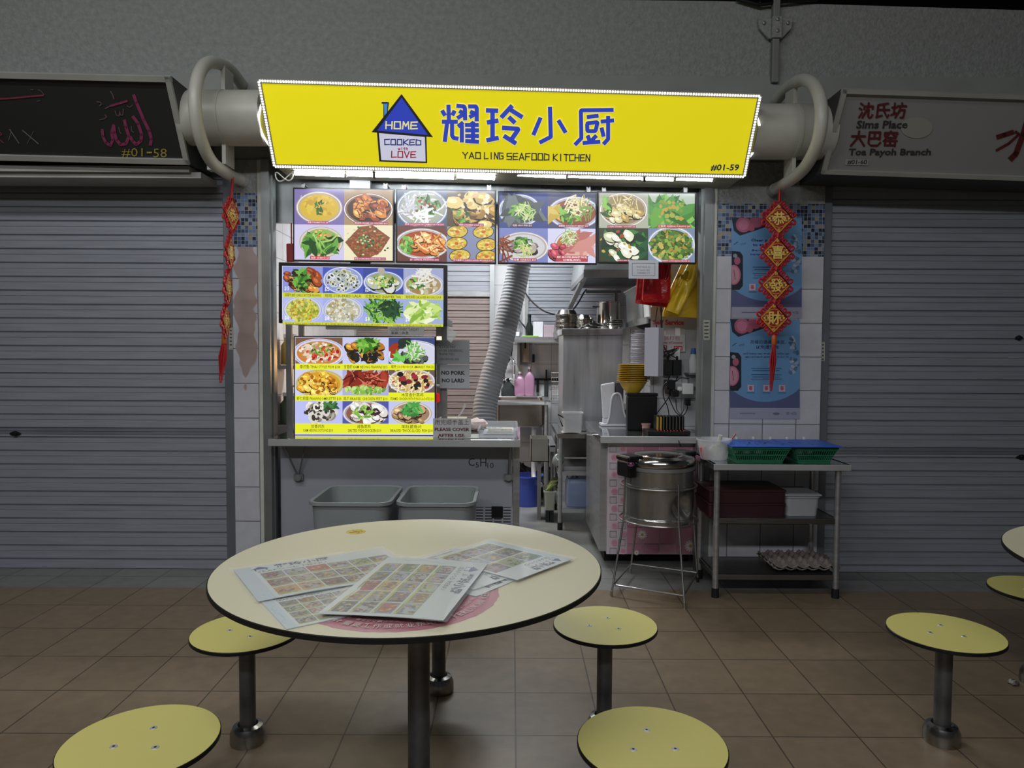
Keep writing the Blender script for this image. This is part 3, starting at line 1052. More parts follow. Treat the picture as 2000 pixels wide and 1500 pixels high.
def knot(px0, py0, Y, centres, half, tassel, rot, lean, lab):
    top = P(px0, py0, Y)
    k = thing('knot_hanging', lab, 'ornament', tuple(top), 'red knot hangings')
    rots = rot if isinstance(rot, tuple) else (rot,) * 4
    M = Matrix.Rotation(rots[0], 3, 'Z')

    def L(x, y, z, c0):
        return Vector(c0) + M @ V(x, y, z)
    cs = [P(x, y, Y) for x, y in centres]
    MB().tube([top + V(0, 0, .02)] + [cs[0] + V(0, 0, half + .005)], .008, 8).build('hanging_cord', RED, k, smooth=True)
    for i in range(3):
        MB().tube([cs[i] - V(0, 0, half - .004), cs[i + 1] + V(0, 0, half - .004)], .012, 8).build('link_cord', RED, k, smooth=True)
    for i, c0 in enumerate(cs):
        M = Matrix.Rotation(rots[i], 3, 'Z')
        hw, hh = half * .93, half
        dm = [L(x, 0, z, c0) for x, z in ((0, hh), (hw, 0), (0, -hh), (-hw, 0))]
        o = MB().prism([p + M @ V(0, -.008, 0) for p in dm], M @ V(0, .016, 0)).build('knot_panel', REDP, k, bevel=.002)
        lp = MB()
        for (x0, z0), (x1, z1) in (((0, hh), (hw, 0)), ((hw, 0), (0, -hh)), ((0, -hh), (-hw, 0)), ((-hw, 0), (0, hh))):
            nx, nz = (z0 - z1), (x1 - x0)
            l = hypot(nx, nz)
            nx, nz = nx / l, nz / l
            if nx * (x0 + x1) + nz * (z0 + z1) < 0:
                nx, nz = -nx, -nz
            for j in range(4):
                t = (j + .5) / 4
                x, z = x0 + (x1 - x0) * t, z0 + (z1 - z0) * t
                big = 1.25 if (j in (0, 3)) and abs(x) > hw * .5 else 1
                r = half * .125 * big
                lp.tube([L(x + nx * r * (1 + 1.1 * cos(u)) + nz * r * .8 * sin(u), .004 * (j % 2), z + nz * r * (1 + 1.1 * cos(u)) - nx * r * .8 * sin(u), c0) for u in [2 * pi * v / 10 for v in range(10)]], half * .07, 6, True)
        lp.build('knot_fringe', RED, o, smooth=True)
        cv = Canvas(lambda x, y: L(x, -.0085, -y, c0), M @ V(0, -1, 0), 4e-5)
        G, G2 = 'd8b03c', 'e8cc6a'
        s = half
        cv.line([(0, -s * .9), (s * .84, 0), (0, s * .9), (-s * .84, 0)], s * .05, G, closed=True)
        for sy in (-1, 1):
            cv.line([(-s * .5, sy * s * .28), (-s * .28, sy * s * .5), (0, sy * s * .58), (s * .28, sy * s * .5), (s * .5, sy * s * .28)], s * .035, G)
            cv.text('旺' if sy > 0 else '財', -s * .09, sy * s * .74 - s * .09, s * .09, sy * s * .74 + s * .09, G2, .01)
        for sx in (-1, 1):
            for u in range(6):
                cv.ell(sx * s * .5 + s * .12 * cos(u * 1.05), s * .16 * sin(u * 1.05), s * .07, s * .07, (G2, '8c8c60', G)[u % 3], 10)
        cv.text('恭喜發財'[i], -s * .38, -s * .42, s * .38, s * .42, '6a3a10', .03)
        for dx, dy in ((-.02, 0), (.02, 0), (0, .02), (0, -.02)):
            cv.text('恭喜發財'[i], s * (dx - .38), s * (dy - .42), s * (dx + .38), s * (dy + .42), G2, 0)
        cv.build('gold_print', canvas_mat('gold_foil', 0, .3), o)
    (tx0, ty0), (tx1, ty1) = tassel
    t0, t1 = P(tx0, ty0, Y), P(tx1, ty1, Y)
    MB().lathe([(.012, 0), (.017, .012), (.014, .03), (.017, .045), (.010, .06)], 12, tuple(t0 - V(0, 0, .03))).build('bead', mat('orange_bead', 'b8541c', .5), k, smooth=True)
    MB().tube([cs[3] - V(0, 0, half), t0 + V(0, 0, .03)], .009, 8).build('tassel_cord', RED, k, smooth=True)
    ts = MB()
    for j in range(9):
        dx = (j - 4) * .004
        ts.tube([t0 + V(dx * .5, (j % 3 - 1) * .006, -.02), t0 * .6 + t1 * .4 + V(dx * 1.2, (j % 3 - 1) * .008, 0), t1 + V(dx * .7 * (1 if j % 2 else .4), 0, (j % 4) * .02)], [.004, .005, .002], 6)
    ts.build('tassel_fringe', RED, k, smooth=True)
    return k


knot(1523, 376, 4.38, [(1521, 427), (1518, 493), (1515, 557), (1511, 621)], .094, ((1512, 664), (1506, 764)), 0, 0, 'red and gold knot hanging with tassel in front of the two blue posters')
knot(455, 352, 4.34, [(452, 420), (449, 493), (445, 562), (441, 627)], .094, ((438, 662), (431, 748)), (radians(86), radians(97), radians(99), radians(98)), 0, 'red knot hanging turned nearly edge on beside the worn tiled pier')
# ================================================================ menu screens
random.seed(11)


def dish(c, box, bg, plate, layers, clipb=None):
    x0, y0, x1, y1 = box
    W_, H_ = x1 - x0, y1 - y0
    cl = clipb or box
    c.rect(x0, y0, x1, y1, bg, 10)
    if plate:
        cx, cy, rx, ry, rim, ins = plate
        c.ell(x0 + cx * W_, y0 + cy * H_, rx * W_, ry * H_, rim, 40, k=12, clip=cl)
        c.ell(x0 + cx * W_, y0 + cy * H_, rx * W_ * .96, ry * H_ * .96, 'f2f0f4' if rim < 'c' else 'a8a4b0', 40, k=13, clip=cl)
        c.ell(x0 + cx * W_, y0 + cy * H_, rx * W_ * .92, ry * H_ * .92, rim, 40, k=14, clip=cl)
        c.ell(x0 + cx * W_, y0 + cy * H_, rx * W_ * .84, ry * H_ * .82, ins, 40, k=15, clip=cl)
    c.k = 16
    for sh, nn, pal, sz, (cx, cy, rx, ry) in layers:
        pal = pal.split()
        for i in range(nn):
            a, r = random.uniform(0, 2 * pi), random.random() ** .5
            px, py = x0 + W_ * (cx + rx * r * cos(a)), y0 + H_ * (cy + ry * r * sin(a))
            col = random.choice(pal)
            s = sz * W_ * random.uniform(.6, 1.3)
            th = random.uniform(0, pi)
            if sh == 'b':
                c.ell(px, py, s, s * random.uniform(.5, .9), col, 9, th, jit=.2, clip=cl)
            elif sh == 'B':   # plump piece with a lighter crown and dark underside
                c.ell(px, py + s * .14, s * 1.06, s * .72, '2c1c10', 10, th * .3, jit=.12, clip=cl)
                c.ell(px, py, s, s * .66, col, 11, th * .3, jit=.12, clip=cl)
                q_ = lin(col)
                c.ell(px - s * .2, py - s * .18, s * .5, s * .26, tuple(min(1, v * 1.7 + .05) for v in q_), 9, th * .3, jit=.15, clip=cl)
            elif sh == 's':
                l = s * 1.6
                pts = [(px - l * cos(th), py - l * sin(th)), (px + random.uniform(-.3, .3) * l, py + random.uniform(-.3, .3) * l), (px + l * cos(th), py + l * sin(th))]
                pts = [(min(max(x, cl[0] + .5), cl[2] - .5), min(max(y, cl[1] + .5), cl[3] - .5)) for x, y in pts]
                c.line(pts, max(.8, s * .3), col)
            elif sh == 'l':
                u, v = (cos(th), sin(th)), (-sin(th), cos(th))
                pts = [(px + u[0] * s * p + v[0] * s * q_, py + u[1] * s * p + v[1] * s * q_) for p, q_ in ((-1.5, 0), (-.5, .45), (.6, .4), (1.5, 0), (.6, -.4), (-.5, -.45))]
                c.poly([(min(max(x, cl[0]), cl[2]), min(max(y, cl[1]), cl[3])) for x, y in pts], col)
            elif sh == 'r':
                c.ell(px, py, s, s * .7, col, 12, th, clip=cl)
                c.ell(px, py, s * .5, s * .3, '3a342c', 10, th, clip=cl)
            elif sh == 'd':   # halved shell with filling
                c.ell(px, py, s * 1.1, s * .72, '4a3a1c', 16, .1, clip=cl)
                c.ell(px, py, s, s * .62, col, 16, .1, clip=cl)
                c.ell(px, py, s * .35, s * .3, 'd88a28', 9, jit=.2, clip=cl)


G_ = '2f6a1e 4c8c2c 1f4a18 74b048'
SP = '6fae3a 3f7f22 8cc454 2b5a1a'


def screen(name, x0, y0, x1, y1, Y, sl, bez, depth, label, cells, caps, group=None, hooks=(), back=None):
    tl, tr, bl, br_ = P(x0, y0, Y), P(x1, y0 + sl * (x1 - x0), Y), P(x0, y1, Y), P(x1, y1 + sl * (x1 - x0), Y)
    o = thing(name, label, 'menu screen', tuple((tl + br_) / 2), group)
    MB().prism([tl, tr, br_, bl], (0, depth, 0)).build('bezel', BLACK, o, bevel=.003)
    c = Canvas(lambda x, y: P(x, y + sl * (x - x0), Y), (0, -1, 0), 8e-6, 10)
    c.rect(x0 + bez, y0 + bez, x1 - bez, y1 - bez, 'dadaf0', 5)
    for ce in cells:
        dish(c, *ce)
    for kind, (a, b_, c_, d_), colr, txts in caps:
        if colr:
            c.rect(a, b_, c_, d_, colr, 500)
        for s, tx0, ty0, tx1, ty1, tc, bo in txts:
            c.text(s, tx0, ty0, tx1, ty1, tc, bo, 0, 1, k=502)
    c.build('screen_print', SCREEN, o)
    for hx in hooks:
        p = P(hx, y0 - 5, Y)
        MB().box((p.x - .012, Y + .015, p.z - .02), (p.x + .012, Y + .022, p.z + .014)).box((p.x - .006, Y + .015, p.z + .008), (p.x + .006, 4.70, p.z + .014)).build('hook', DSTEEL, o)
    return o


def cap(x0, y0, x1, y1, col, s, tc, bold=.01, pad=1.2):
    return ('c', (x0, y0, x1, y1), col, [(s, x0 + pad, y0 + 1, x1 - pad, y1 - 1, tc, bold)])


A = ('menu_screen',)
GT = 'row of four hanging menu screens'
Y1 = 4.5
PKC, WT = 'b04a68', 'f4e8ee'
ORG = 'c06a28 a04c18 d88a40 8a3a10 e0a050'
screen('menu_screen', 572, 366, 770, 510, Y1, .012, 3, .035, 'hanging menu screen showing steamed egg and soy chicken, first of the row of four', [
    ((575, 369, 672, 438), '7c70ac', (.5, .52, .47, .46, 'b8a898', 'd6b436'), [('b', 40, 'e0c048 c8a028', .05, (.5, .5, .3, .3)), ('l', 22, '2a5a20 3c7030', .035, (.5, .5, .08, .2)), ('s', 3, 'f4e8c0', .03, (.4, .3, .3, .2))]),
    ((672, 369, 767, 438), 'a88c68', (.5, .55, .52, .46, '8c6a50', '40281a'), [('B', 34, ORG, .1, (.52, .52, .34, .28)), ('s', 16, 'e8b070 6a2c0c', .05, (.5, .5, .32, .26))]),
    ((575, 438, 672, 507), 'cfc8ec', (.54, .5, .46, .46, 'd8d0c8', 'b8a468'), [('l', 46, '1e4a1a 2c5a20 4c8a30 163a14 6aa840', .12, (.52, .52, .34, .32)), ('b', 46, 'e0b040 c88a28 f0d080', .025, (.52, .3, .14, .16)), ('s', 10, '86bc54 a8d070', .09, (.55, .5, .3, .3))]),
    ((672, 438, 767, 507), 'eee6c4', None, [])],
    [cap(600, 431.5, 642, 437, PKC, '蒸蛋 STEAMED EGG $8', WT), cap(692, 431.5, 758, 437, PKC, '麻油鸡 SESAME OIL CHICKEN $10', WT), cap(606, 500, 644, 506, 'd02838', '油菜 GREENS $8', WT), cap(692, 501, 754, 506.5, PKC, '豆腐 HOME MADE BEANCURD $10', WT)], GT, (590, 752))
o_ = COL.objects['menu_screen']
c = Canvas(lambda x, y: P(x, y + .012 * (x - 572), Y1), (0, -1, 0), 8e-6, 30)
c.poly([(674, 472), (703, 441), (728, 438), (762, 462), (744, 490), (716, 505), (700, 503)], '8a5030')
for i in range(260):
    a, r = random.uniform(0, 2 * pi), random.random() ** .5
    c.ell(718 + 36 * r * cos(a), 472 + 26 * r * sin(a), 2.2, 1.7, random.choice('a0623a 8a4c28 b87848 74401e'.split()), 6, k=31 + i % 20)
for i in range(70):
    a, r = random.uniform(0, 2 * pi), random.random() ** .5
    big = i < 46
    c.ell(718 + (14 if big else 44) * r * cos(a), 468 + (14 if big else 32) * r * sin(a), 2.4, 1.8, random.choice('2f5a2a 3e7434 54883c 24482a d8d4a0'.split()), 7, k=60 + i, jit=.25)
c.build('dish_print', SCREEN, o_)
screen('menu_screen', 773, 369, 969, 513, Y1, .012, 3, .035, 'hanging menu screen with white squid, clams, prawns and baked mussels, second of four', [
    ((776, 372, 873, 441), '4c5f7c', (.5, .5, .52, .56, '9aa6b4', 'a8b098'), [('s', 60, 'f0f0f2 dcdce4 c8ccd8 b0a8b0', .085, (.5, .5, .42, .42)), ('l', 40, G_ + ' 5aa040', .05, (.6, .42, .26, .26)), ('b', 12, 'b04028 883018', .03, (.55, .45, .25, .2)), ('s', 10, 'fafafa', .1, (.5, .74, .14, .16))]),
    ((873, 372, 966, 441), '5a4830', None, [('B', 30, 'd8b868 b8943c e8d088 a07c34 c8a85c', .17, (.55, .55, .5, .5)), ('b', 30, 'f0e4c0 d8b478 684818', .06, (.5, .5, .5, .5)), ('l', 12, G_, .05, (.2, .8, .3, .3))]),
    ((776, 441, 873, 510), '6a4038', (.5, .5, .55, .44, 'b8b0b0', 'a84818'), [('B', 30, 'f0b868 e89848 d87828 f8d090 c85c1c', .1, (.6, .52, .34, .24)), ('s', 26, 'f4d8a0 e0a050 b84818', .08, (.62, .5, .3, .24)), ('b', 50, '5c9838 7cb850 a0d070 3c7028', .045, (.18, .55, .13, .22))]),
    ((873, 441, 966, 510), '8890b0', None, [])],
    [cap(790, 435, 868, 440.5, PKC, '苏东 SOTONG IN TAMIN SAUCE $15', WT), cap(896, 435, 945, 440.5, PKC, '啦啦 STEAMED LALA $14', WT), cap(800, 504, 858, 509.5, PKC, '虾 CEREAL PRAWNS $18', WT), cap(884, 504, 962, 509.5, PKC, '芝士焗青口 CHEESE BAKED MUSSELS $14', WT)], GT, (788, 955))
o_ = COL.objects['menu_screen.001']
c = Canvas(lambda x, y: P(x, y + .012 * (x - 773), Y1), (0, -1, 0), 8e-6, 30)
for cx, cy in ((893, 451), (944, 451), (892, 474), (951, 476), (898, 498), (950, 499)):
    cl = (873, 441, 966, 510)
    c.ell(cx, cy, 21, 13, '3c2c18', 24, -.1, clip=cl)
    c.ell(cx, cy, 19.5, 11.5, 'd8c050', 24, -.1, clip=cl)
    for i in range(30):
        a, r = random.uniform(0, 2 * pi), random.random() ** .5
        c.ell(cx + 16 * r * cos(a), cy + 9 * r * sin(a), 3, 2, random.choice('e8d068 f0e090 c8a030 d89038 b89028'.split()), 8, clip=cl, jit=.2)
    c.ell(cx, cy, 4, 3, 'c86820', 9, clip=cl)
c.build('dish_print', SCREEN, o_)
screen('menu_screen', 972, 373, 1166, 515, Y1, .010, 3, .035, 'hanging menu screen with grouper, pomfret and seabass on blue, third of four', [
    ((975, 376, 1070, 445), '3c4888', (.42, .5, .44, .46, 'a8b0cc', '50585c'), [('l', 10, '505a5c 6a7478 3c4648', .3, (.42, .5, .22, .14)), ('l', 46, SP, .05, (.46, .52, .22, .24)), ('s', 30, 'c8d890 a8c870 e0e0b0', .06, (.5, .58, .2, .24))]),
    ((1070, 376, 1163, 445), '4c5070', (.55, .55, .55, .46, 'b0b4cc', '8c4a2c'), [('l', 8, 'c8a838 d8c060', .14, (.12, .55, .1, .14)), ('l', 40, SP, .06, (.5, .62, .26, .2)), ('s', 40, 'e8e0b0 d8d098 f4ecd0 b0a868', .08, (.62, .35, .2, .24)), ('s', 16, '80a050', .07, (.82, .5, .1, .25))]),
    ((975, 445, 1070, 512), '7c86c0', (.5, .55, .52, .44, 'b8acac', 'd0d0d4'), [('B', 12, 'b0a4a0 c8bcb8 8c807c', .12, (.5, .55, .42, .12)), ('l', 34, SP, .045, (.48, .42, .2, .16)), ('s', 20, 'd8d890 b8c878', .06, (.5, .66, .16, .16)), ('s', 14, '7a3c20 945030', .1, (.1, .62, .08, .3))]),
    ((1070, 445, 1163, 512), 'd4d4f0', (.55, .5, .44, .48, 'e0dcec', 'b8743c'), [('B', 14, 'a83848 c05060 8c2838 d88890', .13, (.3, .66, .24, .2)), ('l', 12, 'd09088 e0b0a0 b87068', .2, (.72, .45, .2, .3)), ('s', 50, 'c8d8a0 e8f0d0 98b870 7aa050', .05, (.46, .26, .16, .2))])],
    [cap(1000, 437, 1040, 443, '5a3440', '石斑 GROUPER $25', WT), cap(1090, 437, 1150, 443, '8c3848', '金鲳鱼 GOLDEN POMFRET $25', WT), cap(1002, 504, 1048, 510, 'b03c48', '西曹 SEABASS $25', WT),
     ('c', (1086, 498, 1148, 510), 'b8444c', [('RED GROUPER (MARKET PRICE)', 1088, 499, 1146, 504, WT, .02), ('红斑鱼(时价)', 1100, 504.5, 1134, 509.5, WT, .02)])], GT, (988, 1150))
screen('menu_screen', 1167, 374, 1360, 514, Y1, .008, 3, .035, 'hanging menu screen showing green vegetables, last of the row over the red bags', [
    ((1170, 377, 1266, 445), 'b0b4a4', (.5, .48, .5, .5, 'b4a898', '98865c'), [('B', 26, 'e0d4a0 d0bc80 ece0b8 b89c58', .1, (.5, .56, .34, .28)), ('s', 40, 'e8dca8 d8c880 a08c50', .05, (.5, .35, .34, .25)), ('l', 12, SP, .07, (.14, .4, .1, .24))]),
    ((1266, 377, 1357, 445), 'b8c4b8', None, [('l', 60, '4c8838 6aa848 3a7030 86c060 58984a', .22, (.5, .62, .5, .36)), ('b', 30, 'a8b050 c0a048 88983c', .05, (.5, .5, .4, .3))]),
    ((1170, 445, 1266, 511), '38402c', None, [('l', 50, '1e4a2c 2c5c38 143a20 48803c', .14, (.55, .5, .46, .46)), ('B', 16, 'e8ecd0 d0d8b0 f0f0e0', .12, (.5, .55, .42, .4)), ('b', 10, 'a05028 c8a840', .04, (.4, .5, .4, .4))]),
    ((1266, 445, 1357, 511), '7c8ca8', (.5, .5, .52, .56, 'a8b4c8', '4a5c28'), [('b', 190, '4c7430 6a9440 8cac4c 34581e a89040 c4b060 587838', .05, (.5, .52, .46, .46))])],
    [cap(1186, 440, 1242, 445, 'a84858', '上汤鸡 STEAMED CHICKEN $15', WT), cap(1284, 438, 1348, 444, 'b04848', '江鱼煲 GREENS FUNGUS $8', WT), cap(1206, 506, 1232, 511, '8c3444', 'KAI LAN $8', WT), cap(1292, 506, 1348, 511, 'a84858', '四季豆 LONG BEANS MINCE $8', WT)], GT, (1180, 1340))

# the wide monitor below
YC, TXB = 'd0d42c', '20242c'
pl = (.5, .5, .52, .5, 'b4bce0', 'c8d0ec')
cells = []
xs = [552, 630.5, 709.5, 788, 866]
cells.append(((552, 520, 630.5, 571), '8c94d8', None, [('B', 26, ORG, .12, (.5, .5, .46, .42)), ('l', 40, G_ + ' 68a840', .09, (.45, .55, .2, .4)), ('b', 12, '2c1c10', .05, (.4, .5, .4, .4))]))
cells.append(((630.5, 520, 709.5, 571), '4858b8', (.5, .5, .5, .52, '8c98dc', '90a0c4'), [('r', 70, 'c8d0d8 e0e4ec b0b8c0 d8d0b8', .08, (.5, .5, .38, .4)), ('s', 30, '98a870 b8c088', .04, (.5, .42, .3, .3))]))
cells.append(((709.5, 520, 788, 571), '3c4c9c', (.5, .56, .5, .44, '8ca0d8', '98a060'), [('B', 10, 'd8dcd8 b8c0bc', .16, (.5, .58, .34, .12)), ('l', 30, SP, .06, (.5, .5, .26, .2)), ('b', 30, 'd8d8a0 c0b870', .04, (.5, .55, .34, .2)), ('b', 3, 'b0a898', .1, (.45, .1, .06, .08))]))
cells.append(((788, 520, 866, 571), 'a0a8cc', (.5, .62, .52, .46, 'd0d4e8', 'a8946c'), [('b', 46, 'e8e8e0 c0b898 a08050 d8d4c0', .07, (.55, .66, .4, .28)), ('l', 16, SP, .05, (.3, .6, .2, .2)), ('s', 12, 'e4e4dc', .12, (.5, .2, .1, .3))]))
cells.append(((552, 580, 630.5, 628), 'b0b8f0', (.5, .5, .5, .56, 'c8d0f4', 'b8b878'), [('b', 240, 'a8b038 c8c048 88982c d8d870 b88830 e0d850', .04, (.5, .52, .38, .46))]))
cells.append(((630.5, 580, 709.5, 628), 'a8b0e8', (.5, .5, .5, .56, 'c8d0f4', 'b8b8a8'), [('b', 240, 'd0d0c0 b8b8a0 e4e4d8 989878 b09860 c8c0a0', .04, (.48, .52, .38, .46))]))
cells.append(((709.5, 580, 788, 628), 'a0ace4', None, [('s', 120, G_ + ' a0c850 7cb840', .11, (.5, .5, .42, .44)), ('l', 30, '1c3a20 28502c', .09, (.66, .45, .24, .3))]))
cells.append(((788, 580, 866, 628), 'a0b0d8', None, [('l', 110, 'a8cc60 c8e080 88b440 e0ecb0 f0f4d8', .1, (.48, .52, .44, .44))]))
nm = ['蒜蓉牛油虾 GARLIC BUTTER PRAWNS', '啦啦 STIR-FRIED LALA', '红鱼尾 RED SNAPPER TAIL', '啦啦米粉 LALA BEE HOON SOUP', '扬州炒饭 YANG ZHOU FRIED RICE', '虾仁炒饭 PRAWN FRIED RICE', '空心菜 KANG KONG SAMBAL', '生菜 LETTUCE OYSTER SAUCE']
pr = ['$15', '$22', '$20', '$6', '$6', '$8', '$8', '$8']
caps = []
for i in range(8):
    x, y = xs[i % 4], 571 if i < 4 else 628
    caps.append(('c', (x + .3, y, xs[i % 4 + 1] - .3, y + (9 if i < 4 else 5)), YC, [(nm[i], x + 5, y + 1.6, xs[i % 4 + 1] - 4, y + (8 if i < 4 else 5), TXB, .0)]))
    caps.append(('c', None or (x, y, x, y), None, [(pr[i], x + 4, y - 12, x + 13, y - 3, 'f4f4fa', .015)]))
m5 = screen('menu_monitor', 544, 512, 873, 631, 4.42, .017, 7, .05, 'wide black menu monitor with two rows of four dishes over the counter', cells, caps)
p = P(700, 640, 4.45)
MB().box((p.x - .2, 4.44, p.z - .012), (p.x + .2, 4.47, p.z + .01)).box((P(680, 600, 4.5).x, 4.47, P(700, 600, 4.5).z), (P(720, 600, 4.5).x, 4.58, P(700, 560, 4.5).z)).box((P(680, 600, 4.5).x, 4.56, P(700, 600, 4.5).z), (P(720, 600, 4.5).x, 4.60, 2.56)).build('mount_arm', DSTEEL, m5)
# the screen standing on the counter
cells = [
    ((577, 659, 669, 710), '7a5a44', (.5, .6, .56, .56, 'd8d4f0', 'c8843c'), [('b', 110, 'e8d4c0 f4ece0 d0a880 e0c8b0 b89070', .05, (.5, .58, .42, .36)), ('b', 30, 'c02c28 a02020 e04838', .035, (.6, .6, .36, .3)), ('l', 30, SP, .03, (.5, .45, .34, .24))]),
    ((669, 659, 759, 710), 'c8ccf0', None, [('B', 30, 'b87828 d89838 8c5818 403018 2c2414', .1, (.48, .55, .38, .4)), ('b', 30, '1c1a14 2c2418', .06, (.5, .6, .34, .34)), ('l', 36, SP, .08, (.5, .25, .24, .2))]),
    ((759, 659, 849, 710), '404c80', (.55, .66, .6, .56, 'dcdcf0', 'd4d4e8'), [('b', 10, '8c2c18 a03820', .1, (.14, .5, .08, .2)), ('B', 10, '38403c 505850 687068', .14, (.52, .78, .24, .14)), ('b', 8, '2c3834', .1, (.34, .2, .08, .2)), ('s', 60, 'e8ece0 d0e0c0 68b048 88c468', .07, (.56, .5, .2, .3)), ('l', 14, '58b040 78cc58', .08, (.24, .8, .1, .14))]),
    ((577, 722, 669, 772), 'd0d0f0', (.52, .55, .52, .56, 'd8c058', 'd89c28'), [('B', 40, 'e8b838 d89c20 f4d468 c07c18', .09, (.5, .55, .42, .42)), ('b', 40, 'f0cc58 d8a030 a86414', .04, (.5, .5, .44, .44))]),
    ((669, 722, 759, 772), 'b0b0d8', (.5, .5, .56, .52, 'c0b8cc', '7c2c18'), [('l', 30, '8c2c1c a84028 c0583c 6c1c10', .14, (.5, .36, .46, .24)), ('b', 90, '88b848 a8d068 68983c c4e08c', .05, (.48, .78, .42, .14)), ('s', 20, 'd8785c 4c1008', .07, (.5, .36, .42, .24))]),
    ((759, 722, 849, 766), '6a5a58', (.5, .5, .52, .56, 'b8b0b8', 'b89860'), [('s', 60, 'e8d8a0 f4e8c0 d8c080 c8a860', .09, (.5, .5, .42, .42)), ('b', 26, '28201c 181410 80202c a03038', .06, (.5, .5, .42, .4))]),
    ((577, 783, 669, 827), 'bcc0f4', None, [('r', 46, 'd8d4cc b8b0a4 f0ece4 908878', .11, (.5, .52, .32, .42)), ('l', 16, '2c5c34 48803c', .07, (.74, .2, .14, .16)), ('b', 20, '3c3428', .04, (.5, .55, .3, .36))]),
    ((669, 783, 759, 827), '5058a8', (.5, .55, .5, .56, 'a8a0b0', '8c5c44'), [('B', 26, 'e4dcd8 f0ece8 d0c4bc', .11, (.5, .55, .38, .4)), ('l', 40, 'a8d068 88b848 68983c', .05, (.48, .5, .22, .26)), ('b', 12, '402030', .04, (.6, .5, .2, .2))]),
    ((759, 783, 849, 827), 'c4c8f0', (.5, .55, .46, .56, 'd8d0c8', '9c8064'), [('B', 24, 'c8a880 e0d0b8 a88860 80684c 58442c', .11, (.5, .6, .34, .34)), ('l', 40, '48a048 68b858 308038', .06, (.5, .34, .2, .3))])]
tx = [('泰式鱼 THAI STYLE FISH $18', 586, 712.5, 664, 720), ('甘香虾 KAM HEONG PRAWNS $15', 672, 712.5, 757, 720), ('顺壳 SOON HOCK (MARKET PRICE)', 764, 712.5, 847, 720), ('虾仁煎蛋 PRAWN OMELETTE $10', 580, 774.5, 667, 782), ('鸡爪 BRAISED CHICKEN FEET $10', 671, 774.5, 757, 782),
      ('木耳金针蒸鸡', 784, 767, 827, 774), ('STEAMED CHICKEN WITH FUNGUS & DATES $10', 762, 775.5, 847, 781.5), ('甘香苏东', 608, 829, 634, 836), ('KAM HEONG SOTONG $18', 593, 837.5, 650, 844), ('咸鱼蒸鸡', 698, 829, 724, 836), ('SALTED FISH CHICKEN $10', 680, 837.5, 745, 844), ('羊肚菌鱼片', 784, 829, 824, 836), ('BRAISED THICK-SLICED FISH $18', 763, 837.5, 845, 844)]
YC2 = 'e8ec28'
caps = [('c', (577, 710.5, 849, 722), YC2, []), ('c', (577, 772.5, 759, 783), YC2, []), ('c', (759, 766, 849, 783), YC2, []), ('c', (577, 827, 849, 846), YC2, [])]
caps += [('c', (0, 0, 0, 0), None, [(s, a_, b_, c_, d_, '2a2c14', .005)]) for s, a_, b_, c_, d_ in tx]
m6 = screen('menu_screen', 574, 656, 851, 851, 4.60, .003, 2.2, .03, 'bright menu screen of nine dishes with yellow captions standing on the counter', cells, caps)
p0, p1 = P(600, 850, 4.6), P(825, 850, 4.6)
for px in (p0.x, p1.x):
    MB().box((px - .05, 4.632, .881), (px + .05, 4.72, .891)).box((px - .015, 4.632, .89), (px + .015, 4.65, 1.0)).build('stand_foot', BLACK, m6)


def notice(name, label, x0, y0, x1, y1, Y, sl, texts, col='c6c6c8', extra=None, back=.002, group=None, par=None):
    c0 = P((x0 + x1) / 2, (y0 + y1) / 2, Y)
    o = thing(name, label, 'notice', tuple(c0), group)
    m_ = lambda x, y: P(x, y + sl * (x - x0), Y)
    MB().prism([m_(x0, y0), m_(x1, y0), m_(x1, y1), m_(x0, y1)], (0, back, 0)).build('sheet', mat('sheet_' + col, col, .45), o)
    c = Canvas(m_, (0, -1, 0), 3e-5, 4)
    if extra:
        extra(c)
    for t in texts:
        s, a_, b_, c_, d_, tc, bo = t[:7]
        c.text(s, a_, b_, c_, d_, tc, bo, 0, 2)
    if c.v:
        c.build('lettering_print', PAPER, o)
    return o


K_ = '1c1c20'
notice('paper_notice', 'handwritten grey closing day notice taped under the wide black monitor', 757, 637, 828, 655, 4.41, .01, [('CLOSED EVERY TUESDAY', 762, 640, 818, 646, K_, 0), ('星期二休息', 764, 647, 798, 653, K_, .01)], 'a8a8a4')
notice('paper_notice', 'grey sheet asking for payment after ordering, above the no pork sheet', 851, 664, 917, 711, 4.72, .006, [('PLEASE PAY', 857, 675, 890, 680, K_, 0), ('AFTER ORDERING,', 857, 682.5, 904, 687.5, K_, 0), ('THANK YOU.', 857, 689, 888, 694, K_, 0), ('点餐后请先付款, 谢谢', 857, 699, 896, 704, '3a3a40', 0)], 'a0a2a6')
notice('paper_notice', 'grey sheet with bold no pork no lard lettering beside the counter screen', 859, 712, 917, 758, 4.72, .006, [('NO PORK', 862, 724, 908, 732, '101012', .04), ('NO LARD', 863, 739, 907, 747, '101012', .04)], 'a4a6aa')
no4 = notice('paper_notice', 'white card asking guests to cover after use, standing on the counter', 846, 817, 920, 857, 4.52, .006, [('用完顺手盖上', 849, 819, 916, 830, '4a2024', 0), ('PLEASE COVER', 849, 835, 917, 842, '5a1c20', .04), ('AFTER USE.', 855, 847, 909, 854, '5a1c20', .04)], 'b6b6b6')
notice('paper_notice', 'white bordered card taped to the lower edge of the vegetable menu screen', 1228, 508, 1286, 544, 4.49, .008, [('VEGETABLES ALL', 1243, 519, 1271, 523, '5a5a64', -.005), ('AT MARKET 蔬菜', 1244, 525.5, 1269, 529.5, '3a3a44', -.005), ('价格请询问工作', 1245, 531, 1270, 535, '3a3a44', 0)], 'c4c6cc',
       lambda c: c.line([(1235, 514), (1279, 514), (1279, 538), (1235, 538)], .9, '6a6a74', closed=True))

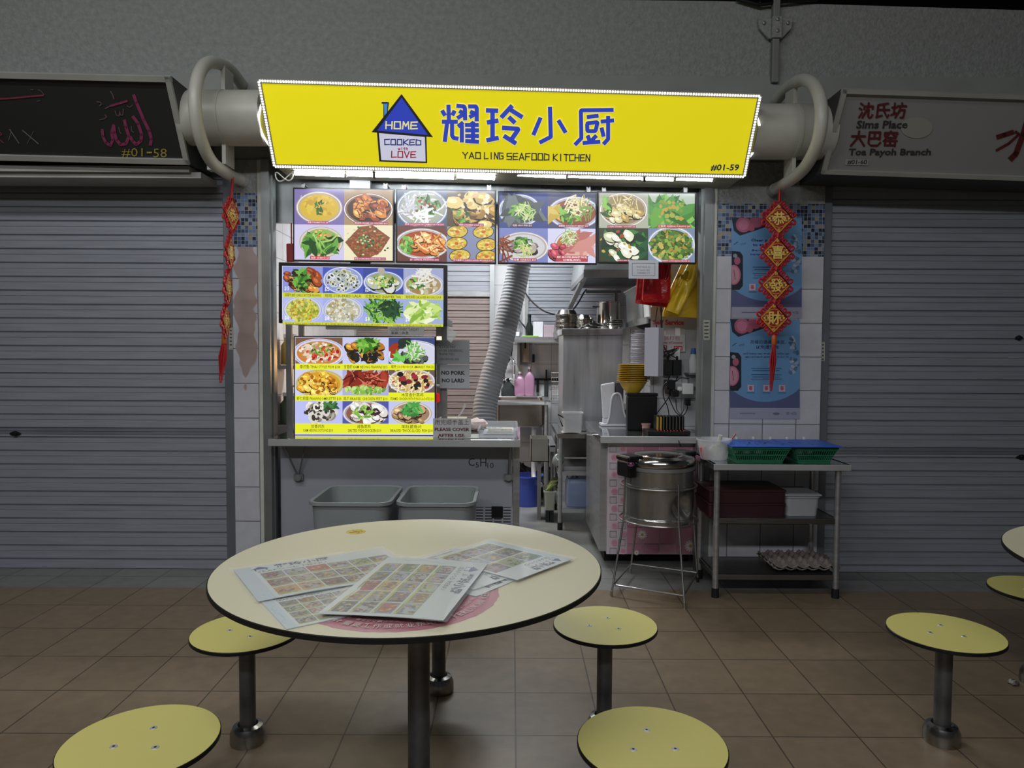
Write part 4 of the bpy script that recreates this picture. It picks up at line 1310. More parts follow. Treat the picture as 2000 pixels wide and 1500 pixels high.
# ================================================================ the counter
TOPZ = .88
STEEL2 = mat('worktop_steel', 'b4b6b8', .06, .95, .12, 4)
wt = thing('serving_counter', 'long stainless steel counter top under the menu screens', 'counter', (-.73, 4.8, TOPZ))
xl, xr = P(523, 870, 4.40).x, P(1017, 870, 4.40).x
MB().box((xl, 4.40, TOPZ - .004), (xr, 5.2, TOPZ)).box((xl, 4.43, TOPZ - .047), (xl + .02, 5.2, TOPZ)).box((xr - .02, 4.43, TOPZ - .047), (xr, 5.2, TOPZ)).build('worktop', STEEL2, wt, bevel=.002)
LIP = mat('satin_lip', 'b4b6b4', .45, .45, .08, 4)
MB().box((xl, 4.40, TOPZ - .047), (xr, 4.43, TOPZ)).build('front_lip', LIP, wt, bevel=.004)
for xs_ in ((553, 583, 597), (996, 993, 1000)):
    a_, b_, c_ = P(xs_[0], 878, 4.45), P(xs_[1], 932, 4.60), P(xs_[2], 878, 4.52)
    a_.z = c_.z = TOPZ - .04
    m = MB().tube([a_, b_], .006, 8).tube([c_, b_], .005, 8).lathe([(.0, -.02), (.022, -.02), (.022, .015), (0, .015)], 12, tuple(b_), 'Y').box((b_.x - .03, 4.595, b_.z - .02), (b_.x + .03, 4.61, b_.z + .02))
    m.build('folding_bracket', DSTEEL, wt)
fr = thing('undercounter_fridge', 'grey fridge under the serving counter marked C5H10, with a vent grille', 'fridge', (-.73, 4.9, 0))
FP = mat('fridge_grey_panel', 'a0a3ac', .45, .2, .05, 2)
fx0, fx1 = P(548, 960, 4.62).x, P(1001, 960, 4.62).x
MB().box((fx0, 4.62, .08), (fx1, 5.18, TOPZ - .05)).build('body', FP, fr, bevel=.004)
MB().box((xl + .02, 4.66, 0), (fx0 - .012, 4.72, TOPZ - .05)).build('side_post', DSTEEL, fr)
MB().box((fx1 + .003, 4.61, 0), (xr - .003, 5.18, TOPZ - .05)).build('corner_post', STEEL, fr)
for px in (fx0 + .06, fx1 - .06):
    for py in (4.68, 5.1):
        MB().cyl((px, py, 0), (px, py, .08), .025).build('foot', DSTEEL, fr)
g0, g1 = P(928, 990, 4.618), P(999, 1047, 4.618)
gr = MB().box((g0.x, 4.612, g1.z), (g1.x, 4.62, g0.z)).build('vent_grille', BLACK, fr)
sl_ = MB()
for i in range(10):
    z = g1.z + (g0.z - g1.z) * (i + .5) / 10
    sl_.box((g0.x, 4.606, z - .0055), (g1.x, 4.612, z + .0055))
for i in range(5):
    x = g0.x + (g1.x - g0.x) * i / 4
    sl_.box((x - .006, 4.605, g1.z), (x + .006, 4.612, g0.z))
sl_.build('grille_slat', FP, gr)
pc0, pc1 = P(960, 989, 4.6), P(982, 1011, 4.6)
MB().box((pc0.x, 4.596, pc1.z), (pc1.x, 4.606, pc0.z)).build('control_box', BLACK, gr)
c = Canvas(*facing(4.619), 3e-5)
for s, a_, b_, c_, d_ in (('C', 915, 895, 927, 910), ('5', 929, 903, 935, 913), ('H', 938, 895, 950, 911), ('10', 952, 904, 964, 914)):
    c.text(s, a_, b_, c_, d_, '26262c', 0, 0, 3)
c.build('lettering_print', PAPER, fr)


def rloop(cx, cy, hx, hy, r, z, n=6):
    pts = []
    for sx, sy, a0 in ((1, 1, 0), (-1, 1, 90), (-1, -1, 180), (1, -1, 270)):
        for i in range(n + 1):
            a = radians(a0 + 90 * i / n)
            pts.append((cx + sx * (hx - r) + r * cos(a), cy + sy * (hy - r) + r * sin(a), z))
    return pts


def loft(loops, cap0=True, cap1=True):
    n = len(loops[0])
    vs = [p for l in loops for p in l]
    fs = [(i * n + k, i * n + (k + 1) % n, (i + 1) * n + (k + 1) % n, (i + 1) * n + k) for i in range(len(loops) - 1) for k in range(n)]
    if cap0:
        fs.append(tuple(reversed(range(n))))
    if cap1:
        fs.append(tuple((len(loops) - 1) * n + k for k in range(n)))
    return MB().add(vs, fs)


def tub(name, x0, x1, y0, y1, z0, z1, m, par, r=.05, taper=.85, wall=.006, rim=.012, smooth=True):
    cx, cy, hx, hy = (x0 + x1) / 2, (y0 + y1) / 2, (x1 - x0) / 2, (y1 - y0) / 2
    t = taper
    L = [rloop(cx, cy, hx * t - rim, hy * t - rim, r * t, z0), rloop(cx, cy, hx - rim, hy - rim, r, z1 - rim * 1.6), rloop(cx, cy, hx, hy, r + rim * .5, z1 - rim * 1.5), rloop(cx, cy, hx, hy, r + rim * .5, z1 - rim * .2), rloop(cx, cy, hx - rim * .3, hy - rim * .3, r, z1),
         rloop(cx, cy, hx - rim - wall, hy - rim - wall, r, z1 - rim * .3), rloop(cx, cy, hx * t - rim - wall, hy * t - rim - wall, r * t, z0 + wall)]
    return loft(L).build(name, m, par, smooth=smooth)


BINM = mat('grey_bin_plastic', '8a9090', .42, 0, .05, 6)
for x0, x1, lab in ((597, 762, 'open grey plastic bin under the counter, below the counter screen'), (770, 929, 'open grey plastic bin under the counter next to the vent grille')):
    X0, X1 = P(x0, 987, 3.86).x, P(x1, 987, 3.86).x
    b = thing('waste_bin', lab, 'bin', ((X0 + X1) / 2, 4.12, 0), 'grey bins under the counter')
    tub('bin_body', X0, X1, 3.86, 4.38, 0, .60, BINM, b, .07, .84, .006, .014)
# things on the counter top
tr_ = thing('plastic_tray', 'clear plastic tray on the end of the serving counter', 'tray', (-.1, 4.75, TOPZ))
CLEAR = mat('clear_plastic', 'd4d8dc', .15, 0, alpha=.35)
FROST = mat('frosted_plastic', 'cfd2d2', .35, 0, alpha=.62)
X0, X1 = P(934, 855, 4.62).x, P(1015, 855, 4.5).x - .01
tub('tray_body', X0, X1, 4.48, 5.1, TOPZ + .001, TOPZ + .05, CLEAR, tr_, .02, .97, .003, .006)
random.seed(5)
FOODC = 'b88a40 8a5a30 5c7a3c a8483c 7c8c98 c8a860 6c4a38 98a470'.split()


def menu_art(c, w_, h_, seed, cols=6, rows=5, title=('SEAFOOD MENU',), hd=.2):
    """printed menu: heading with house mark, a grid of dish photos with yellow captions"""
    R = random.Random(seed)
    c.k = 3
    c.rect(0, 0, w_, h_, 'd3d8d2')
    c.rect(0, 0, w_ * .1, h_, 'c3cfd0')
    for i in range(5):   # pale branch drawing
        x, y = w_ * .05, h_ * (.5 + .1 * i)
        c.line([(x, y), (x + w_ * R.uniform(-.04, .04), y - h_ * .1), (x + w_ * R.uniform(-.04, .05), y - h_ * .17)], w_ * .003, '8fa0a8')
    c.poly([(w_ * .09, h_ * .11), (w_ * .15, h_ * .035), (w_ * .21, h_ * .11)], '33447c')
    c.rect(w_ * .11, h_ * .11, w_ * .19, h_ * .165, '33447c')
    c.rect(w_ * .12, h_ * .12, w_ * .18, h_ * .16, 'd3d8d2')
    c.text('耀玲小厨', w_ * .24, h_ * .035, w_ * .60, h_ * .15, '262c38', .03)
    c.text(title[0], w_ * .12, h_ * .18, w_ * .56, h_ * .225, '343c44', .0)
    gx0, gx1, gy0, gy1 = w_ * .12, w_ * .97, h_ * .25, h_ * .96
    cw, ch = (gx1 - gx0) / cols, (gy1 - gy0) / rows
    k0 = c.k
    for r in range(rows):
        for q_ in range(cols):
            x, y = gx0 + cw * q_, gy0 + ch * r
            a_, b_ = (x + cw * .03, y + ch * .03), (x + cw * .97, y + ch * .8)
            base = R.choice(FOODC)
            c.rect(*a_, *b_, R.choice(['80849a', '605850', '8c8678', '74706c', base]), k=k0)
            c.ell((a_[0] + b_[0]) / 2, (a_[1] + b_[1]) / 2, cw * .42, ch * .36, R.choice(['a8a8ac', '8c8480', base]), 16, k=k0 + 1)
            pal = [base, base, R.choice(FOODC), R.choice(FOODC), 'b8ac88', '4c4438']
            for i in range(26):
                c.ell(R.uniform(a_[0] + cw * .1, b_[0] - cw * .1), R.uniform(a_[1] + ch * .1, b_[1] - ch * .1), cw * R.uniform(.05, .12), ch * R.uniform(.05, .09), R.choice(pal), 6, R.uniform(0, 3), jit=.25, clip=(*a_, *b_), k=k0 + 2 + i)
            c.rect(x + cw * .03, y + ch * .8, x + cw * .97, y + ch * .93, 'bfba52', k=k0 + 30)
            c.rect(x + cw * .12, y + ch * .845, x + cw * .8, y + ch * .885, '5c5c34', k=k0 + 31)
    c.k = k0 + 32


def sheet(name, label, cat, o_, ux, uy, w_, h_, seed, group=None, thick=.0015, curl=None, plastic=True, **kw):
    o_, ux, uy = Vector(o_), Vector(ux).normalized(), Vector(uy).normalized()
    n_ = uy.cross(ux).normalized()
    if n_.z < 0:
        n_ = -n_
    t = thing(name, label, cat, tuple(o_ + ux * w_ / 2 + uy * h_ / 2), group)
    f0 = frame(o_, ux, uy)
    fz = (lambda x, y: f0(x, y) + n_ * curl(x / w_, y / h_)) if curl else f0
    NX = 12
    g = MB()
    g.grid(lambda u, v: fz(u * w_, v * h_), NX, NX)
    g.build('sheet', mat('menu_paper', 'c9cfc9', .5), t, solid=thick)
    c = Canvas(lambda x, y: fz(x, y) + n_ * (thick / 2), n_, 1.2e-5, 3)
    menu_art(c, w_, h_, seed, **kw)
    c.build('menu_print', LAMIN, t)
    if plastic:
        MB().grid(lambda u, v: fz(-.012 + u * (w_ + .024), -.012 + v * (h_ + .024)) + n_ * (.0028 + .0014 * sin(9 * u + 2) * sin(7 * v + 1) + .0007 * sin(31 * u + 5 * v) * sin(17 * v + 9 * u)), 30, 30).build('plastic_sleeve', mat('clear_sleeve', 'f4f8fa', .1, 0, alpha=.16), t, smooth='all')
    return t


sheet('printed_menu', 'printed picture menu lying in the clear tray on the counter', 'menu', (X0 + .03, 5.02, TOPZ + .012), (1, 0, 0), (0, -1, 0), X1 - X0 - .06, .4, 3, plastic=False)
p = P(900, 860, 4.47)
tag(MB().grid(lambda u, v: (P(858, 858, 4.47).x + u * .25, 4.46 + v * .22, TOPZ + .0015 + .001 * sin(3 * u) * v), 6, 6).build('paper_sheet', mat('white_sheet', 'a4a8a4', .5), solid=.0015), 'loose white paper lying on the counter in front of the cover card', 'paper')
# sauce tub with ladle
t = thing('sauce_tub', 'cream plastic sauce tub with ladle behind the cover card', 'tub', tuple(P(884, 830, 4.85).xy) + (TOPZ,))
CREAM = mat('cream_plastic', 'b8b49c', .4)
c0 = P(884, 830, 4.85)
tub('tub_body', c0.x - .09, c0.x + .09, 4.78, 4.93, TOPZ, TOPZ + .085, CREAM, t, .02, .88, .003, .006)
MB().box((c0.x - .095, 4.775, TOPZ + .086), (c0.x + .095, 4.935, TOPZ + .094)).build('lid', CREAM, t, bevel=.004)
MB().tube([(c0.x + .03, 4.86, TOPZ + .09), (c0.x + .06, 4.87, TOPZ + .13), (c0.x + .085, 4.88, TOPZ + .185)], [.006, .007, .01], 8).build('ladle_handle', CLEAR, t, smooth=True)
# crumpled tissue
c0 = P(930, 832, 4.95)
random.seed(2)
g = MB()
g.lathe([(.0, .0)] + [(.075 * sin(pi * i / 10) + .012 * (i % 2), .04 - .04 * cos(pi * i / 10)) for i in range(1, 10)] + [(0, .08)], 14, (c0.x, c0.y, TOPZ + .001))
g.v = [(x + random.uniform(-.012, .012), y + random.uniform(-.012, .012), max(z + random.uniform(-.012, .012), TOPZ + .001)) for x, y, z in g.v]
tag(g.build('crumpled_tissue', mat('pink_tissue', 'd8c4c0', .8), smooth='all', sub=1), 'crumpled pale pink tissue on the counter beside the clear tray', 'tissue')
# glass food case behind the screens
fc = thing('display_case', 'steel framed warm lit glass case behind the counter screen', 'display case', (-.95, 5.0, TOPZ))
GLASS = mat('case_glass', 'e8f0f0', .03, 0, alpha=.12)
for px, Y in ((566, 4.78), (868, 4.78), (590, 5.16), (858, 5.16)):
    p = P(px, 800, Y)
    MB().box((p.x - .018, Y - .015, TOPZ), (p.x + .018, Y + .015, 1.62)).build('corner_post', DSTEEL, fc)
a_, b_ = P(566, 700, 4.78).x, P(868, 700, 4.78).x
MB().box((a_ - .02, 4.76, 1.60), (b_ + .02, 5.18, 1.64)).build('top_panel', DSTEEL, fc)
MB().box((a_, 4.777, TOPZ + .01), (b_, 4.782, 1.60)).build('glass_pane', GLASS, fc)
MB().box((a_, 4.80, 1.18), (b_, 5.15, 1.19)).build('shelf', DSTEEL, fc)
hl = P(862, 661, 5.0)
o = thing('heat_lamp', 'small glowing orange heat lamp at the upper corner of the glass case', 'lamp', tuple(hl))
MB().box((hl.x - .03, 4.98, hl.z - .012), (hl.x + .02, 5.04, hl.z + .012)).build('lamp_glow', mat('lamp_glow', 'ffc890', .5, emit=5), o)
MB().box((hl.x - .035, 4.985, hl.z + .013), (hl.x + .025, 5.05, 1.6)).build('lamp_hood', DSTEEL, o)
jl = V(-1.635, 0, 0)
for i, (zz, r, lab) in enumerate(((1.32, .07, 'yellow sauce jar on the upper shelf by the jamb, left of the counter screen'), (.89, .08, 'green lidded jar low on the counter by the jamb'))):
    j = thing('sauce_jar', lab, 'jar', (jl.x, 5.3, zz))
    MB().lathe([(0, 0), (r, .0), (r, .14), (r * .7, .17), (r * .7, .2), (0, .2)], 20, (jl.x, 5.3, zz)).build('jar_body', mat('sauce_yellow' if i == 0 else 'sauce_green', 'b89448' if i == 0 else '4a5c44', .3), j, smooth=True)
    MB().lathe([(0, .2), (r * .76, .2), (r * .76, .225), (0, .225)], 20, (jl.x, 5.3, zz)).build('lid', WHITE, j)
tag(MB().box((-1.715, 5.2, 1.29), (jl.x + .1, 5.42, 1.315)).build('wall_shelf', DSTEEL), 'narrow steel shelf holding the yellow sauce jar beside the jamb', 'shelf')
tag(MB().box((-1.715, 5.2, .0), (jl.x + .1, 5.42, .885)).build('steel_cupboard', DSTEEL, bevel=.004), 'narrow steel cupboard beside the jamb behind the counter screen', 'cupboard')
rb = P(569, 494, 4.72)
t = thing('red_packet', 'red packet hanging behind the corner of the first menu screen', 'packet', tuple(rb))
MB().box((rb.x - .03, 4.705, rb.z - .06), (rb.x + .05, 4.73, rb.z + .06)).build('packet_body', mat('red_packet', '9c2428', .5), t, bevel=.008)
MB().box((rb.x, 4.71, rb.z + .06), (rb.x + .008, 4.715, zh + .01)).build('hanging_cord', RED, t)
rb = P(854, 777, 4.70)
tag(MB().box((rb.x - .016, 4.69, rb.z - .03), (rb.x + .014, 4.712, rb.z + .03)).build('red_indicator', mat('red_indicator', 'd82820', .4, emit=.5), bevel=.006), 'small glowing red square beside the counter screen', 'indicator')
pb = P(884, 656, 4.45)
tag(MB().prism([(pb.x - .034, 4.44, pb.z + .07), (pb.x + .03, 4.45, pb.z + .01), (pb.x - .01, 4.44, pb.z - .045), (pb.x - .034, 4.44, pb.z - .02)], (0, .02, 0)).build('plastic_pouch', CLEAR, bevel=.004), 'clear plastic pouch hanging at the corner of the wide monitor', 'pouch')
# ================================================================ kitchen, right hand counter and its load
cw = thing('kitchen_counter', 'stainless counter with pink patterned front behind the rice cooker', 'counter', (.93, 5.1, 0))
kx0, kx1 = .575, 1.262
MB().box((kx0, 4.628, TOPZ - .045), (kx1, 5.62, TOPZ)).build('worktop', STEEL2, cw, bevel=.002)
MB().box((kx0, 4.615, TOPZ - .045), (kx1, 4.629, TOPZ)).build('front_lip', LIP, cw, bevel=.003)
MB().box((kx0 + .012, 4.72, .10), (kx1 - .05, 5.6, TOPZ - .046)).build('cabinet_body', STEEL, cw)
MB().box((kx0 + .06, 4.84, 0), (kx1 - .05, 5.55, .10)).build('plinth', RUBBER, cw)
p0, p1 = P(1187, 868, 4.69), P(1361, 1083, 4.69)
MB().box((p0.x, 4.69, p1.z), (p1.x, 4.72, TOPZ - .046)).build('front_panel', mat('panel_white', 'cbbfc4', .4), cw)
c = Canvas(*facing(4.689), 3e-5, 2)
for r in range(13):
    for q_ in range(2):
        x, y = 1196 + q_ * 17, 877 + r * 16.6
        if (r + q_) % 2:
            c.ell(x + 4, y, 6.4, 6.4, 'cf98a6' if r % 3 else 'd6a8b2', 20)
            c.ell(x + 4, y, 4.2, 4.2, 'c88c9c', 16)
        else:
            c.line([(x - 5, y - 6), (x + 8, y - 6), (x + 8, y + 6), (x - 5, y + 6)], .7, '807880', closed=True)
            for i in range(4):
                c.line([(x - 3 + 3 * i, y - 5), (x - 3 + 3 * i, y + 5)], .4, 'b8aab0')
for i in range(5):
    for j in range(7):
        x, y = 1224 + i * 32, 872 + j * 31.8
        c.rect(x, y, min(x + 30.5, 1359), min(y + 30.4, 1081), ('c08498', 'b87a90', 'c48c9e')[(i + j) % 3])
for x, y, s in ((1254, 1044, 9), (1229, 1014, 10), (1348, 1066, 11), (1243, 1079, 5), (1330, 985, 8), (1240, 905, 8)):
    for i in range(14):
        a = 2 * pi * i / 14
        c.ell(x + s * .6 * cos(a), y + s * .6 * sin(a), s * .5, s * .14, 'e8e0e0', 8, a)
    c.ell(x, y, s * .3, s * .3, 'c8a83c', 10)
c.build('panel_print', canvas_mat('glazed_print', 0, .3), cw)
# partition with the power board above that counter
pa, pb = P(1270, 860, 5.06), P(1372, 500, 5.06)
struct(MB().box((pa.x, 5.06, TOPZ + .001), (1.318, 5.10, 1.27)).build('wall_partition', KITCH_T))
struct(MB().box((pa.x, 5.06, 1.27), (1.318, 5.10, 2.4)).build('wall_partition_upper', mat('grey_board', 'a6a8aa', .5, .2, .06, 4)))


def ex1(c):
    c.rect(1277, 645, 1300, 655, 'c4c4c4')
    c.rect(1277, 645, 1286, 655, 'a08a30')
    c.ell(1281.5, 650, 2.6, 2.6, '3c3010', 10)
    for i in range(3):
        c.rect(1288, 646.5 + i * 3, 1298, 647.4 + i * 3, '7a7a7a')


notice('paper_notice', 'white sign with red Self Service lettering below the red bags', 1271, 600, 1338, 657, 5.05, .004, [('Self', 1275, 625, 1296, 634, '9c2a34', .045), ('Service', 1299, 624, 1336, 635, '9c2a34', .045)], 'a4a4a6', ex1)


def ex2(c):
    c.rect(1283, 674, 1303, 683, 'a83440')
    c.rect(1316, 675, 1333, 684, 'a83440')


notice('paper_notice', 'white takeaway price sign with red writing behind the hanging cables', 1275, 653, 1338, 686, 5.045, .012, [('袋装打包', 1286, 656, 1328, 664, 'a02832', .0), ('Take Away w/Container', 1279, 666, 1334, 672.5, 'a02832', .02), ('$0.50', 1285, 675.5, 1301, 681.5, 'e0d0d0', .02), ('$1.00', 1318, 677, 1331, 683, 'e0d0d0', .02), ('大', 1309, 676, 1312, 679, '444444', 0)], 'b4b4b6', ex2)
p = P(1324, 648, 5.04)
tag(MB().box((p.x - .018, 5.042, p.z - .03), (p.x + .018, 5.058, p.z + .03)).build('wall_switch', WHITE, bevel=.003), 'small white switch plate beside the Self Service sign', 'switch')
p = P(1322, 700, 5.04)
tag(MB().box((p.x - .016, 5.04, p.z - .08), (p.x + .02, 5.058, p.z + .07)).build('cable_cover', WHITE), 'white upright cable cover running down below the takeaway sign', 'cable cover')
# white standing code box
qb = P(1279, 690, 4.9)
q_ = thing('display_box', 'white cardboard box fixed above the black bin, code panel left blank', 'box', (qb.x, 4.9, 1.26))
M_ = Matrix.Rotation(radians(-32), 3, 'Z')
ce = V(qb.x, 4.93, (P(1265, 735, 4.9).z + P(1265, 640, 4.9).z) / 2)
hz = (P(1265, 640, 4.9).z - P(1265, 735, 4.9).z) / 2
MB().obox(ce, M_ @ V(.05, 0, 0), M_ @ V(0, .05, 0), (0, 0, hz)).build('box_body', mat('white_card', 'c6c6d2', .5), q_, bevel=.003)
MB().obox(ce + V(.03, .085, .03), (.01, 0, 0), (0, .045, 0), (0, 0, .02)).build('bracket', DSTEEL, q_)
# wall shelves along the partition
for (z, y1, lab) in ((1.665, 6.3, 'steel wall shelf carrying the white storage boxes'), (1.275, 6.2, 'lower steel wall shelf carrying the white plate stacks')):
    sh = thing('wall_shelf', lab, 'shelf', (1.12, 5.7, z), 'steel wall shelves')
    MB().box((.955, 5.11, z), (1.315, y1, z + .012)).box((.955, 5.11, z - .035), (.967, y1, z)).build('shelf_board', STEEL, sh)
    for yy in (5.3, 6.0):
        MB().prism([(.98, yy, z), (1.318, yy, z), (1.318, yy, z - .16)], (0, .012, 0)).build('bracket', DSTEEL, sh)
sb = thing('storage_box', 'large white translucent storage box on the upper wall shelf', 'box', (1.1, 5.75, 1.678))
tub('box_body', .96, 1.28, 5.4, 6.2, 1.678, 1.93, FROST, sb, .03, .93, .004, .01)
MB().box((.955, 5.395, 1.931), (1.285, 6.205, 1.945)).build('lid', WHITE, sb, bevel=.004)
sb = thing('storage_box', 'small white box in front of the large storage box', 'box', (1.1, 5.25, 1.678))
tub('box_body', .965, 1.25, 5.13, 5.36, 1.678, 1.80, WHITE, sb, .02, .95, .004, .006)
# plates and bowls
PLM = mat('white_melamine', 'cfccd4', .3)
YEM = mat('yellow_melamine', 'b8942c', .3, 0, .08, 6)


def plate(name, lab, loc, group, r=.105, m=PLM):
    t = MB().lathe([(0, 0), (r * .6, 0), (r * .95, .012), (r, .017), (r * .98, .019), (r * .6, .005), (0, .004)], 30).build(name, m, smooth=True)
    t.location = loc
    return tag(t, lab, 'plate' if 'plate' in name else 'bowl', group)


px0 = plate('plate', 'white plate in the two stacks on the lower wall shelf', (1.0, 5.42, 1.2885), 'white plates on the lower wall shelf')
for i in range(1, 27):
    dup(px0, (1.0 + random.uniform(-.004, .004), 5.42, 1.2885 + i * .0098))
for i in range(31):
    dup(px0, (1.07 + random.uniform(-.004, .004), 5.68, 1.2885 + i * .0098))
bx, by = P(1236, 745, 5.05).x, 5.05
bb = MB().lathe([(0, 0), (.05, 0), (.052, .006), (.075, .035), (.098, .076), (.114, .080), (.1135, .0835), (.096, .0805), (.070, .038), (.045, .010), (0, .008)], 32).build('bowl', YEM, smooth=True)
z0 = 1.142
bb.location = (bx, by, z0)
tag(bb, 'yellow bowl nested in the leaning stack on the black bin', 'bowl', 'yellow bowls on the black bin')
for i in range(1, 10):
    dup(bb, (bx + .001 * i, by, z0 + i * .0128))
bk_ = thing('black_bin', 'square black lidded bin under the stack of yellow bowls', 'bin', (bx, 5.05, TOPZ))
x0, x1 = P(1224, 800, 5.0).x, P(1282, 800, 5.0).x
MB().box((x0, 4.97, TOPZ + .001), (x1, 5.04 + .0, 1.12)).build('bin_body', BLACK, bk_, bevel=.008)
MB().box((x0 - .004, 4.966, 1.121), (x1 + .004, 5.05, 1.14)).build('lid', BLACK, bk_, bevel=.004)
# white plate holder
ph = P(1201, 832, 5.25)
hp = thing('napkin_holder', 'white curved napkin holder standing on the kitchen counter', 'holder', (ph.x, 5.3, TOPZ))
WG = mat('glossy_white', 'd6d6da', .25)


def f1(px, py):
    p = P(px, py, 5.25)
    return p


pts = [(1175, 832), (1185, 828), (1190, 812), (1193, 785), (1197, 772), (1204, 768), (1211, 771), (1215, 785), (1219, 808), (1224, 816), (1228, 817), (1228, 832)]
MB().prism([V(f1(x, y).x, 5.24, max(f1(x, y).z, TOPZ + .001)) for x, y in pts], (0, .012, 0)).build('front_arch', mat('pale_grey_plastic', '9c9ca2', .35), hp)
arch = [V(f1(x, y).x, 5.236, max(f1(x, y).z, TOPZ + .008)) for x, y in pts[1:-1]]
MB().tube(catmull(arch, 3), .007, 8).build('arch_edge', WG, hp, smooth=True)
MB().prism([V(f1(1176, 742).x, 5.30, f1(0, 746).z), V(f1(1203, 742).x, 5.30, f1(0, 741).z), V(f1(1203, 800).x, 5.28, f1(0, 810).z), V(f1(1179, 812).x, 5.28, f1(0, 812).z)], (0, .05, 0)).build('back_plate', WG, hp, bevel=.008)
MB().box((f1(1174, 800).x, 5.235, TOPZ + .001), (f1(1229, 800).x, 5.37, TOPZ + .02)).box((f1(1179, 800).x, 5.285, TOPZ + .02), (f1(1226, 800).x, 5.33, f1(0, 812).z)).build('base', WG, hp, bevel=.006)
for i in range(1):
    MB().box((f1(1204, 800).x, 5.29, f1(0, 800).z), (f1(1219, 800).x, 5.36, f1(0, 742).z)).build('napkin_sheets', mat('dark_napkins', '4a4a50', .7), hp)
# pager dock and pagers
PD0, PD1 = P(1262, 848, 4.72), P(1345, 848, 4.72)
dk = thing('pager_dock', 'black charging tray holding the row of pagers on the counter', 'tray', ((PD0.x + PD1.x) / 2, 4.75, TOPZ))
MB().box((PD0.x, 4.67, TOPZ + .001), (PD1.x, 4.85, TOPZ + .03)).build('tray_body', BLACK, dk, bevel=.004)
for i in range(9):
    x = P(1281 + i * 6.2, 842, 4.75).x
    MB().box((x - .002, 4.68, TOPZ + .03), (x + .002, 4.69, TOPZ + .034)).build('charging_light', mat('red_led', 'c02020', .4, emit=.8), dk)
    t = thing('queue_pager', 'black queue pager standing in the charging tray' if i > 1 else 'queue pager with yellow edge, %s in the charging tray' % ('outermost' if i == 0 else 'next to the outermost'), 'pager', (x, 4.75, TOPZ + .031), 'queue pagers in the charging tray')
    MB().box((x - .0085, 4.70, TOPZ + .031), (x + .0085, 4.79, TOPZ + .125)).build('pager_body', BLACK, t, bevel=.004)
    MB().box((x - .006, 4.696, TOPZ + .035), (x + (.006 if i < 2 else -.002), 4.70, TOPZ + .12)).build('coloured_edge', mat('pager_yellow', 'b08c34', .4) if i < 2 else mat('pager_grey', '55564c', .4), t)
# small dip tub
dt = P(1272, 838, 4.78)
t = thing('dip_tub', 'small clear tub of pink sauce beside the pagers', 'tub', (dt.x, 4.9, TOPZ))
MB().lathe([(0, .001), (.024, .001), (.03, .05), (.033, .05), (.033, .056), (.0, .056)], 20, (dt.x - .012, 4.90, TOPZ)).build('tub_body', mat('pink_sauce', 'b48c84', .35), t, smooth=True)
# power adapters, sockets and leads
ad = P(1306, 718, 4.95)
for i, px in enumerate((1306, 1324)):
    p = P(px, 718, 4.99)
    t = thing('power_adapter', 'black power adapter under the takeaway sign, ' + ('next to the blank white box' if i == 0 else 'the one nearer the steel post'), 'adapter', tuple(p), 'black power adapters')
    MB().box((p.x - .029, 5.0, p.z - .055), (p.x + .029, 5.055, p.z + .055)).build('adapter_body', BLACK, t, bevel=.004)
    MB().cyl((p.x, 5.02, p.z + .055), (p.x, 5.02, p.z + .08), .008).build('plug_end', BLACK, t)
so = P(1352, 745, 5.0)
t = thing('wall_socket', 'grey wall socket box with a white double plug beside the steel post', 'socket', tuple(so))
MB().box((so.x - .02, 4.99, so.z - .04), (so.x + .045, 5.058, so.z + .06)).build('socket_box', mat('grey_socket_box', '8c9092', .5), t, bevel=.004)
wp = P(1342, 760, 4.94)
MB().box((wp.x - .035, 4.92, wp.z - .035), (wp.x + .04, 4.99, wp.z + .04)).build('adaptor_plug', WHITE, t, bevel=.006)
MB().lathe([(.016, 0), (.018, .02), (.016, .03)], 14, (wp.x - .066, 4.955, wp.z), 'X').build('round_plug', WHITE, t, smooth=True)
for i, (px, py, hw, hh) in enumerate(((1310, 752, .03, .035), (1319, 768, .022, .025), (1303, 762, .013, .025), (1343, 785, .018, .025))):
    p = P(px, py, 4.96)
    nm_ = ('black plug in the cluster above the pagers, largest one', 'black plug below the largest plug above the pagers', 'brown plug hanging beside the largest black plug', 'black plug hanging under the white double plug')[i]
    tag(MB().box((p.x - hw, 4.94, p.z - hh), (p.x + hw, (5.06 if i < 2 else 4.985), p.z + hh)).build('mains_plug', BLACK if i != 2 else mat('brown_plug', '2c2019', .4), bevel=.006), nm_, 'plug')


def lead(pts, r, lab, m=BLACK):
    pp_ = [P(x, y, Y) for x, y, Y in pts]
    tag(MB().tube(catmull(pp_, 7), r, 7).build('power_lead', m, smooth=True), lab, 'cable', 'leads over the kitchen counter')


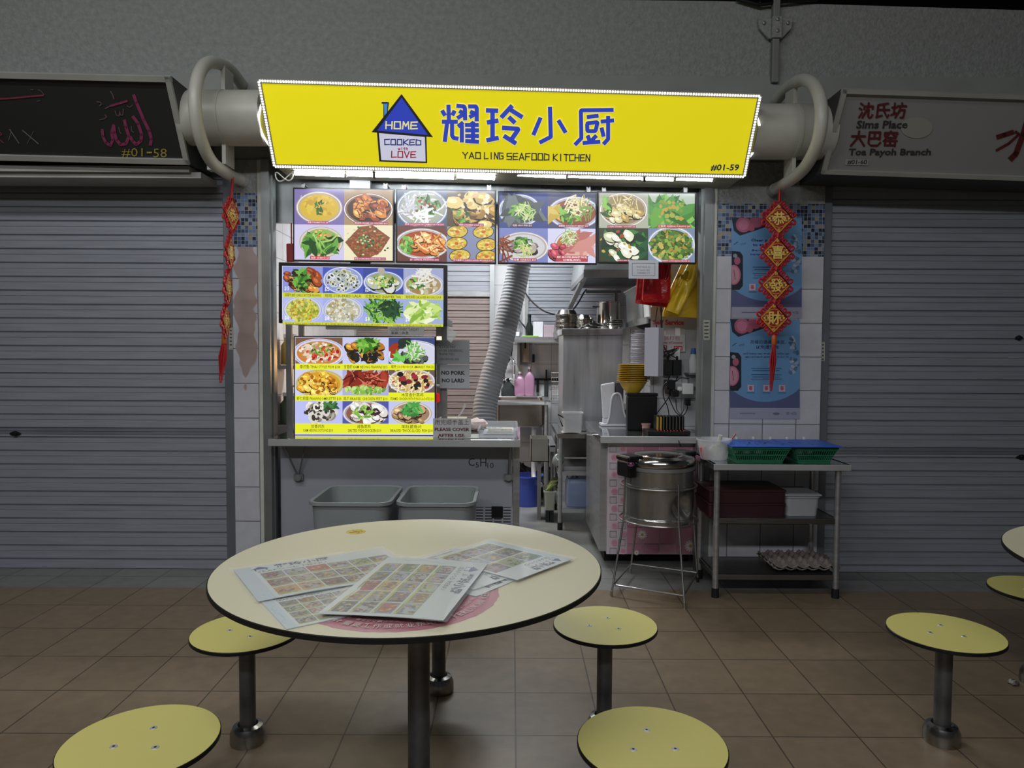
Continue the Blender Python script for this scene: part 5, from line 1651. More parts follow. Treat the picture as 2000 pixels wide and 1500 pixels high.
LB = 'thin black lead in the tangle between the red bags and the pagers'
for pts in ([(1293, 596, 4.9), (1291, 640, 4.95), (1293, 668, 4.98), (1298, 690, 4.98), (1307, 706, 5.0)], [(1284, 600, 4.92), (1281, 630, 4.95), (1290, 660, 4.98), (1304, 688, 4.97), (1322, 700, 5.0)], [(1290, 600, 4.91), (1293, 640, 4.96), (1291, 675, 4.99), (1278, 678, 4.97), (1274, 672, 4.97), (1290, 670, 4.98), (1309, 698, 5.0)],
            [(1308, 735, 5.02), (1303, 745, 4.96), (1296, 755, 4.95), (1296, 775, 4.9), (1304, 795, 4.86), (1307, 815, 4.8)], [(1310, 770, 4.95), (1300, 785, 4.9), (1285, 805, 4.86), (1279, 815, 4.8)], [(1320, 780, 4.95), (1322, 800, 4.9), (1330, 812, 4.88), (1336, 840, 4.86), (1340, 848, 4.84)],
            [(1343, 790, 4.95), (1341, 802, 4.92), (1333, 812, 4.9), (1321, 806, 4.9), (1312, 790, 4.93), (1306, 775, 4.95)], [(1324, 735, 5.02), (1320, 745, 4.97), (1330, 738, 4.93), (1345, 740, 4.97)], [(1335, 775, 4.93), (1335, 800, 4.9), (1325, 815, 4.88), (1315, 812, 4.87)], [(1320, 850, 4.7), (1326, 862, 4.61), (1329, 872, 4.6)]):
    lead(pts, .0035, LB)
lp_ = P(1304, 690, 4.975)
for k in range(5):
    a0 = k * .5
    pts = [lp_ + V((.04 + .008 * k) * cos(t + a0), -.004 * k, (.016 + .005 * k) * sin(t + a0 * 2)) for t in [2 * pi * i / 18 for i in range(18)]]
    tag(MB().tube(pts, .003, 6, True).build('coiled_lead', BLACK, smooth=True), 'black lead coiled in the bundle in front of the takeaway sign', 'cable', 'coiled leads above the adapters')
bp_ = P(1354, 700, 4.95)
t = thing('spray_bottle', 'blue capped bottle wedged beside the steel post', 'bottle', tuple(bp_))
MB().lathe([(0, -.1), (.028, -.1), (.03, -.02), (.012, .06), (0, .06)], 18, tuple(bp_)).build('bottle_body', FROST, t, smooth=True)
MB().lathe([(.0, .03), (.02, .03), (.016, .07), (0, .07)], 14, tuple(bp_)).build('cap', mat('blue_cap', '2c4c8c', .4), t)
MB().box((bp_.x - .035, 4.93, bp_.z - .112), (bp_.x + .03, 5.06, bp_.z - .101)).build('ledge', DSTEEL, t)

# plastic bags hanging under the last screen
REDB = mat('red_film', 'c0141c', .25, 0, .15, 6, .8, 14, coat=.4)
YELB = mat('yellow_film', 'dcb824', .35, 0, .15, 6, .9, 16, coat=.3)


def bag(name, lab, outline, Y, dy, m, group, folds, seed):
    """a soft sack: its outline filled with a creased surface front and back"""
    R = random.Random(seed)
    ph_ = [R.uniform(0, 6) for _ in range(6)]
    L_, R_ = outline
    t = thing(name, lab, 'bag', tuple(P(*L_[0], Y)), group)

    def fn(sg):
        def f(u, v):
            k = v * (len(L_) - 1)
            i = min(int(k), len(L_) - 2)
            w_ = k - i
            lx, ly = L_[i][0] * (1 - w_) + L_[i + 1][0] * w_, L_[i][1] * (1 - w_) + L_[i + 1][1] * w_
            rx, ry = R_[i][0] * (1 - w_) + R_[i + 1][0] * w_, R_[i][1] * (1 - w_) + R_[i + 1][1] * w_
            e = (sin(pi * u) ** .5) * (.35 + .65 * sin(pi * min(1, v * .9 + .05)) ** .6)
            d = dy * e * (1 + .35 * sin(folds * u + 2 * v + ph_[0]) * sin(5 * v + ph_[1]) + .2 * sin(11 * u - 6 * v + ph_[2]))
            return P(lx + (rx - lx) * u, ly + (ry - ly) * u, Y) + V(0, sg * d, 0)
        return f
    g = MB()
    g.grid(fn(-1), 24, 24)
    g.grid(fn(1), 24, 24)
    g.build('bag_body', m, t, smooth='all')
    return t


hk = P(1310, 508, 4.72)
MB_ = MB().box((P(1232, 505, 4.78).x, 4.77, P(1232, 508, 4.78).z), (P(1372, 505, 4.78).x, 4.79, P(1232, 500, 4.78).z))
tag(MB_.build('hanging_rail', STEEL), 'steel rail behind the fourth menu screen carrying the hanging bags', 'rail')
RG, YG = 'bundles of red bags', 'bundles of yellow bags'
bag('bag_bundle', 'bundle of red plastic bags, the back one peeking out at the lower side', ([(1250, 505), (1244, 540), (1240, 592)], [(1312, 505), (1310, 540), (1306, 601)]), 4.82, .02, REDB, RG, 5, 1)
bag('bag_bundle', 'bundle of glossy red plastic bags hanging in front under the fourth menu screen', ([(1262, 505), (1256, 545), (1253, 585), (1258, 591)], [(1310, 505), (1311, 540), (1309, 585), (1303, 592)]), 4.74, .025, REDB, RG, 7, 2)
bag('bag_bundle', 'bundle of yellow plastic bags, the one behind against the steel post', ([(1338, 500), (1310, 560), (1294, 612), (1294, 618)], [(1366, 505), (1368, 540), (1366, 600), (1362, 621)]), 4.86, .02, YELB, YG, 6, 3)
bag('bag_bundle', 'bundle of creased yellow plastic bags slanting in front under the fourth menu screen', ([(1345, 512), (1328, 545), (1314, 570), (1300, 606)], [(1364, 520), (1362, 545), (1345, 580), (1326, 615)]), 4.76, .03, YELB, YG, 9, 4)
for i, pts in enumerate(([(1318, 560), (1322, 545), (1330, 536), (1332, 545), (1326, 560)], [(1333, 545), (1338, 532), (1344, 527), (1347, 533), (1342, 548)])):
    b_ = COL.objects['bag_bundle.003']
    MB().tube(catmull([P(x, y, 4.73) for x, y in pts], 5), .008, 8).build('bag_handle', YELB, b_, smooth=True)
for i, pts in enumerate(([(1300, 545), (1304, 528), (1306, 515)], [(1304, 548), (1308, 530), (1309, 515)])):
    b_ = COL.objects['bag_bundle.001']
    MB().tube(catmull([P(x, y, 4.71) for x, y in pts], 5), .006, 8).build('bag_handle', REDB, b_, smooth=True)

# ---------------------------------------------------------------- back of the kitchen
tb = thing('prep_table', 'low steel prep table with a shelf under the tall steel cabinet', 'table', (.62, 5.9, 0))
TZ, TY0, TY1, TX0, TX1 = .775, 5.66, 6.45, .36, .96
MB().box((TX0, TY0, TZ - .035), (TX1, TY1, TZ)).build('table_top', STEEL2, tb, bevel=.002)
for x in (TX0 + .03, TX1 - .03):
    for y in (TY0 + .03, TY1 - .03):
        l = MB().cyl((x, y, .05), (x, y, TZ - .035), .017).build('leg', STEEL, tb, smooth=True)
        MB().cyl((x, y, 0), (x, y, .06), .021).build('foot', RUBBER, l)
for z in (.17, .47):
    MB().box((TX0 + .02, TY0 + .02, z - .03), (TX1 - .02, TY1 - .02, z)).build('shelf', STEEL, tb)
MB().box((TX0 + .05, TY1 - .06, .48), (TX1 - .05, TY1 - .05, TZ - .036)).build('back_panel', DSTEEL, tb)
cb = thing('steel_cabinet', 'tall stainless steel cabinet with stacked pots on top', 'cabinet', (.65, 6.1, TZ))
x0, x1, zt = P(1098, 700, 5.85).x, P(1216, 700, 5.85).x, P(1150, 642, 5.85).z
BRUSH = mat('brushed_cabinet', 'c4c6c8', .3, .7, .12, 3, aniso=(9, 9, .6))
MB().box((x0 + .006, 5.86, TZ + .001), (x1, 6.4, zt - .05)).build('cabinet_body', BRUSH, cb, bevel=.006)
MB().box((x0 - .006, 5.85, zt - .05), (x1 + .004, 6.4, zt)).build('top_rim', BRUSH, cb, bevel=.004)
# on the cabinet: basins, pots and lids
BAS = MB().lathe([(0, 0), (.07, 0), (.088, .03), (.092, .036), (.096, .036), (.096, .040), (.088, .039), (.07, .006), (0, .005)], 32)
b0 = BAS.build('steel_basin', POT, smooth=True)


def stack(px, n, step, lab, grp, Y=5.99, first=False, sc=1, flip=False):
    x = P(px, 620, Y).x
    for i in range(n):
        o = b0 if (first and i == 0) else b0.copy()
        if not (first and i == 0):
            COL.objects.link(o)
        z = zt + .001 + i * step
        o.location = (x + random.uniform(-.003, .003), Y, z + (.04 * sc if flip else 0))
        o.rotation_euler = (pi if flip else 0, 0, random.uniform(0, 3))
        o.scale = (sc, sc, sc)
        tag(o, lab, 'basin', grp)
    return x


stack(1107, 11, .0115, 'steel basin in the tallest stack on the steel cabinet', 'steel basins in the tallest stack', first=True, flip=True)
stack(1140, 9, .0115, 'dark steel basin in the second stack on the steel cabinet', 'steel basins in the second stack', Y=6.24, flip=True, sc=.9)
stack(1200, 4, .016, 'steel basin in the short stack under the stockpot', 'steel basins under the stockpot', sc=.8)
x = P(1188, 620, 6.05).x
for px, z, lab in ((1152, 0, 'round steel lid lying flat in front on the steel cabinet'), (1160, .02, 'round steel lid leaning on another lid on the steel cabinet')):
    c0 = P(px, 635, 5.93)
    o = thing('pot_lid', lab, 'lid', (c0.x, 5.95, zt + z), 'steel pot lids')
    MB().lathe([(0, .038), (.03, .036), (.075, .016), (.085, .006), (.085, .001), (.08, .001), (0, .02)], 30, (c0.x, 5.95 + z * 1.5, zt + z)).build('lid_body', POT, o, smooth=True)
    MB().lathe([(0, .05), (.012, .05), (.014, .044), (.006, .036), (0, .036)], 14, (c0.x, 5.95 + z * 1.5, zt + z)).build('knob', BLACK, o, smooth=True)
c0 = P(1188, 620, 6.24)
st = thing('stock_pot', 'tall steel stockpot at the back of the steel cabinet', 'pot', (c0.x, 6.24, zt))
MB().lathe([(0, 0.001), (.098, .001), (.1, .006), (.1, .235), (.107, .238), (.107, .243), (.097, .243), (.096, .01), (0, .008)], 36, (c0.x, 6.24, zt)).build('pot_body', POT, st, smooth=True)
MB().tube([(c0.x - .1, 6.24, zt + .2), (c0.x - .135, 6.24, zt + .205), (c0.x - .135, 6.2, zt + .2), (c0.x - .1, 6.2, zt + .2)], .005, 8).build('pot_handle', BLACK, st, smooth=True)
c0 = P(1092, 642, 6.0)
# plastic bag of things beside
t = bag('clear_bag', 'greyish clear plastic bag of lids beside the steel cabinet on the shelf', ([(1084, 640), (1080, 652), (1082, 662)], [(1097, 612), (1100, 640), (1100, 664)]), 6.95, .04, mat('grey_film', '77787c', .25, alpha=.85), None, 6, 8)
# jerry can on the low shelf, tray above
jc = thing('jerry_can', 'pale blue plastic jerry can on the bottom shelf of the prep table', 'jerry can', (.62, 5.9, .171))
BLUEP = mat('pale_blue_plastic', '8494b4', .35, alpha=.9)
x0, x1 = P(1107, 970, 5.75).x, P(1166, 970, 5.75).x
loft([rloop((x0 + x1) / 2, 5.86, (x1 - x0) / 2 * s, .11 * s, .03, z) for s, z in ((.96, .172), (1, .18), (1, .36), (.93, .39), (.9, .395))]).build('can_body', BLUEP, jc, smooth=True)
MB().cyl((x0 + .04, 5.86, .395), (x0 + .04, 5.86, .425), .022).build('cap', WHITE, jc)
MB().tube([(x0 + .09, 5.86, .39), (x0 + .095, 5.86, .43), (x1 - .04, 5.86, .435), (x1 - .03, 5.86, .39)], .011, 10).build('can_handle', BLUEP, jc, smooth=True)
tag(MB().box((.42, 5.75, .4705), (.85, 6.2, .50)).build('baking_tray', DSTEEL, bevel=.003), 'flat dark steel tray on the middle shelf of the prep table', 'tray')
tag(MB().grid(lambda u, v: (.40 + .17 * u, 5.69 + .12 * v, TZ + .003 + .006 * sin(4 * u + v)), 5, 5).build('newspaper', mat('newsprint', 'a8a49c', .8), solid=.002), 'folded newspaper on the front edge of the prep table', 'newspaper')
wt_ = P(1123, 825, 5.75)
t = thing('white_tub', 'white plastic tub beside the napkin holder at the foot of the steel cabinet', 'tub', (wt_.x + .02, 5.75, TZ))
tub('tub_body', P(1098, 825, 5.72).x, P(1140, 825, 5.72).x, 5.7, 5.84, TZ + .001, P(1120, 806, 5.72).z, FROST, t, .02, .9, .003, .006)
tag(MB().tube([(P(1100, 800, 5.7).x, 5.76, TZ + .05), (P(1090, 790, 5.7).x, 5.72, TZ + .15), (P(1128, 806, 5.7).x, 5.74, TZ + .06)], .006, 8).build('tongs_handle', BLACK), 'black handled tongs lying over the white tub', 'tongs')

# flexible duct hose
HOSE = mat('grey_hose', '94979c', .65, 0, .06, 8)
hpts = [P(1016, 505, 5.75), P(1008, 550, 5.75), P(994, 610, 5.7), P(977, 680, 5.65), P(960, 740, 5.6), P(948, 790, 5.55), P(946, 836, 5.5), P(946, 880, 5.5)]
cc = catmull(hpts, 26)
rr, pp_ = [], []
acc = 0
for i, p in enumerate(cc):
    if i:
        acc += (p - cc[i - 1]).length
    rr.append(.094 + .008 * (abs(((acc / .026) % 1) * 2 - 1)))
ho = thing('flexible_hose', 'thick grey ridged duct hose slanting down behind the counter', 'hose', tuple(hpts[3]))
dense = []
r2 = []
L = 0
for i in range(len(cc) - 1):
    for k in range(3):
        a = cc[i] * (1 - k / 3) + cc[i + 1] * (k / 3)
        if dense:
            L += (a - dense[-1]).length
        dense.append(a)
        r2.append(.0895 + .0045 * (1 - abs(((L / .028) % 1) * 2 - 1)) ** .7)
MB().tube(dense, r2, 24).build('hose_body', HOSE, ho, smooth='all')
MB().tube([hpts[0], V(hpts[0].x + .02, hpts[0].y, 2.95)], .085, 20).build('hose_collar', STEEL, ho, smooth=True)
# wine coloured funnel cover behind the hose
pl_ = [(951, 725), (976, 716), (972, 745), (962, 800), (958, 840), (950, 840), (944, 790)]
tag(MB().prism([P(x, y, 5.75) for x, y in pl_], (0, .02, 0)).build('plastic_cover', mat('wine_plastic', '6c3a54', .4), bevel=.004), 'wine coloured plastic cover sheet tucked behind the ridged hose', 'cover')
# sink with tap
sx0, sx1 = P(958, 790, 6.5).x, P(1076, 790, 6.5).x
sk = thing('kitchen_sink', 'stainless sink basin on legs at the back wall', 'sink', ((sx0 + sx1) / 2, 6.85, 0))
zr = P(1010, 783, 6.5).z
m = loft([rloop((sx0 + sx1) / 2, 6.86, (sx1 - sx0) / 2 - .05 - a, .29 - a, .04, z) for a, z in ((.02, zr - .25), (0, zr - .22), (0, zr - .004))] + [rloop((sx0 + sx1) / 2, 6.86, (sx1 - sx0) / 2 - .06 - a, .28 - a, .03, z) for a, z in ((0, zr - .004), (.02, zr - .23))])
m.build('basin', mat('warm_steel', 'a89c92', .3, 1, .1, 4), sk, smooth=True)
MB().box((sx0, 6.5, zr - .04), (sx1, 6.56, zr)).box((sx0, 7.14, zr - .04), (sx1, 7.22, zr)).box((sx0, 6.5, zr - .04), (sx0 + .06, 7.2, zr)).box((sx1 - .06, 6.5, zr - .04), (sx1, 7.2, zr)).build('rim', STEEL, sk, bevel=.004)
for x in (sx0 + .04, sx1 - .04):
    for y in (6.54, 7.16):
        MB().cyl((x, y, 0), (x, y, zr - .04), .017).build('leg', STEEL, sk, smooth=True)
tp = thing('kitchen_tap', 'chrome gooseneck tap on the tiled wall over the sink', 'tap', tuple(P(985, 741, 7.2)))
CH = mat('chrome', 'd8d8dc', .08, 1)
q0 = P(984, 741, 7.26)
MB().tube(catmull([q0, V(q0.x, 7.2, q0.z), P(982, 720, 7.2), P(988, 704, 7.2), P(997, 699, 7.18), P(1004, 708, 7.14), P(1004, 732, 7.12)], 6), .011, 12).build('spout', CH, tp, smooth=True)
e = P(1004, 735, 7.12)
MB().lathe([(.013, -.02), (.022, -.02), (.016, .01), (.011, .02)], 14, tuple(e)).build('nozzle', DSTEEL, tp, smooth=True)
MB().tube([(q0.x, 7.22, q0.z), (P(1003, 741, 7.2).x, 7.22, q0.z)], .012, 10).lathe([(.0, -.02), (.025, -.02), (.025, .03), (0, .03)], 14, (q0.x, 7.25, q0.z), 'Y').build('valve_body', CH, tp, smooth=True)
MB().tube([(q0.x + .03, 7.2, q0.z), (q0.x + .05, 7.17, q0.z + .01)], .009, 8).build('tap_lever', BLACK, tp)
# bottles and cloths above the sink
PINK = mat('pink_liquid', 'ae82a0', .25, alpha=.92)
wsl = P(1010, 775, 7.2)
tag(MB().box((P(1008, 770, 7.2).x, 7.1, wsl.z + .0), (P(1049, 770, 7.2).x, 7.3, wsl.z + .012)).build('soap_shelf', STEEL), 'small steel soap shelf on the tiled wall over the sink', 'shelf')
for px, w_, h_, lab in ((1015, .055, .24, 'bottle of pink dish soap nearest the tap'), (1034, .05, .29, 'taller bottle of pink dish soap with a pump')):
    b_ = P(px, 770, 7.2)
    zb = wsl.z + .0125
    t = thing('soap_bottle', lab, 'bottle', (b_.x, 7.2, zb), 'pink soap bottles over the sink')
    loft([rloop(b_.x, 7.2, w_ * s, .035 * s, .02, zb + h_ * z) for s, z in ((.9, 0), (1, .04), (1, .6), (.55, .8), (.3, .84), (.3, .92))]).build('bottle_body', PINK, t, smooth=True)
    MB().cyl((b_.x, 7.2, zb + h_ * .92), (b_.x, 7.2, zb + h_), .016).build('cap', WHITE, t)
c = P(993, 766, 7.24)
g = MB().lathe([(0, -.13)] + [(.075 * sin(pi * (i + .5) / 9) + .01 * (i % 2), -.13 + .26 * (i + .5) / 9) for i in range(9)] + [(0, .13)], 12, (c.x, 7.2, c.z))
random.seed(9)
g.v = [(x + random.uniform(-.015, .015), 7.2 + (y - 7.2) * .5 + random.uniform(-.01, .01), z + random.uniform(-.01, .01)) for x, y, z in g.v]
sp_ = g.build('scrubbing_net', mat('dark_scrubber', '2c3030', .9), smooth='all', sub=1)
tag(sp_, 'dark scrubbing net hanging from the tap over the sink', 'scrubber')
# upper back shelf and what stands on it
s0, s1 = P(1005, 662, 7.0), P(1110, 662, 7.0)
zs = P(1050, 658, 6.95).z
bs = thing('wall_shelf', 'steel shelf on the back wall below the hatch', 'shelf', ((s0.x + s1.x) / 2, 7.1, zs))
MB().box((s0.x, 6.95, zs - .012), (s1.x, 7.29, zs)).box((s0.x, 6.95, zs - .055), (s1.x, 6.962, zs - .012)).build('shelf_board', STEEL, bs)
MB().box((P(1010, 690, 7.2).x, 7.2, P(1010, 714, 7.2).z), (P(1015, 690, 7.2).x, 7.29, zs - .012)).build('bracket', DSTEEL, bs)
bt = P(1034, 655, 7.05)
t = thing('sauce_bottle', 'tall dark sauce bottle on the back wall shelf', 'bottle', (bt.x, 7.08, zs))
MB().lathe([(0, .001), (.035, .001), (.036, .10), (.018, .15), (.016, .2), (0, .2)], 20, (bt.x, 7.08, zs)).build('bottle_body', mat('dark_bottle', '16201c', .2), t, smooth=True)
MB().cyl((bt.x, 7.08, zs + .2), (bt.x, 7.08, zs + .225), .018).build('cap', BLACK, t)
for px0, px1, h_, colr, lab in ((1041, 1060, .15, 'c4c6cc', 'white carton on the back wall shelf beside the dark bottle'), (1061, 1082, .12, '9c8c94', 'dusky pink carton on the back wall shelf')):
    tag(MB().box((P(px0, 650, 7.08).x, 7.02, zs + .001), (P(px1, 650, 7.08).x, 7.14, zs + h_)).build('carton', mat('carton' + colr, colr, .6), bevel=.003), lab, 'box')
gt = P(1032, 656, 6.99)
tag(MB().box((gt.x - .06, 6.96, zs + .001), (gt.x + .1, 7.0, zs + .012)).build('green_peeler', mat('lime_plastic', '7cb428', .4), bevel=.004), 'lime green utensil lying at the front of the back wall shelf', 'utensil')
# hanging tools
for px, y0, y1, w_, colr, nm_, lab in ((1026, 668, 708, .042, '9a8c7c', 'chopping_board', 'narrow beige board hanging below the back wall shelf'), (1042, 672, 708, .012, '24262a', 'kitchen_knife', 'knife with black handle hanging below the back wall shelf'), (1067, 728, 778, .02, '3a3c3e', 'cleaver', 'dark cleaver hanging beside the steel cabinet')):
    a_, b_ = P(px, y0, 7.26), P(px, y1, 7.26)
    t = thing(nm_, lab, nm_.split('_')[-1], tuple(a_))
    if nm_ == 'kitchen_knife':
        MB().box((a_.x - .006, 7.26, b_.z + .08), (a_.x + .006, 7.27, a_.z)).build('blade', STEEL, t)
        MB().box((a_.x - .013, 7.25, b_.z), (a_.x + .013, 7.275, b_.z + .085)).build('handle', BLACK, t, bevel=.004)
    else:
        MB().box((a_.x - w_, 7.26, b_.z), (a_.x + w_, 7.275, a_.z - (.06 if 'cl' in nm_ else 0))).build('board_body' if 'ch' in nm_ else 'blade', mat(nm_, colr, .5, .4 if 'cl' in nm_ else 0), t, bevel=.006)
        MB().box((a_.x - .008, 7.25, a_.z - .065), (a_.x + .008, 7.29, a_.z + .03)).build('handle', BLACK, t)
p = P(1084, 740, 7.25)
t = thing('knife_rack', 'black wall rail with hooks over the end of the sink', 'rack', tuple(p))
MB().box((P(1040, 741, 7.25).x, 7.26, P(1040, 743, 7.25).z), (P(1098, 741, 7.25).x, 7.29, P(1040, 739, 7.25).z)).build('rail', BLACK, t)
MB().box((P(1048, 741, 7.25).x, 7.255, P(1040, 766, 7.25).z), (P(1053, 741, 7.25).x, 7.28, P(1040, 739, 7.25).z)).build('hook', BLACK, t)
t = thing('wire_basket', 'dark wire basket on the back wall beside the steel cabinet', 'basket', tuple(P(1084, 770, 7.2)))
x0, x1, z0, z1 = P(1077, 760, 7.15).x, P(1110, 760, 7.15).x, P(1080, 780, 7.15).z, P(1080, 728, 7.15).z
m = MB()
for i in range(7):
    z = z0 + (z1 - z0) * i / 6
    m.tube([(x0, 7.27, z), (x0, 7.12, z), (x1, 7.12, z), (x1, 7.27, z)], .004, 6)
for i in range(8):
    x = x0 + (x1 - x0) * i / 7
    m.tube([(x, 7.12, z1), (x, 7.12, z0), (x, 7.28, z0)], .003, 6)
m.build('basket_mesh', DSTEEL, t)
# sockets and cables on the pillar
for px, lab in ((1000, 'white socket on the pillar beside the ridged hose'), (1011, 'grey socket with a white plug under the hatch')):
    p = P(px, 652, 7.26)
    t = thing('wall_socket', lab, 'socket', tuple(p))
    MB().box((p.x - .04, 7.26, p.z - .045), (p.x + .03, 7.298, p.z + .045)).build('socket_plate', mat('socket_cream' if px == 1000 else 'socket_grey', 'b0b09c' if px == 1000 else '808288', .5), t, bevel=.004)
    MB().box((p.x - .018, 7.235, p.z - .025), (p.x + .018, 7.26, p.z + .02)).build('plug', WHITE, t, bevel=.004)
for pts, lab in (([(1014, 568, 7.2), (1022, 567, 7.2), (1038, 588, 7.18), (1060, 606, 7.15), (1082, 614, 7.1), (1100, 615, 6.9)], 'dark cable sagging across the hatch to the stacked basins'), ([(1120, 604, 6.5), (1130, 590, 6.7), (1140, 572, 6.9), (1145, 566, 7.0)], 'dark cable rising from the stacked basins to the rail below the hood'),
                 ([(1009, 602, 7.22), (1013, 622, 7.24), (1026, 640, 7.2), (1031, 650, 7.05)], 'dark cable dropping behind the hose to the dark bottle'), ([(1003, 618, 7.25), (1002, 660, 7.25), (999, 690, 7.25), (994, 705, 7.22), (985, 720, 7.22), (984, 770, 7.22), (972, 790, 7.2)], 'dark cable running down the wall behind the tap')):
    tag(MB().tube(catmull([P(*q_) for q_ in pts], 6), .008, 8).build('wall_cable', BLACK, smooth=True), lab, 'cable')
for px in (1004, 1012, 1018):
    p = P(px, 600, 7.27)
    tag(MB().box((p.x - .008, 7.275, P(px, 650, 7.27).z), (p.x + .008, 7.298, 2.6)).build('wall_conduit', KITCH_GREY if 'KITCH_GREY' in globals() else mat('grey_conduit', '8c8e90', .5)), 'thin grey conduit running up the tiled pillar %s' % {1004: 'nearest the hose', 1012: 'in the middle of three', 1018: 'nearest the hatch'}[px], 'conduit')
# range hood
hd_ = thing('range_hood', 'large steel range hood over the stove side of the kitchen', 'hood', (.9, 6.2, 2.05))
n0, n1 = P(1140, 534, 5.65), P(1112, 562, 6.9)
zl_ = n0.z
MB().add([(n0.x, 5.65, zl_), (1.31, 5.65, zl_), (1.31, 6.9, zl_), (n0.x, 6.9, zl_), (n0.x + .1, 5.75, 2.9), (1.31, 5.75, 2.9), (1.31, 6.9, 2.9), (n0.x + .1, 6.9, 2.9)], [(0, 1, 5, 4), (1, 2, 6, 5), (2, 3, 7, 6), (3, 0, 4, 7), (4, 5, 6, 7)]).build('hood_shell', STEEL, hd_)
MB().box((n0.x + .03, 5.69, zl_ + .02), (1.30, 6.88, zl_ + .03)).build('filter_panel', mat('hood_inside', '4c5052', .5, .4), hd_)
MB().box((n0.x, 5.645, zl_ - .03), (1.31, 5.66, zl_ + .03)).box((n0.x - .0, 5.65, zl_ - .03), (n0.x + .03, 6.9, zl_ + .01)).build('lip', DSTEEL, hd_)
MB().prism([(n0.x + .02, 5.95, zl_ + .02), (n0.x - .06, 6.5, zl_ - .2), (n0.x - .02, 6.52, zl_ - .2), (n0.x + .06, 5.98, zl_ + .02)], (.0, .0, -.03)).build('hood_brace', DSTEEL, hd_)
r0, r1 = P(1144, 569, 6.95), P(1212, 570, 6.95)
t = thing('utensil_rail', 'dark steel rail on a post below the range hood', 'rail', tuple(r0))
MB().box((r0.x, 6.93, r0.z - .018), (r1.x, 6.97, r0.z + .01)).build('rail', DSTEEL, t)
MB().box((r1.x - .06, 6.93, .9), (r1.x - .03, 6.97, r0.z - .018)).build('post', DSTEEL, t)
st_ = thing('stove_range', 'dark steel stove range along the side wall behind the steel cabinet', 'stove', (1.1, 6.85, 0))
MB().box((.86, 6.5, 0), (1.30, 7.25, .9)).build('stove_body', DSTEEL, st_)
# steel drawer box, veg crate and bucket under the sink line
t = thing('steel_bin', 'square stainless bin hung in front of the sink', 'bin', tuple(P(1055, 870, 5.95)))
x0, x1, z1, z0 = P(1037, 850, 5.95).x, P(1072, 850, 5.95).x, P(1050, 857, 5.95).z, P(1050, 902, 5.95).z
m = MB().box((x0, 5.95, z0), (x1, 5.956, z1)).box((x0, 6.2, z0), (x1, 6.206, z1)).box((x0, 5.95, z0), (x0 + .006, 6.2, z1)).box((x1 - .006, 5.95, z0), (x1, 6.2, z1)).box((x0, 5.95, z0), (x1, 6.2, z0 + .006))
m.build('bin_body', mat('matt_steel', 'a4a298', .4, .8, .08, 5), t)
MB().box((x0 + .06, 6.02, 0), (x1 - .06, 6.12, z0)).build('pedestal', DSTEEL, t)
t = thing('side_frame', 'steel gutter frame beside the square bin', 'frame', tuple(P(1085, 870, 6.0)))
gx0, gx1 = P(1072, 860, 6.0).x, P(1082, 860, 6.0).x
m = MB()
for i in range(5):
    x = gx0 + (gx1 - gx0) * i / 4
    m.box((x - .006, 5.8, P(0, 862, 5.9).z - .01), (x + .006, 6.5, P(0, 862, 5.9).z))
m.box((gx0, 5.8, P(0, 862, 5.9).z - .05), (gx1, 5.81, P(0, 862, 5.9).z))
m.build('gutter_grate', STEEL, t)
MB().cyl((gx0 + .03, 6.05, 0), (gx0 + .03, 6.05, P(0, 862, 5.9).z - .01), .014).cyl((gx1 - .03, 6.4, 0), (gx1 - .03, 6.4, P(0, 862, 5.9).z - .01), .014).build('leg_rib', DSTEEL, t)
ck = P(1092, 868, 5.8)
MB().lathe([(.0, -.01), (.016, -.01), (.016, .01), (0, .01)], 14, (ck.x, 5.79, ck.z - .05), 'Y').build('tap_knob', WHITE, t)
bu = P(1030, 965, 6.6)
t = thing('plastic_bucket', 'blue plastic bucket on the kitchen floor under the sink', 'bucket', (bu.x, 6.62, 0))
BLUEB = mat('blue_bucket', '3c4fa8', .4)
MB().lathe([(0, 0.001), (.115, .001), (.14, .27), (.15, .272), (.15, .285), (.136, .285), (.11, .01), (0, .01)], 32, (bu.x, 6.62, 0)).build('bucket_body', BLUEB, t, smooth=True)
MB().tube([(bu.x + .145 * cos(a), 6.62 - .145 * abs(sin(a)) * .85, .27 - .05 * sin(a)) for a in [pi * i / 14 for i in range(15)]], .005, 8).build('bucket_handle', BLUEB, t, smooth=True)
# drain pipe and dark clutter
q0, q1, q2 = P(1042, 925, 6.7), P(1046, 938, 6.6), P(1056, 948, 6.5)
t = thing('drain_pipe', 'white plastic drain elbow under the sink', 'pipe', tuple(q1))
MB().tube(catmull([q0 + V(0, .0, .45), q0, q1, q2], 5), .022, 12).build('pipe_bend', WHITE, t, smooth=True)
MB().tube([q1 + V(.01, -.005, -.005), q1 + V(.03, -.02, -.03)], .03, 12).build('collar', WHITE, t)
random.seed(21)
for k, (px, py, Y, sz, lab) in enumerate(((1020, 915, 7.05, .15, 'dark heap of cloths and bags under the sink behind the blue bucket'), (1066, 920, 6.95, .12, 'crumpled dark bag under the sink beside the drain elbow'))):
    p = P(px, py, Y)
    g = MB().lathe([(0, 0)] + [(sz * sin(pi * (i + .5) / 10) ** .7, p.z * (1.15) * (i + .5) / 10) for i in range(10)] + [(0, p.z * 1.15)], 16, (p.x, Y, .001))
    g.v = [(x + random.uniform(-.03, .03), y + random.uniform(-.02, .02), max(.002, z + random.uniform(-.03, .03))) for x, y, z in g.v]
    tag(g.build('dark_bag', mat('dark_film', '1c1e20', .35), smooth='all'), lab, 'bag')
vc = P(1084, 975, 5.95)
t = thing('vegetable_crate', 'clear plastic crate of leafy vegetables beside the prep table leg', 'crate', (vc.x, 6.0, 0))
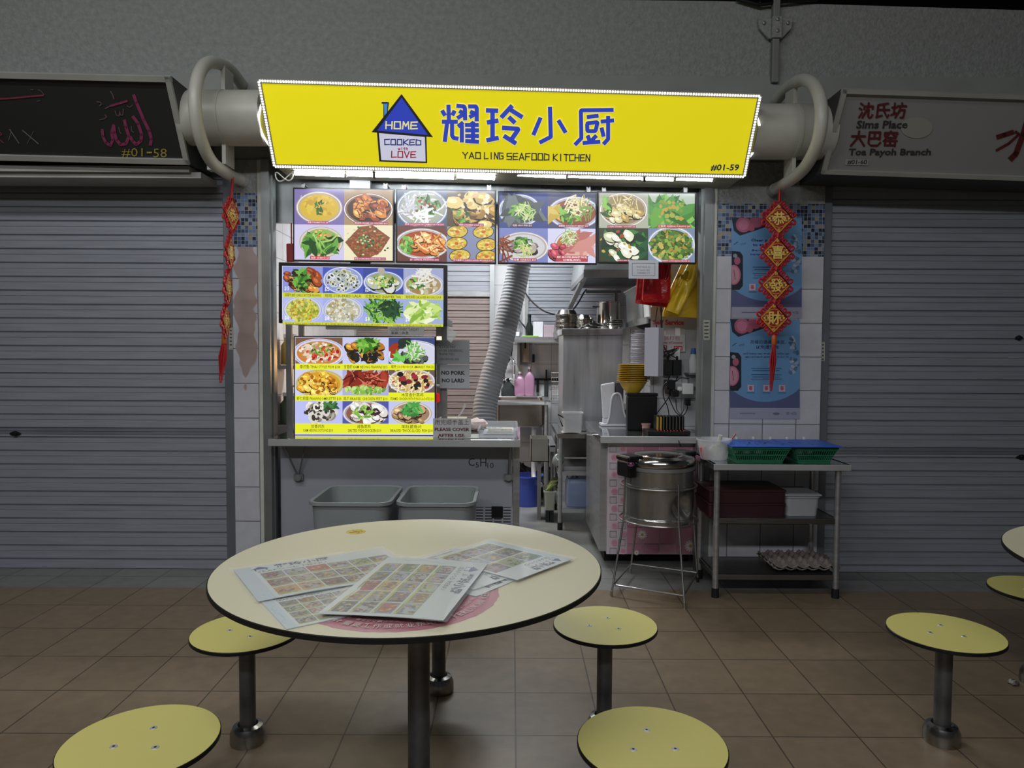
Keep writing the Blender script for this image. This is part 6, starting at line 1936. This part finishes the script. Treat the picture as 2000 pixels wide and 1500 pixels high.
x0, x1, z0, z1 = P(1062, 975, 5.9).x, P(1087, 975, 5.9).x, P(1080, 998, 5.9).z, P(1080, 960, 5.9).z
tub('crate_body', x0, x1, 5.9, 6.2, z0, z1, mat('cloudy_crate', 'c0c4b0', .3, alpha=.55), t, .02, .9, .004, .008)
MB().box((x0 + .02, 5.94, 0), (x0 + .05, 6.16, z0)).box((x1 - .05, 5.94, 0), (x1 - .02, 6.16, z0)).build('stand_frame', BLACK, t)
for i, (dx, dz, colr) in enumerate(((.0, 0, '6c7c34'), (.03, .02, 'a8b078'), (.05, .035, '54642c'), (.065, .015, 'b0b890'))):
    a_ = V(x0 + .02 + dx * .4, 5.93 + i * .05, z1 + .0 + dz)
    b_ = a_ + V(.09, .04, .05)
    m = MB().tube([a_, (a_ + b_) / 2 + V(0, 0, .012), b_], [.008, .02, .006], 8)
    tag(m.build('leafy_vegetable', mat('veg' + colr, colr, .6), smooth=True), 'leafy green vegetable poking out of the clear crate by the prep table', 'vegetable', 'vegetables in the clear crate')
pw = P(1090, 900, 5.75)
g = MB().lathe([(0, -.05), (.04, -.03), (.05, 0), (.035, .04), (0, .06)], 12, (pw.x, 5.74, pw.z))
g.v = [(x + random.uniform(-.012, .012), y, z + random.uniform(-.012, .012)) for x, y, z in g.v]
tag(g.build('hanging_pouch', mat('crinkled_film', '8c9490', .2, .3), smooth='all'), 'crinkled clear pouch hanging on the corner of the prep table', 'pouch')
# ================================================================ rice cooker on its stand
RX, RY = .895, 4.33
rc = thing('rice_cooker', 'large dented steel rice cooker with black handles on the wire stand', 'rice cooker', (RX, RY, .40))
CK = mat('cooker_steel', 'b0aca8', .22, .85, .1, 5, aniso=(5, 5, 1))
rb_ = .207
prof = [(0, .405), (rb_ * .96, .405), (rb_ * .99, .41), (rb_, .43), (rb_ * 1.01, .435), (rb_, .442), (rb_, .72)]
g = MB().lathe(prof, 72, (RX, RY, 0))
# more rings where the dent is
g = MB()
N, Mz = 96, 24
vs, fs = [], []
for i in range(N):
    a = 2 * pi * i / N
    for k in range(Mz + 1):
        z = .44 + .285 * k / Mz
        r = rb_
        # the crumpled dent low on one side
        da = ((a - radians(-58) + pi) % (2 * pi)) - pi
        dz = z - .52
        q_ = max(0, 1 - (da / .42) ** 2 - (dz / .085) ** 2)
        r -= .042 * q_ ** .7 * (1 + .3 * sin(9 * da + 30 * dz))
        vs.append((RX + r * cos(a), RY + r * sin(a), z))
for i in range(N):
    j = (i + 1) % N
    for k in range(Mz):
        fs.append((i * (Mz + 1) + k, j * (Mz + 1) + k, j * (Mz + 1) + k + 1, i * (Mz + 1) + k + 1))
g.add(vs, fs)
g.lathe([(0, .402), (rb_ * .95, .402), (rb_ * .99, .408), (rb_ * 1.012, .425), (rb_ * 1.012, .435), (rb_, .44)], N, (RX, RY, 0))
g.build('cooker_body', CK, rc, smooth='all')
MB().lathe([(rb_, .722), (rb_ * 1.03, .724), (rb_ * 1.03, .745), (rb_, .748)], 64, (RX, RY, 0)).build('grey_band', mat('aluminium_band', 'b8b8b8', .35, .8), rc, smooth=True)
MB().lathe([(rb_ * 1.03, .75), (rb_ * 1.06, .757), (rb_ * 1.06, .775), (rb_ * 1.0, .795), (rb_ * .72, .806), (rb_ * .70, .812), (0, .822)], 64, (RX, RY, 0)).build('lid', POT, rc, smooth=True)
for a, lab in ((radians(205), 'left'), (radians(35), 'right')):
    u = V(cos(a), sin(a), 0)
    v = V(-sin(a), cos(a), 0)
    ce = V(RX, RY, .74) + u * rb_ * 1.03
    h_ = MB().obox(ce + u * .02 - V(0, 0, .005), u * .03, v * .065, (0, 0, .05)).obox(ce + u * .0 + V(0, 0, .058), u * .055, v * .07, (0, 0, .016))
    o = h_.build('handle', BLACK, rc, bevel=.012)
    o['label'] = 'black plastic handle'
pl_ = P(1237, 906, RY - .19)
c = Canvas(*facing(RY - .262), 1e-4, 4)
c.ell(1232, 907, 6.6, 4.6, '8c3a6c', 24)
c.ell(1232, 907, 5.6, 3.7, '1c1418', 24)
c.ell(1232, 905.6, 2.4, 1.4, 'b890a8', 12)
c.rect(1228, 908, 1236, 909, 'a87898')
c.build('logo_print', PAPER, rc)
WIRE = mat('stand_wire', 'a8a6a2', .3, .9)
ws = thing('wire_stand', 'tall bare metal wire stand holding up the rice cooker', 'stand', (RX, RY, 0))
feet = [PZ(1194, 1164), PZ(1337, 1187), PZ(1363, 1137), PZ(1231, 1119)]
tops = [P(1221, 880, 4.24), P(1318, 946, 4.10), P(1356, 885, 4.42), P(1250, 880, 4.52)]
ang = [radians(200), radians(288), radians(15), radians(110)]
fl = []
for i in range(4):
    u = V(cos(ang[i]), sin(ang[i]), 0)
    tpp = V(RX, RY, .745 if i in (0, 2) else .66) + u * (rb_ + .022)
    md = V(RX, RY, .43) + u * (rb_ + .03)
    fl.append((feet[i], md, tpp))
    l = MB().tube([feet[i] + V(0, 0, .006), md, tpp], .0062, 10).build('leg', WIRE, ws, smooth=True)
    MB().cyl(feet[i], feet[i] + V(0, 0, .03), .0085, .008, 10).build('foot', RUBBER if i == 2 else WIRE, l)
for z, r in ((.415, rb_ + .028), (.625, rb_ + .02)):
    MB().tube([V(RX + r * cos(t), RY + r * sin(t), z) for t in [2 * pi * i / 48 for i in range(48)]], .005, 8, True).build('support_ring', WIRE, ws, smooth=True)
m = MB()
cr = [f * .86 + mdd * .14 for f, mdd, t_ in fl]
for i in range(4):
    MB().tube([cr[i], cr[(i + 1) % 4]], .0055, 8).build('crossbar', WIRE, ws, smooth=True)
MB().tube([V(RX - .15, RY, .407 - .012), V(RX + .15, RY, .395)], .005, 8).tube([V(RX, RY - .15, .395), V(RX, RY + .15, .395)], .005, 8).build('base_rib', WIRE, ws)

# ================================================================ steel rack
CX0, CX1, CY0, CY1, CZ = 1.158, 1.945, 4.08, 4.525, .785
ct = thing('steel_rack', 'three tier stainless steel rack in front of the tiled pier', 'rack', ((CX0 + CX1) / 2, 4.3, 0))
SHELF = mat('rack_shelf_steel', '8c8a88', .3, .95, .12, 4)
MB().box((CX0, CY0 - .004, CZ - .034), (CX1, CY0 + .004, CZ)).build('front_lip', LIP, ct, bevel=.002)
MB().box((CX0, CY0 + .005, CZ - .004), (CX1, CY1, CZ)).box((CX0, CY1 - .02, CZ - .034), (CX1, CY1, CZ)).box((CX0, CY0, CZ - .034), (CX0 + .02, CY1, CZ)).box((CX1 - .02, CY0, CZ - .034), (CX1, CY1, CZ)).build('rack_top', STEEL2, ct, bevel=.002)
lx0, lx1, ly0, ly1 = CX0 + .032, CX1 - .055, CY0 + .04, CY1 - .05
for x in (lx0, lx1):
    for y in (ly0, ly1):
        l = MB().cyl((x, y, .04), (x, y, CZ - .005), .0175, n=18).build('leg', STEEL, ct, smooth=True)
        MB().cyl((x, y, 0), (x, y, .055), .022, .02, n=16).build('foot', RUBBER, l)
for z in (.465, .135):
    MB().box((lx0, ly0, z - .004), (lx1, ly1, z)).box((lx0, ly0 - .008, z - .03), (lx1, ly0 + .01, z)).box((lx0, ly1 - .01, z - .03), (lx1, ly1 + .008, z)).box((lx0 - .008, ly0, z - .03), (lx0 + .01, ly1, z)).box((lx1 - .01, ly0, z - .03), (lx1 + .008, ly1, z)).build('shelf', SHELF, ct, bevel=.002)
# maroon trays: a pile of shallow boxes
MAR = mat('maroon_plastic', '34141a', .45, 0, .1, 4)
x0, x1 = P(1366, 1000, 4.3).x, P(1533, 1000, 4.18).x
for i, (za, zb) in enumerate(((.4655, .545), (.546, .622))):
    t = thing('serving_tray_box', ('lower', 'upper')[i] + ' maroon plastic tray box on the middle shelf of the steel rack', 'tray', ((x0 + x1) / 2, 4.3, za), 'maroon tray boxes on the rack')
    tub('tray_body', x0 + .01 + .002 * i, x1, 4.15, 4.475, za, zb, MAR, t, .015, .985, .008, .006)
    if i:
        MB().box((x0 + .02, 4.165, zb - .006), (x1 - .012, 4.46, zb - .001)).build('lid', MAR, t)
x0, x1 = P(1534, 1000, 4.16).x, P(1604, 1000, 4.16).x
t = thing('food_container', 'translucent lidded container with an egg inside on the middle shelf of the rack', 'container', ((x0 + x1) / 2, 4.28, .466))
tub('container_body', x0, x1, 4.16, 4.42, .466, .585, mat('milky_plastic', 'b4b8bc', .35, 0, alpha=.6), t, .025, .92, .003, .006)
MB().box((x0 - .003, 4.155, .586), (x1 + .003, 4.425, .598)).build('lid', mat('milky_lid', '9a9c9e', .4, alpha=.85), t, bevel=.006)
eg = V(x1 - .06, 4.215, .466)
tag(MB().lathe([(0, .006)] + [(.026 * sin(pi * i / 10) * (1 - .12 * cos(pi * i / 10)), .036 - .030 * cos(pi * i / 10)) for i in range(1, 10)] + [(0, .066)], 20, tuple(eg)).build('egg', mat('egg_shell', 'c8b0a0', .6), smooth=True), 'single pale egg inside the translucent container on the rack', 'egg')
# egg trays
EGT = mat('egg_carton_pulp', '7c726c', .9, 0, .12, 40)
ex0, ey0 = P(1508, 1125, 4.16).x, 4.135


def egg_tray(z, dx, dy, rot, lab):
    t = thing('egg_tray', lab, 'egg tray', (ex0 + .2, 4.3, z), 'grey egg trays on the rack')
    n_, q_ = 6, 5
    g = MB()
    W2, D2 = .39, .31
    nu, nv = n_ * 6, q_ * 6

    def f(u, v):
        x, y = u * W2, v * D2
        h_ = .018 * (cos(2 * pi * n_ * u) * cos(2 * pi * q_ * v)) + .006 * (cos(2 * pi * n_ * u) + cos(2 * pi * q_ * v))
        e = min(u, 1 - u, v, 1 - v)
        if e < .01:
            h_ = .004 - .012 * abs(sin(pi * n_ * u)) if v < .01 or v > .99 else .004
        xx, yy = x - W2 / 2, y - D2 / 2
        return V(ex0 + .2 + dx + xx * cos(rot) - yy * sin(rot), 4.3 + dy + xx * sin(rot) + yy * cos(rot), z + .026 + h_)
    g.grid(f, nu, nv)
    g.build('tray_shell', EGT, t, smooth='all', solid=.003)
    return t


egg_tray(.136, 0, 0, 0, 'lower of the two stacked grey egg trays on the bottom rack shelf')
egg_tray(.150, .006, -.004, .02, 'upper of the two stacked grey egg trays on the bottom rack shelf')
# round tub with scoop and red stick
tc = P(1394, 884, 4.28)
t = thing('clear_tub', 'clear round plastic tub with a scoop at the corner of the steel rack', 'tub', (tc.x, 4.28, CZ))
TUBM = mat('tub_plastic', 'd8d8dc', .25, 0, alpha=.42)
MB().lathe([(0, .001), (.074, .001), (.078, .006), (.098, .115), (.104, .116), (.104, .124), (.096, .124), (.075, .006), (0, .004)], 40, (tc.x, 4.28, CZ)).build('tub_body', TUBM, t, smooth=True)
sc = thing('rice_scoop', 'pale plastic rice scoop leaning in the clear round tub', 'scoop', (tc.x + .01, 4.25, CZ + .01))
g = MB()
g.grid(lambda u, v: V(tc.x + .022 + (u - .5) * .11 * sin(pi * min(1, .15 + .7 * v)) , 4.245 + .03 * v + .012 * (2 * u - 1) ** 2, CZ + .012 + .075 * v), 10, 10)
g.build('scoop_blade', mat('pale_scoop', 'b8bca8', .4), sc, smooth='all', solid=.003)
MB().tube([V(tc.x + .024, 4.275, CZ + .085), V(tc.x + .035, 4.28, CZ + .125), V(tc.x + .038, 4.275, CZ + .145)], [.014, .012, .013], 10).build('scoop_handle', mat('pale_scoop', 'b8bca8', .4), sc, smooth=True)
tag(MB().tube([V(tc.x - .055, 4.27, CZ + .006), V(tc.x - .072, 4.26, CZ + .08)], [.02, .022], 10).build('pink_sponge', mat('pink_sponge', 'b85c68', .8), bevel=.004), 'pink sponge inside the clear round tub on the rack', 'sponge')
tag(MB().tube([V(tc.x + .07, 4.30, CZ + .06), P(1437, 847, 4.3)], .0045, 8).build('red_stick', mat('red_stick', 'a8201c', .4)), 'thin red stick poking out of the clear round tub', 'stick')
# green baskets
GRN = mat('green_basket', '1c6c4a', .45)


def basket(xa, xb, ya, yb, lab):
    t = thing('utensil_basket', lab, 'basket', ((xa + xb) / 2, (ya + yb) / 2, CZ), 'green slotted baskets on the rack')
    h_, z0 = .085, CZ + .001
    tp = .035
    m = MB()
    bo_ = [V(xa + tp, ya + tp, z0), V(xb - tp, ya + tp, z0), V(xb - tp, yb - tp, z0), V(xa + tp, yb - tp, z0)]
    to_ = [V(xa, ya, z0 + h_), V(xb, ya, z0 + h_), V(xb, yb, z0 + h_), V(xa, yb, z0 + h_)]
    for i in range(4):
        j = (i + 1) % 4
        n_ = int((to_[j] - to_[i]).length / .014)
        for k in range(n_ + 1):
            q_ = k / n_
            a_, b_ = bo_[i].lerp(bo_[j], q_), to_[i].lerp(to_[j], q_)
            if i != 3 or k % 1 == 0:
                m.tube([a_, b_], .0032, 5)
        for f_ in (0, .12, .5, .86, 1):
            m.tube([bo_[i].lerp(to_[i], f_), bo_[j].lerp(to_[j], f_)], .0045 if f_ not in (0, 1) else .007, 6)
    m.build('slot_lattice', GRN, t)
    MB().add(bo_, [(0, 1, 2, 3)]).build('base', GRN, t, solid=.004)
    if xa < 1.4:
        MB().add([bo_[0] + V(-.002, 0, .008), bo_[3] + V(-.002, 0, .008), to_[3], to_[0]], [(0, 1, 2, 3)]).build('end_panel', GRN, t, solid=.004)
    return t


bxa, bxb = P(1430, 870, 4.15).x, P(1541, 870, 4.15).x
basket(bxa, bxb, 4.13, 4.45, 'green slotted plastic basket next to the clear round tub')
bxc, bxd = P(1552, 870, 4.15).x, P(1634, 870, 4.15).x
basket(bxc, bxd, 4.13, 4.45, 'green slotted plastic basket at the far end of the rack top')
BLUE = mat('blue_board', '2458b8', .4, 0, .06, 6)
bl = thing('blue_cover', 'thin blue plastic sheet covering both green baskets', 'cover', (1.6, 4.3, CZ + .09))
y_f, z_f = 4.10, CZ + .0945
xs_ = (P(1442, 873, y_f).x - .03, P(1645, 873, y_f).x)
MB().box((xs_[0], 4.115, z_f), ((bxb + bxc) / 2 - .004, 4.46, z_f + .004)).box(((bxb + bxc) / 2 - .006, 4.10, z_f + .0025), (xs_[1] + .01, 4.46, z_f + .0065)).build('sheet', BLUE, bl)
for i in range(6):
    x = xs_[0] + .02 + i * .105
    MB().box((x, 4.452, z_f + .004), (x + .012, 4.462, z_f + .02)).build('white_clip', WHITE, bl, bevel=.002)
random.seed(4)
c = Canvas(lambda x, y: V(x, y, z_f + .0066), (0, 0, 1), 1e-5, 1)
for i in range(34):
    x, y = random.uniform(xs_[0] + .1, xs_[1] - .08), random.uniform(4.18, 4.34)
    c.ell(x, y, random.uniform(.004, .016), random.uniform(.003, .008), '15306c', 7, random.uniform(0, 3), jit=.3)
c.build('stain_mark', PAPER, bl)

# ================================================================ posters on the pier
def poster(x0, y0, x1, y1, lab, lines):
    Yp = YF - .004
    sl = .004
    t = thing('wall_poster', lab, 'poster', tuple(P((x0 + x1) / 2, (y0 + y1) / 2, Yp)))
    m_ = lambda x, y: P(x0 + x, y0 + y + sl * x, Yp)
    W2, H2 = x1 - x0, y1 - y0
    MB().prism([m_(0, 0), m_(W2, 0), m_(W2, H2), m_(0, H2)], (0, .0035, 0)).build('sheet', mat('poster_paper', '5f86b0', .4), t)
    c = Canvas(m_, (0, -1, 0), 2e-5, 2)
    c.rect(0, 0, W2, H2 * .89, '565c80')
    c.ell(W2 * .5, H2 * .28, W2 * .76, H2 * .55, '6592bc', 60, clip=(0, 0, W2, H2 * .89))
    c.rect(0, H2 * .89, W2, H2, '9a9cae')
    c.poly([(0, 0), (W2 * .46, 0), (W2 * .5, H2 * .09), (W2 * .12, H2 * .18), (W2 * .03, H2 * .13)], '262c3c')
    for cx, cy, r, co in ((.17, .07, .11, 'a85c74'), (.17, .07, .075, 'b8708a'), (.36, .03, .1, '9c5068'), (.28, .1, .05, 'a4566c')):
        c.ell(W2 * cx, max(H2 * cy, W2 * r * 0), W2 * r, W2 * r, co, 20, clip=(0, 0, W2, H2))
    c.poly([(0, H2 * .33), (W2 * .12, H2 * .34), (W2 * .16, H2 * .38), (W2 * .16, H2 * .68), (W2 * .11, H2 * .72), (0, H2 * .72)], '1e2430')
    for cx, cy, rx, ry, co in ((.08, .43, .045, .04, 'a85c74'), (.03, .57, .1, .1, 'b46c80'), (.03, .57, .08, .085, 'c08898'), (.05, .38, .03, .02, '88909a')):
        c.ell(W2 * cx, H2 * cy, W2 * rx, H2 * ry, co, 20, clip=(0, 0, W2, H2))
    c.line([(W2 * .03, H2 * .52), (W2 * .05, H2 * .62)], 1, '4a2430')
    c.line([(W2 * .03, H2 * .27), (W2 * .09, H2 * .24)], 1.4, '26304c')
    c.line([(W2 * .13, H2 * .26), (W2 * .2, H2 * .25), (W2 * .2, H2 * .262), (W2 * .13, H2 * .272)], .6, '3a4c7c', closed=True)
    R = random.Random(8)
    for i in range(40):
        y = R.choice((.22, .24, .3, .45, .48, .36))
        c.ell(W2 * R.uniform(.86, .99), H2 * (y + R.uniform(-.06, .06)), W2 * .03, W2 * .022, R.choice(('8c9cb8', '54748c', '3c6478', 'a8a8bc')), 8, R.uniform(0, 3), clip=(0, 0, W2, H2))
    for s, a_, b_, cc_, d_, co, bo in lines:
        c.text(s, W2 * a_, H2 * b_, W2 * cc_, H2 * d_, co, bo)
    for i in range(5):
        y = H2 * (.49 + .022 * i + (.02 if i > 1 else 0))
        c.rect(W2 * (.3 + .02 * (i % 2)), y, W2 * (.74 - .03 * (i % 2)), y + 1, '2c4870')
    for i in range(3):
        x = W2 * (.25 + .225 * i)
        c.rect(x, H2 * .66, x + W2 * .09, H2 * .725, 'c0b0bc')
        c.ell(x + W2 * .045, H2 * .695, W2 * .025, W2 * .025, 'b05468', 12)
        c.rect(x + W2 * .02, H2 * .67, x + W2 * .07, H2 * .678, 'b05468')
        c.rect(x - W2 * .01, H2 * .735, x + W2 * .1, H2 * .742, '4c6488')
    c.rect(W2 * .14, H2 * .94, W2 * .36, H2 * .946, '5a5a74')
    c.ell(W2 * .66, H2 * .945, W2 * .05, H2 * .012, '6c6c84', 14)
    c.text('SG', W2 * .8, H2 * .93, W2 * .95, H2 * .955, '6c6c84')
    c.build('poster_print', LAMIN, t)


poster(1429, 425, 1566, 621, 'blue clear your table poster, upper of two, partly behind the knot hanging', [('Clear your table', .27, .21, .8, .245, '1c2a50', .03), ('to avoid fine', .3, .255, .7, .285, '1c2a50', .03), ('Bersihkan meja', .29, .315, .76, .34, '243a68', .02), ('supaya tidak didenda', .26, .352, .8, .38, '243a68', .02)])
poster(1426, 623, 1562, 818, 'blue poster with Chinese text, lower of two, behind the red tassel', [('用餐后请清理桌面，', .29, .21, .8, .25, '1c2a50', .0), ('以免遭罚款', .37, .262, .7, .30, '1c2a50', .0), ('மேசையை சுத்தம் செய்து', .19, .335, .86, .36, '243a68', .02), ('அபராதம் தவிர்க்கவும்', .21, .368, .84, .39, '243a68', .02)])

# ================================================================ dining table, menus and stools
CREAMT = mat('cream_laminate', 'd8d2b4', .4)
EDGE = mat('black_edge', '0b0b0c', .5)
GALV = mat('galvanised_steel', '6c6c6e', .42, .75, .35, 9)
CHR = mat('steel_flange', 'a0a09c', .22, 1, .1, 6)
TCX, TCY, TR, TZ_ = -.312, 2.214, .59, .76


def make_table(x, y, lab, grp, art=True):
    t = thing('dining_table', lab, 'table', (x, y, 0), grp)
    c0 = (x, y, 0)
    MB().lathe([(0, TZ_ - .016), (TR - .002, TZ_ - .016), (TR, TZ_ - .014), (TR, TZ_ - .0015), (TR - .0015, TZ_ - .0006)], 128, c0).build('edge_band', EDGE, t, smooth=True)
    MB().lathe([(0, TZ_ - .002), (TR - .003, TZ_ - .002), (TR - .003, TZ_), (0, TZ_)], 128, c0).build('table_top', CREAMT, t)
    p = MB().cyl((x + .03, y - .05, .05), (x + .03, y - .05, TZ_ - .017), .034, n=28).build('pole', GALV, t, smooth=True)
    MB().lathe([(0, TZ_ - .026), (.14, TZ_ - .026), (.14, TZ_ - .017), (0, TZ_ - .017)], 28, (x + .03, y - .05, 0)).build('fixing_plate', GALV, p)
    MB().lathe([(.075, 0), (.075, .045), (.06, .07), (.04, .075), (.035, .06)], 32, (x + .03, y - .05, 0)).build('floor_flange', CHR, t, smooth=True)
    return t


tab = make_table(TCX, TCY, 'round cream table with black edge strewn with printed menus', 'round cream dining tables')
make_table(2.25, 2.22, 'round cream table cut off by the photo edge, beside two yellow stools', 'round cream dining tables')
# adhesive ring on the table top
random.seed(3)
SX, SY = -.305, 1.93
c = Canvas(lambda x, y: V(SX + x, SY - y, TZ_), (0, 0, 1), 4e-5, 4)
NN = 96
o_r, i_r = .272, .185


def ring(r0, r1, col, a0=0, a1=2 * pi, wob=0):
    n_ = NN
    for i in range(n_):
        a, b = a0 + (a1 - a0) * i / n_, a0 + (a1 - a0) * (i + 1) / n_
        w0 = wob * (sin(a * 23) + sin(a * 41)) if wob else 0
        w1 = wob * (sin(b * 23) + sin(b * 41)) if wob else 0
        c.poly([(r0 * cos(a), r0 * sin(a)), ((r1 + w0) * cos(a), (r1 + w0) * sin(a)), ((r1 + w1) * cos(b), (r1 + w1) * sin(b)), (r0 * cos(b), r0 * sin(b))], col, k=c.k)
    c.k += 1


c.ell(0, 0, i_r, i_r, '8e9290', 60)
ring(i_r, o_r, 'bc8088', wob=.0012)


def curved(s, r, a_mid, h_, col, cw, flip=1):
    """letters set round a circle, tops to the centre"""
    n_ = len(s)
    for i, ch in enumerate(s):
        if ch == ' ':
            continue
        a = a_mid + flip * (i - (n_ - 1) / 2) * cw / r
        cx, cy = r * sin(a), r * cos(a)
        vs, fs = glyphs(ch, .01, 1)
        out = []
        for u, v in vs:
            lx, ly = (u - .5) * cw * .85, (v - .5) * h_
            # mirrored to read from the other side of the table
            dx, dy = -flip * lx, -flip * ly
            out.append((cx + dx * cos(a) + dy * sin(a) if False else cx + lx * flip * cos(a) + ly * flip * (-sin(a)) * 1, cy - lx * flip * sin(a) - ly * flip * cos(a)))
        c.tri(out, fs, col, k=60)


curved('需要工作或就业帮助?', .238, .1, .026, 'd8c4c0', .026)
curved('拨电 1800-222 浏览网页一键即达', .207, .1, .013, 'd0b8b4', .014)
curved('PERLUKAN KERJA', .235, 1.25, .022, 'd8c4c0', .017)
curved('Imbas kod QR untuk', .207, 1.25, .012, 'd0b8b4', .011)
curved('Need employment?', .235, -.95, .016, 'd8c4c0', .014)
c.build('ring_print', LAMIN, tab)
gp = PZ(695, 1038.5, TZ_)
c = Canvas(lambda x, y: V(gp.x + x, gp.y - y, TZ_), (0, 0, 1), 4e-5, 4)
c.ell(0, 0, .036, .036, 'c8b030', 32)
c.ell(0, 0, .030, .030, 'd8c450', 32)
for i in range(24):
    a, r = random.uniform(0, 6.28), random.uniform(0, .024)
    c.ell(r * cos(a), r * sin(a), .005, .003, random.choice(('a87820', 'e8dc70', '8c6c20')), 6)
c.build('gold_sticker_print', canvas_mat('gold_sticker', 0, .25, .5), tab)
# menus on the table; corners read as points of the table top
GM = 'printed menus on the dining table'


def table_menu(lab, pa_, pb_, pc_, z, seed, curl=None, **kw):
    """pa_ heading corner, pb_ end of the heading edge, pc_ end of the side edge"""
    a_, b_, d_ = PZ(*pa_, TZ_ + z), PZ(*pb_, TZ_ + z), PZ(*pc_, TZ_ + z)
    ux = (b_ - a_)
    uy = (d_ - a_)
    w_, h_ = ux.length, uy.length
    # squared up
    uxn = ux.normalized()
    uyn = (uy - uxn * uy.dot(uxn)).normalized()
    return sheet('printed_menu', lab, 'menu', a_, uxn, uyn, w_, h_, seed, GM, .001, curl, **kw)


table_menu('plastic sleeved seafood menu with its heading towards the stall, nearest the table rim', (456, 1113), (744, 1070), (486, 1178), .006, 101, lambda u, v: .003 * sin(5 * u) * v, cols=6, rows=3)
table_menu('plastic sleeved menu mostly hidden beneath the wide seafood menu', (503, 1168), (700, 1132), (560, 1229), .002, 102, cols=5, rows=4)
table_menu('clear sleeved menu lying under the two pointed menus, its lower corner showing', (1010, 1132), (930, 1165), (800, 1100), .002, 106, cols=4, rows=4)
table_menu('menu with chicken photos fanned between the front menu and the outermost one', (1042, 1112), (925, 1152), (860, 1081), .005, 104, cols=3, rows=4, title=('VEGETABLE',))
table_menu('outermost fanned menu pointing towards the rice cooker', (1118, 1092), (1010, 1133), (960, 1055), .0085, 105, cols=3, rows=3, title=('SEAFOOD',))
table_menu('front menu lying on top of the others, heading turned sideways', (953, 1101), (866, 1216), (757, 1090), .013, 103, lambda u, v: .004 * sin(3 * v + u) + .006 * max(0, u - .7), cols=5, rows=4)
# stools
YST = mat('yellow_laminate', 'd2c975', .42)
SR, SZ = .193, .41


def make_stool():
    r = thing('fixed_stool', 'x', 'stool', (0, 0, 0), 'yellow fixed stools')
    MB().lathe([(0, SZ - .014), (SR - .002, SZ - .014), (SR, SZ - .012), (SR, SZ - .002), (SR - .0015, SZ - .0006)], 80).build('edge_band', EDGE, r, smooth=True)
    s = MB().lathe([(0, SZ - .002), (SR - .0025, SZ - .002), (SR - .0025, SZ), (0, SZ)], 80).build('seat', YST, r)
    for i in range(3):
        a = radians(60 + 120 * i)
        x, y = .062 * cos(a), .062 * sin(a)
        b = MB().lathe([(0, SZ + .0014), (.009, SZ + .0012), (.0105, SZ - .0005)], 18, (x, y, 0)).build('screw', mat('screw_steel', 'c8c8c4', .35, .4), s, smooth=True)
        MB().lathe([(0, SZ + .0019), (.0036, SZ + .0018), (.0036, SZ + .001)], 8, (x, y, 0)).build('screw_hole', BLACK, s)
    p = MB().cyl((0, 0, .05), (0, 0, SZ - .015), .0285, n=26).build('pole', GALV, r, smooth=True)
    MB().lathe([(0, SZ - .022), (.11, SZ - .022), (.11, SZ - .0145), (0, SZ - .0145)], 26).build('fixing_plate', GALV, p)
    MB().lathe([(.062, 0), (.063, .005), (.062, .04), (.052, .062), (.036, .068), (.029, .055)], 32).build('floor_flange', CHR, r, smooth=True)
    return r


st0 = make_stool()
spots = [(-.954, 2.549, .0, 'yellow stool half hidden behind the cream table edge, on the side of the black sign'),
         (.351, 2.628, .25, 'yellow stool behind the cream table nearest the rice cooker'),
         (-.957, 1.815, .5, 'yellow stool in front beside the worn shutter side, lower corner of the photo'),
         (.367, 1.817, .55, 'large looking yellow stool in the middle foreground with white screws'),
         (-.301, 2.95, 0, 'stool hidden behind the cream table, only its pole and flange visible beneath'),
         (1.585, 2.575, .2, 'yellow stool standing alone before the white signed shutter with full pole visible'),
         (2.28, 3.05, 0, 'yellow stool behind the second table, cut off by the photo edge')]
for i, (x, y, rz, lab) in enumerate(spots):
    if i == 0:
        st0.location, st0['label'] = (x, y, 0), lab
        st0.rotation_euler.z = rz
    else:
        dup(st0, (x, y, 0), rz, lab)
# litter
lp = PZ(1980, 1337)
random.seed(14)
g = MB().lathe([(0, 0), (.016, .002), (.02, .008), (.012, .016), (0, .018)], 10, (lp.x, lp.y, .001))
g.v = [(x + random.uniform(-.008, .008), y + random.uniform(-.006, .006), max(.001, z + random.uniform(-.004, .006))) for x, y, z in g.v]
tag(g.build('crumpled_scrap', mat('scrap_paper', 'a8a098', .8), smooth='all'), 'tiny crumpled scrap of paper on the brown floor by the photo edge', 'litter')
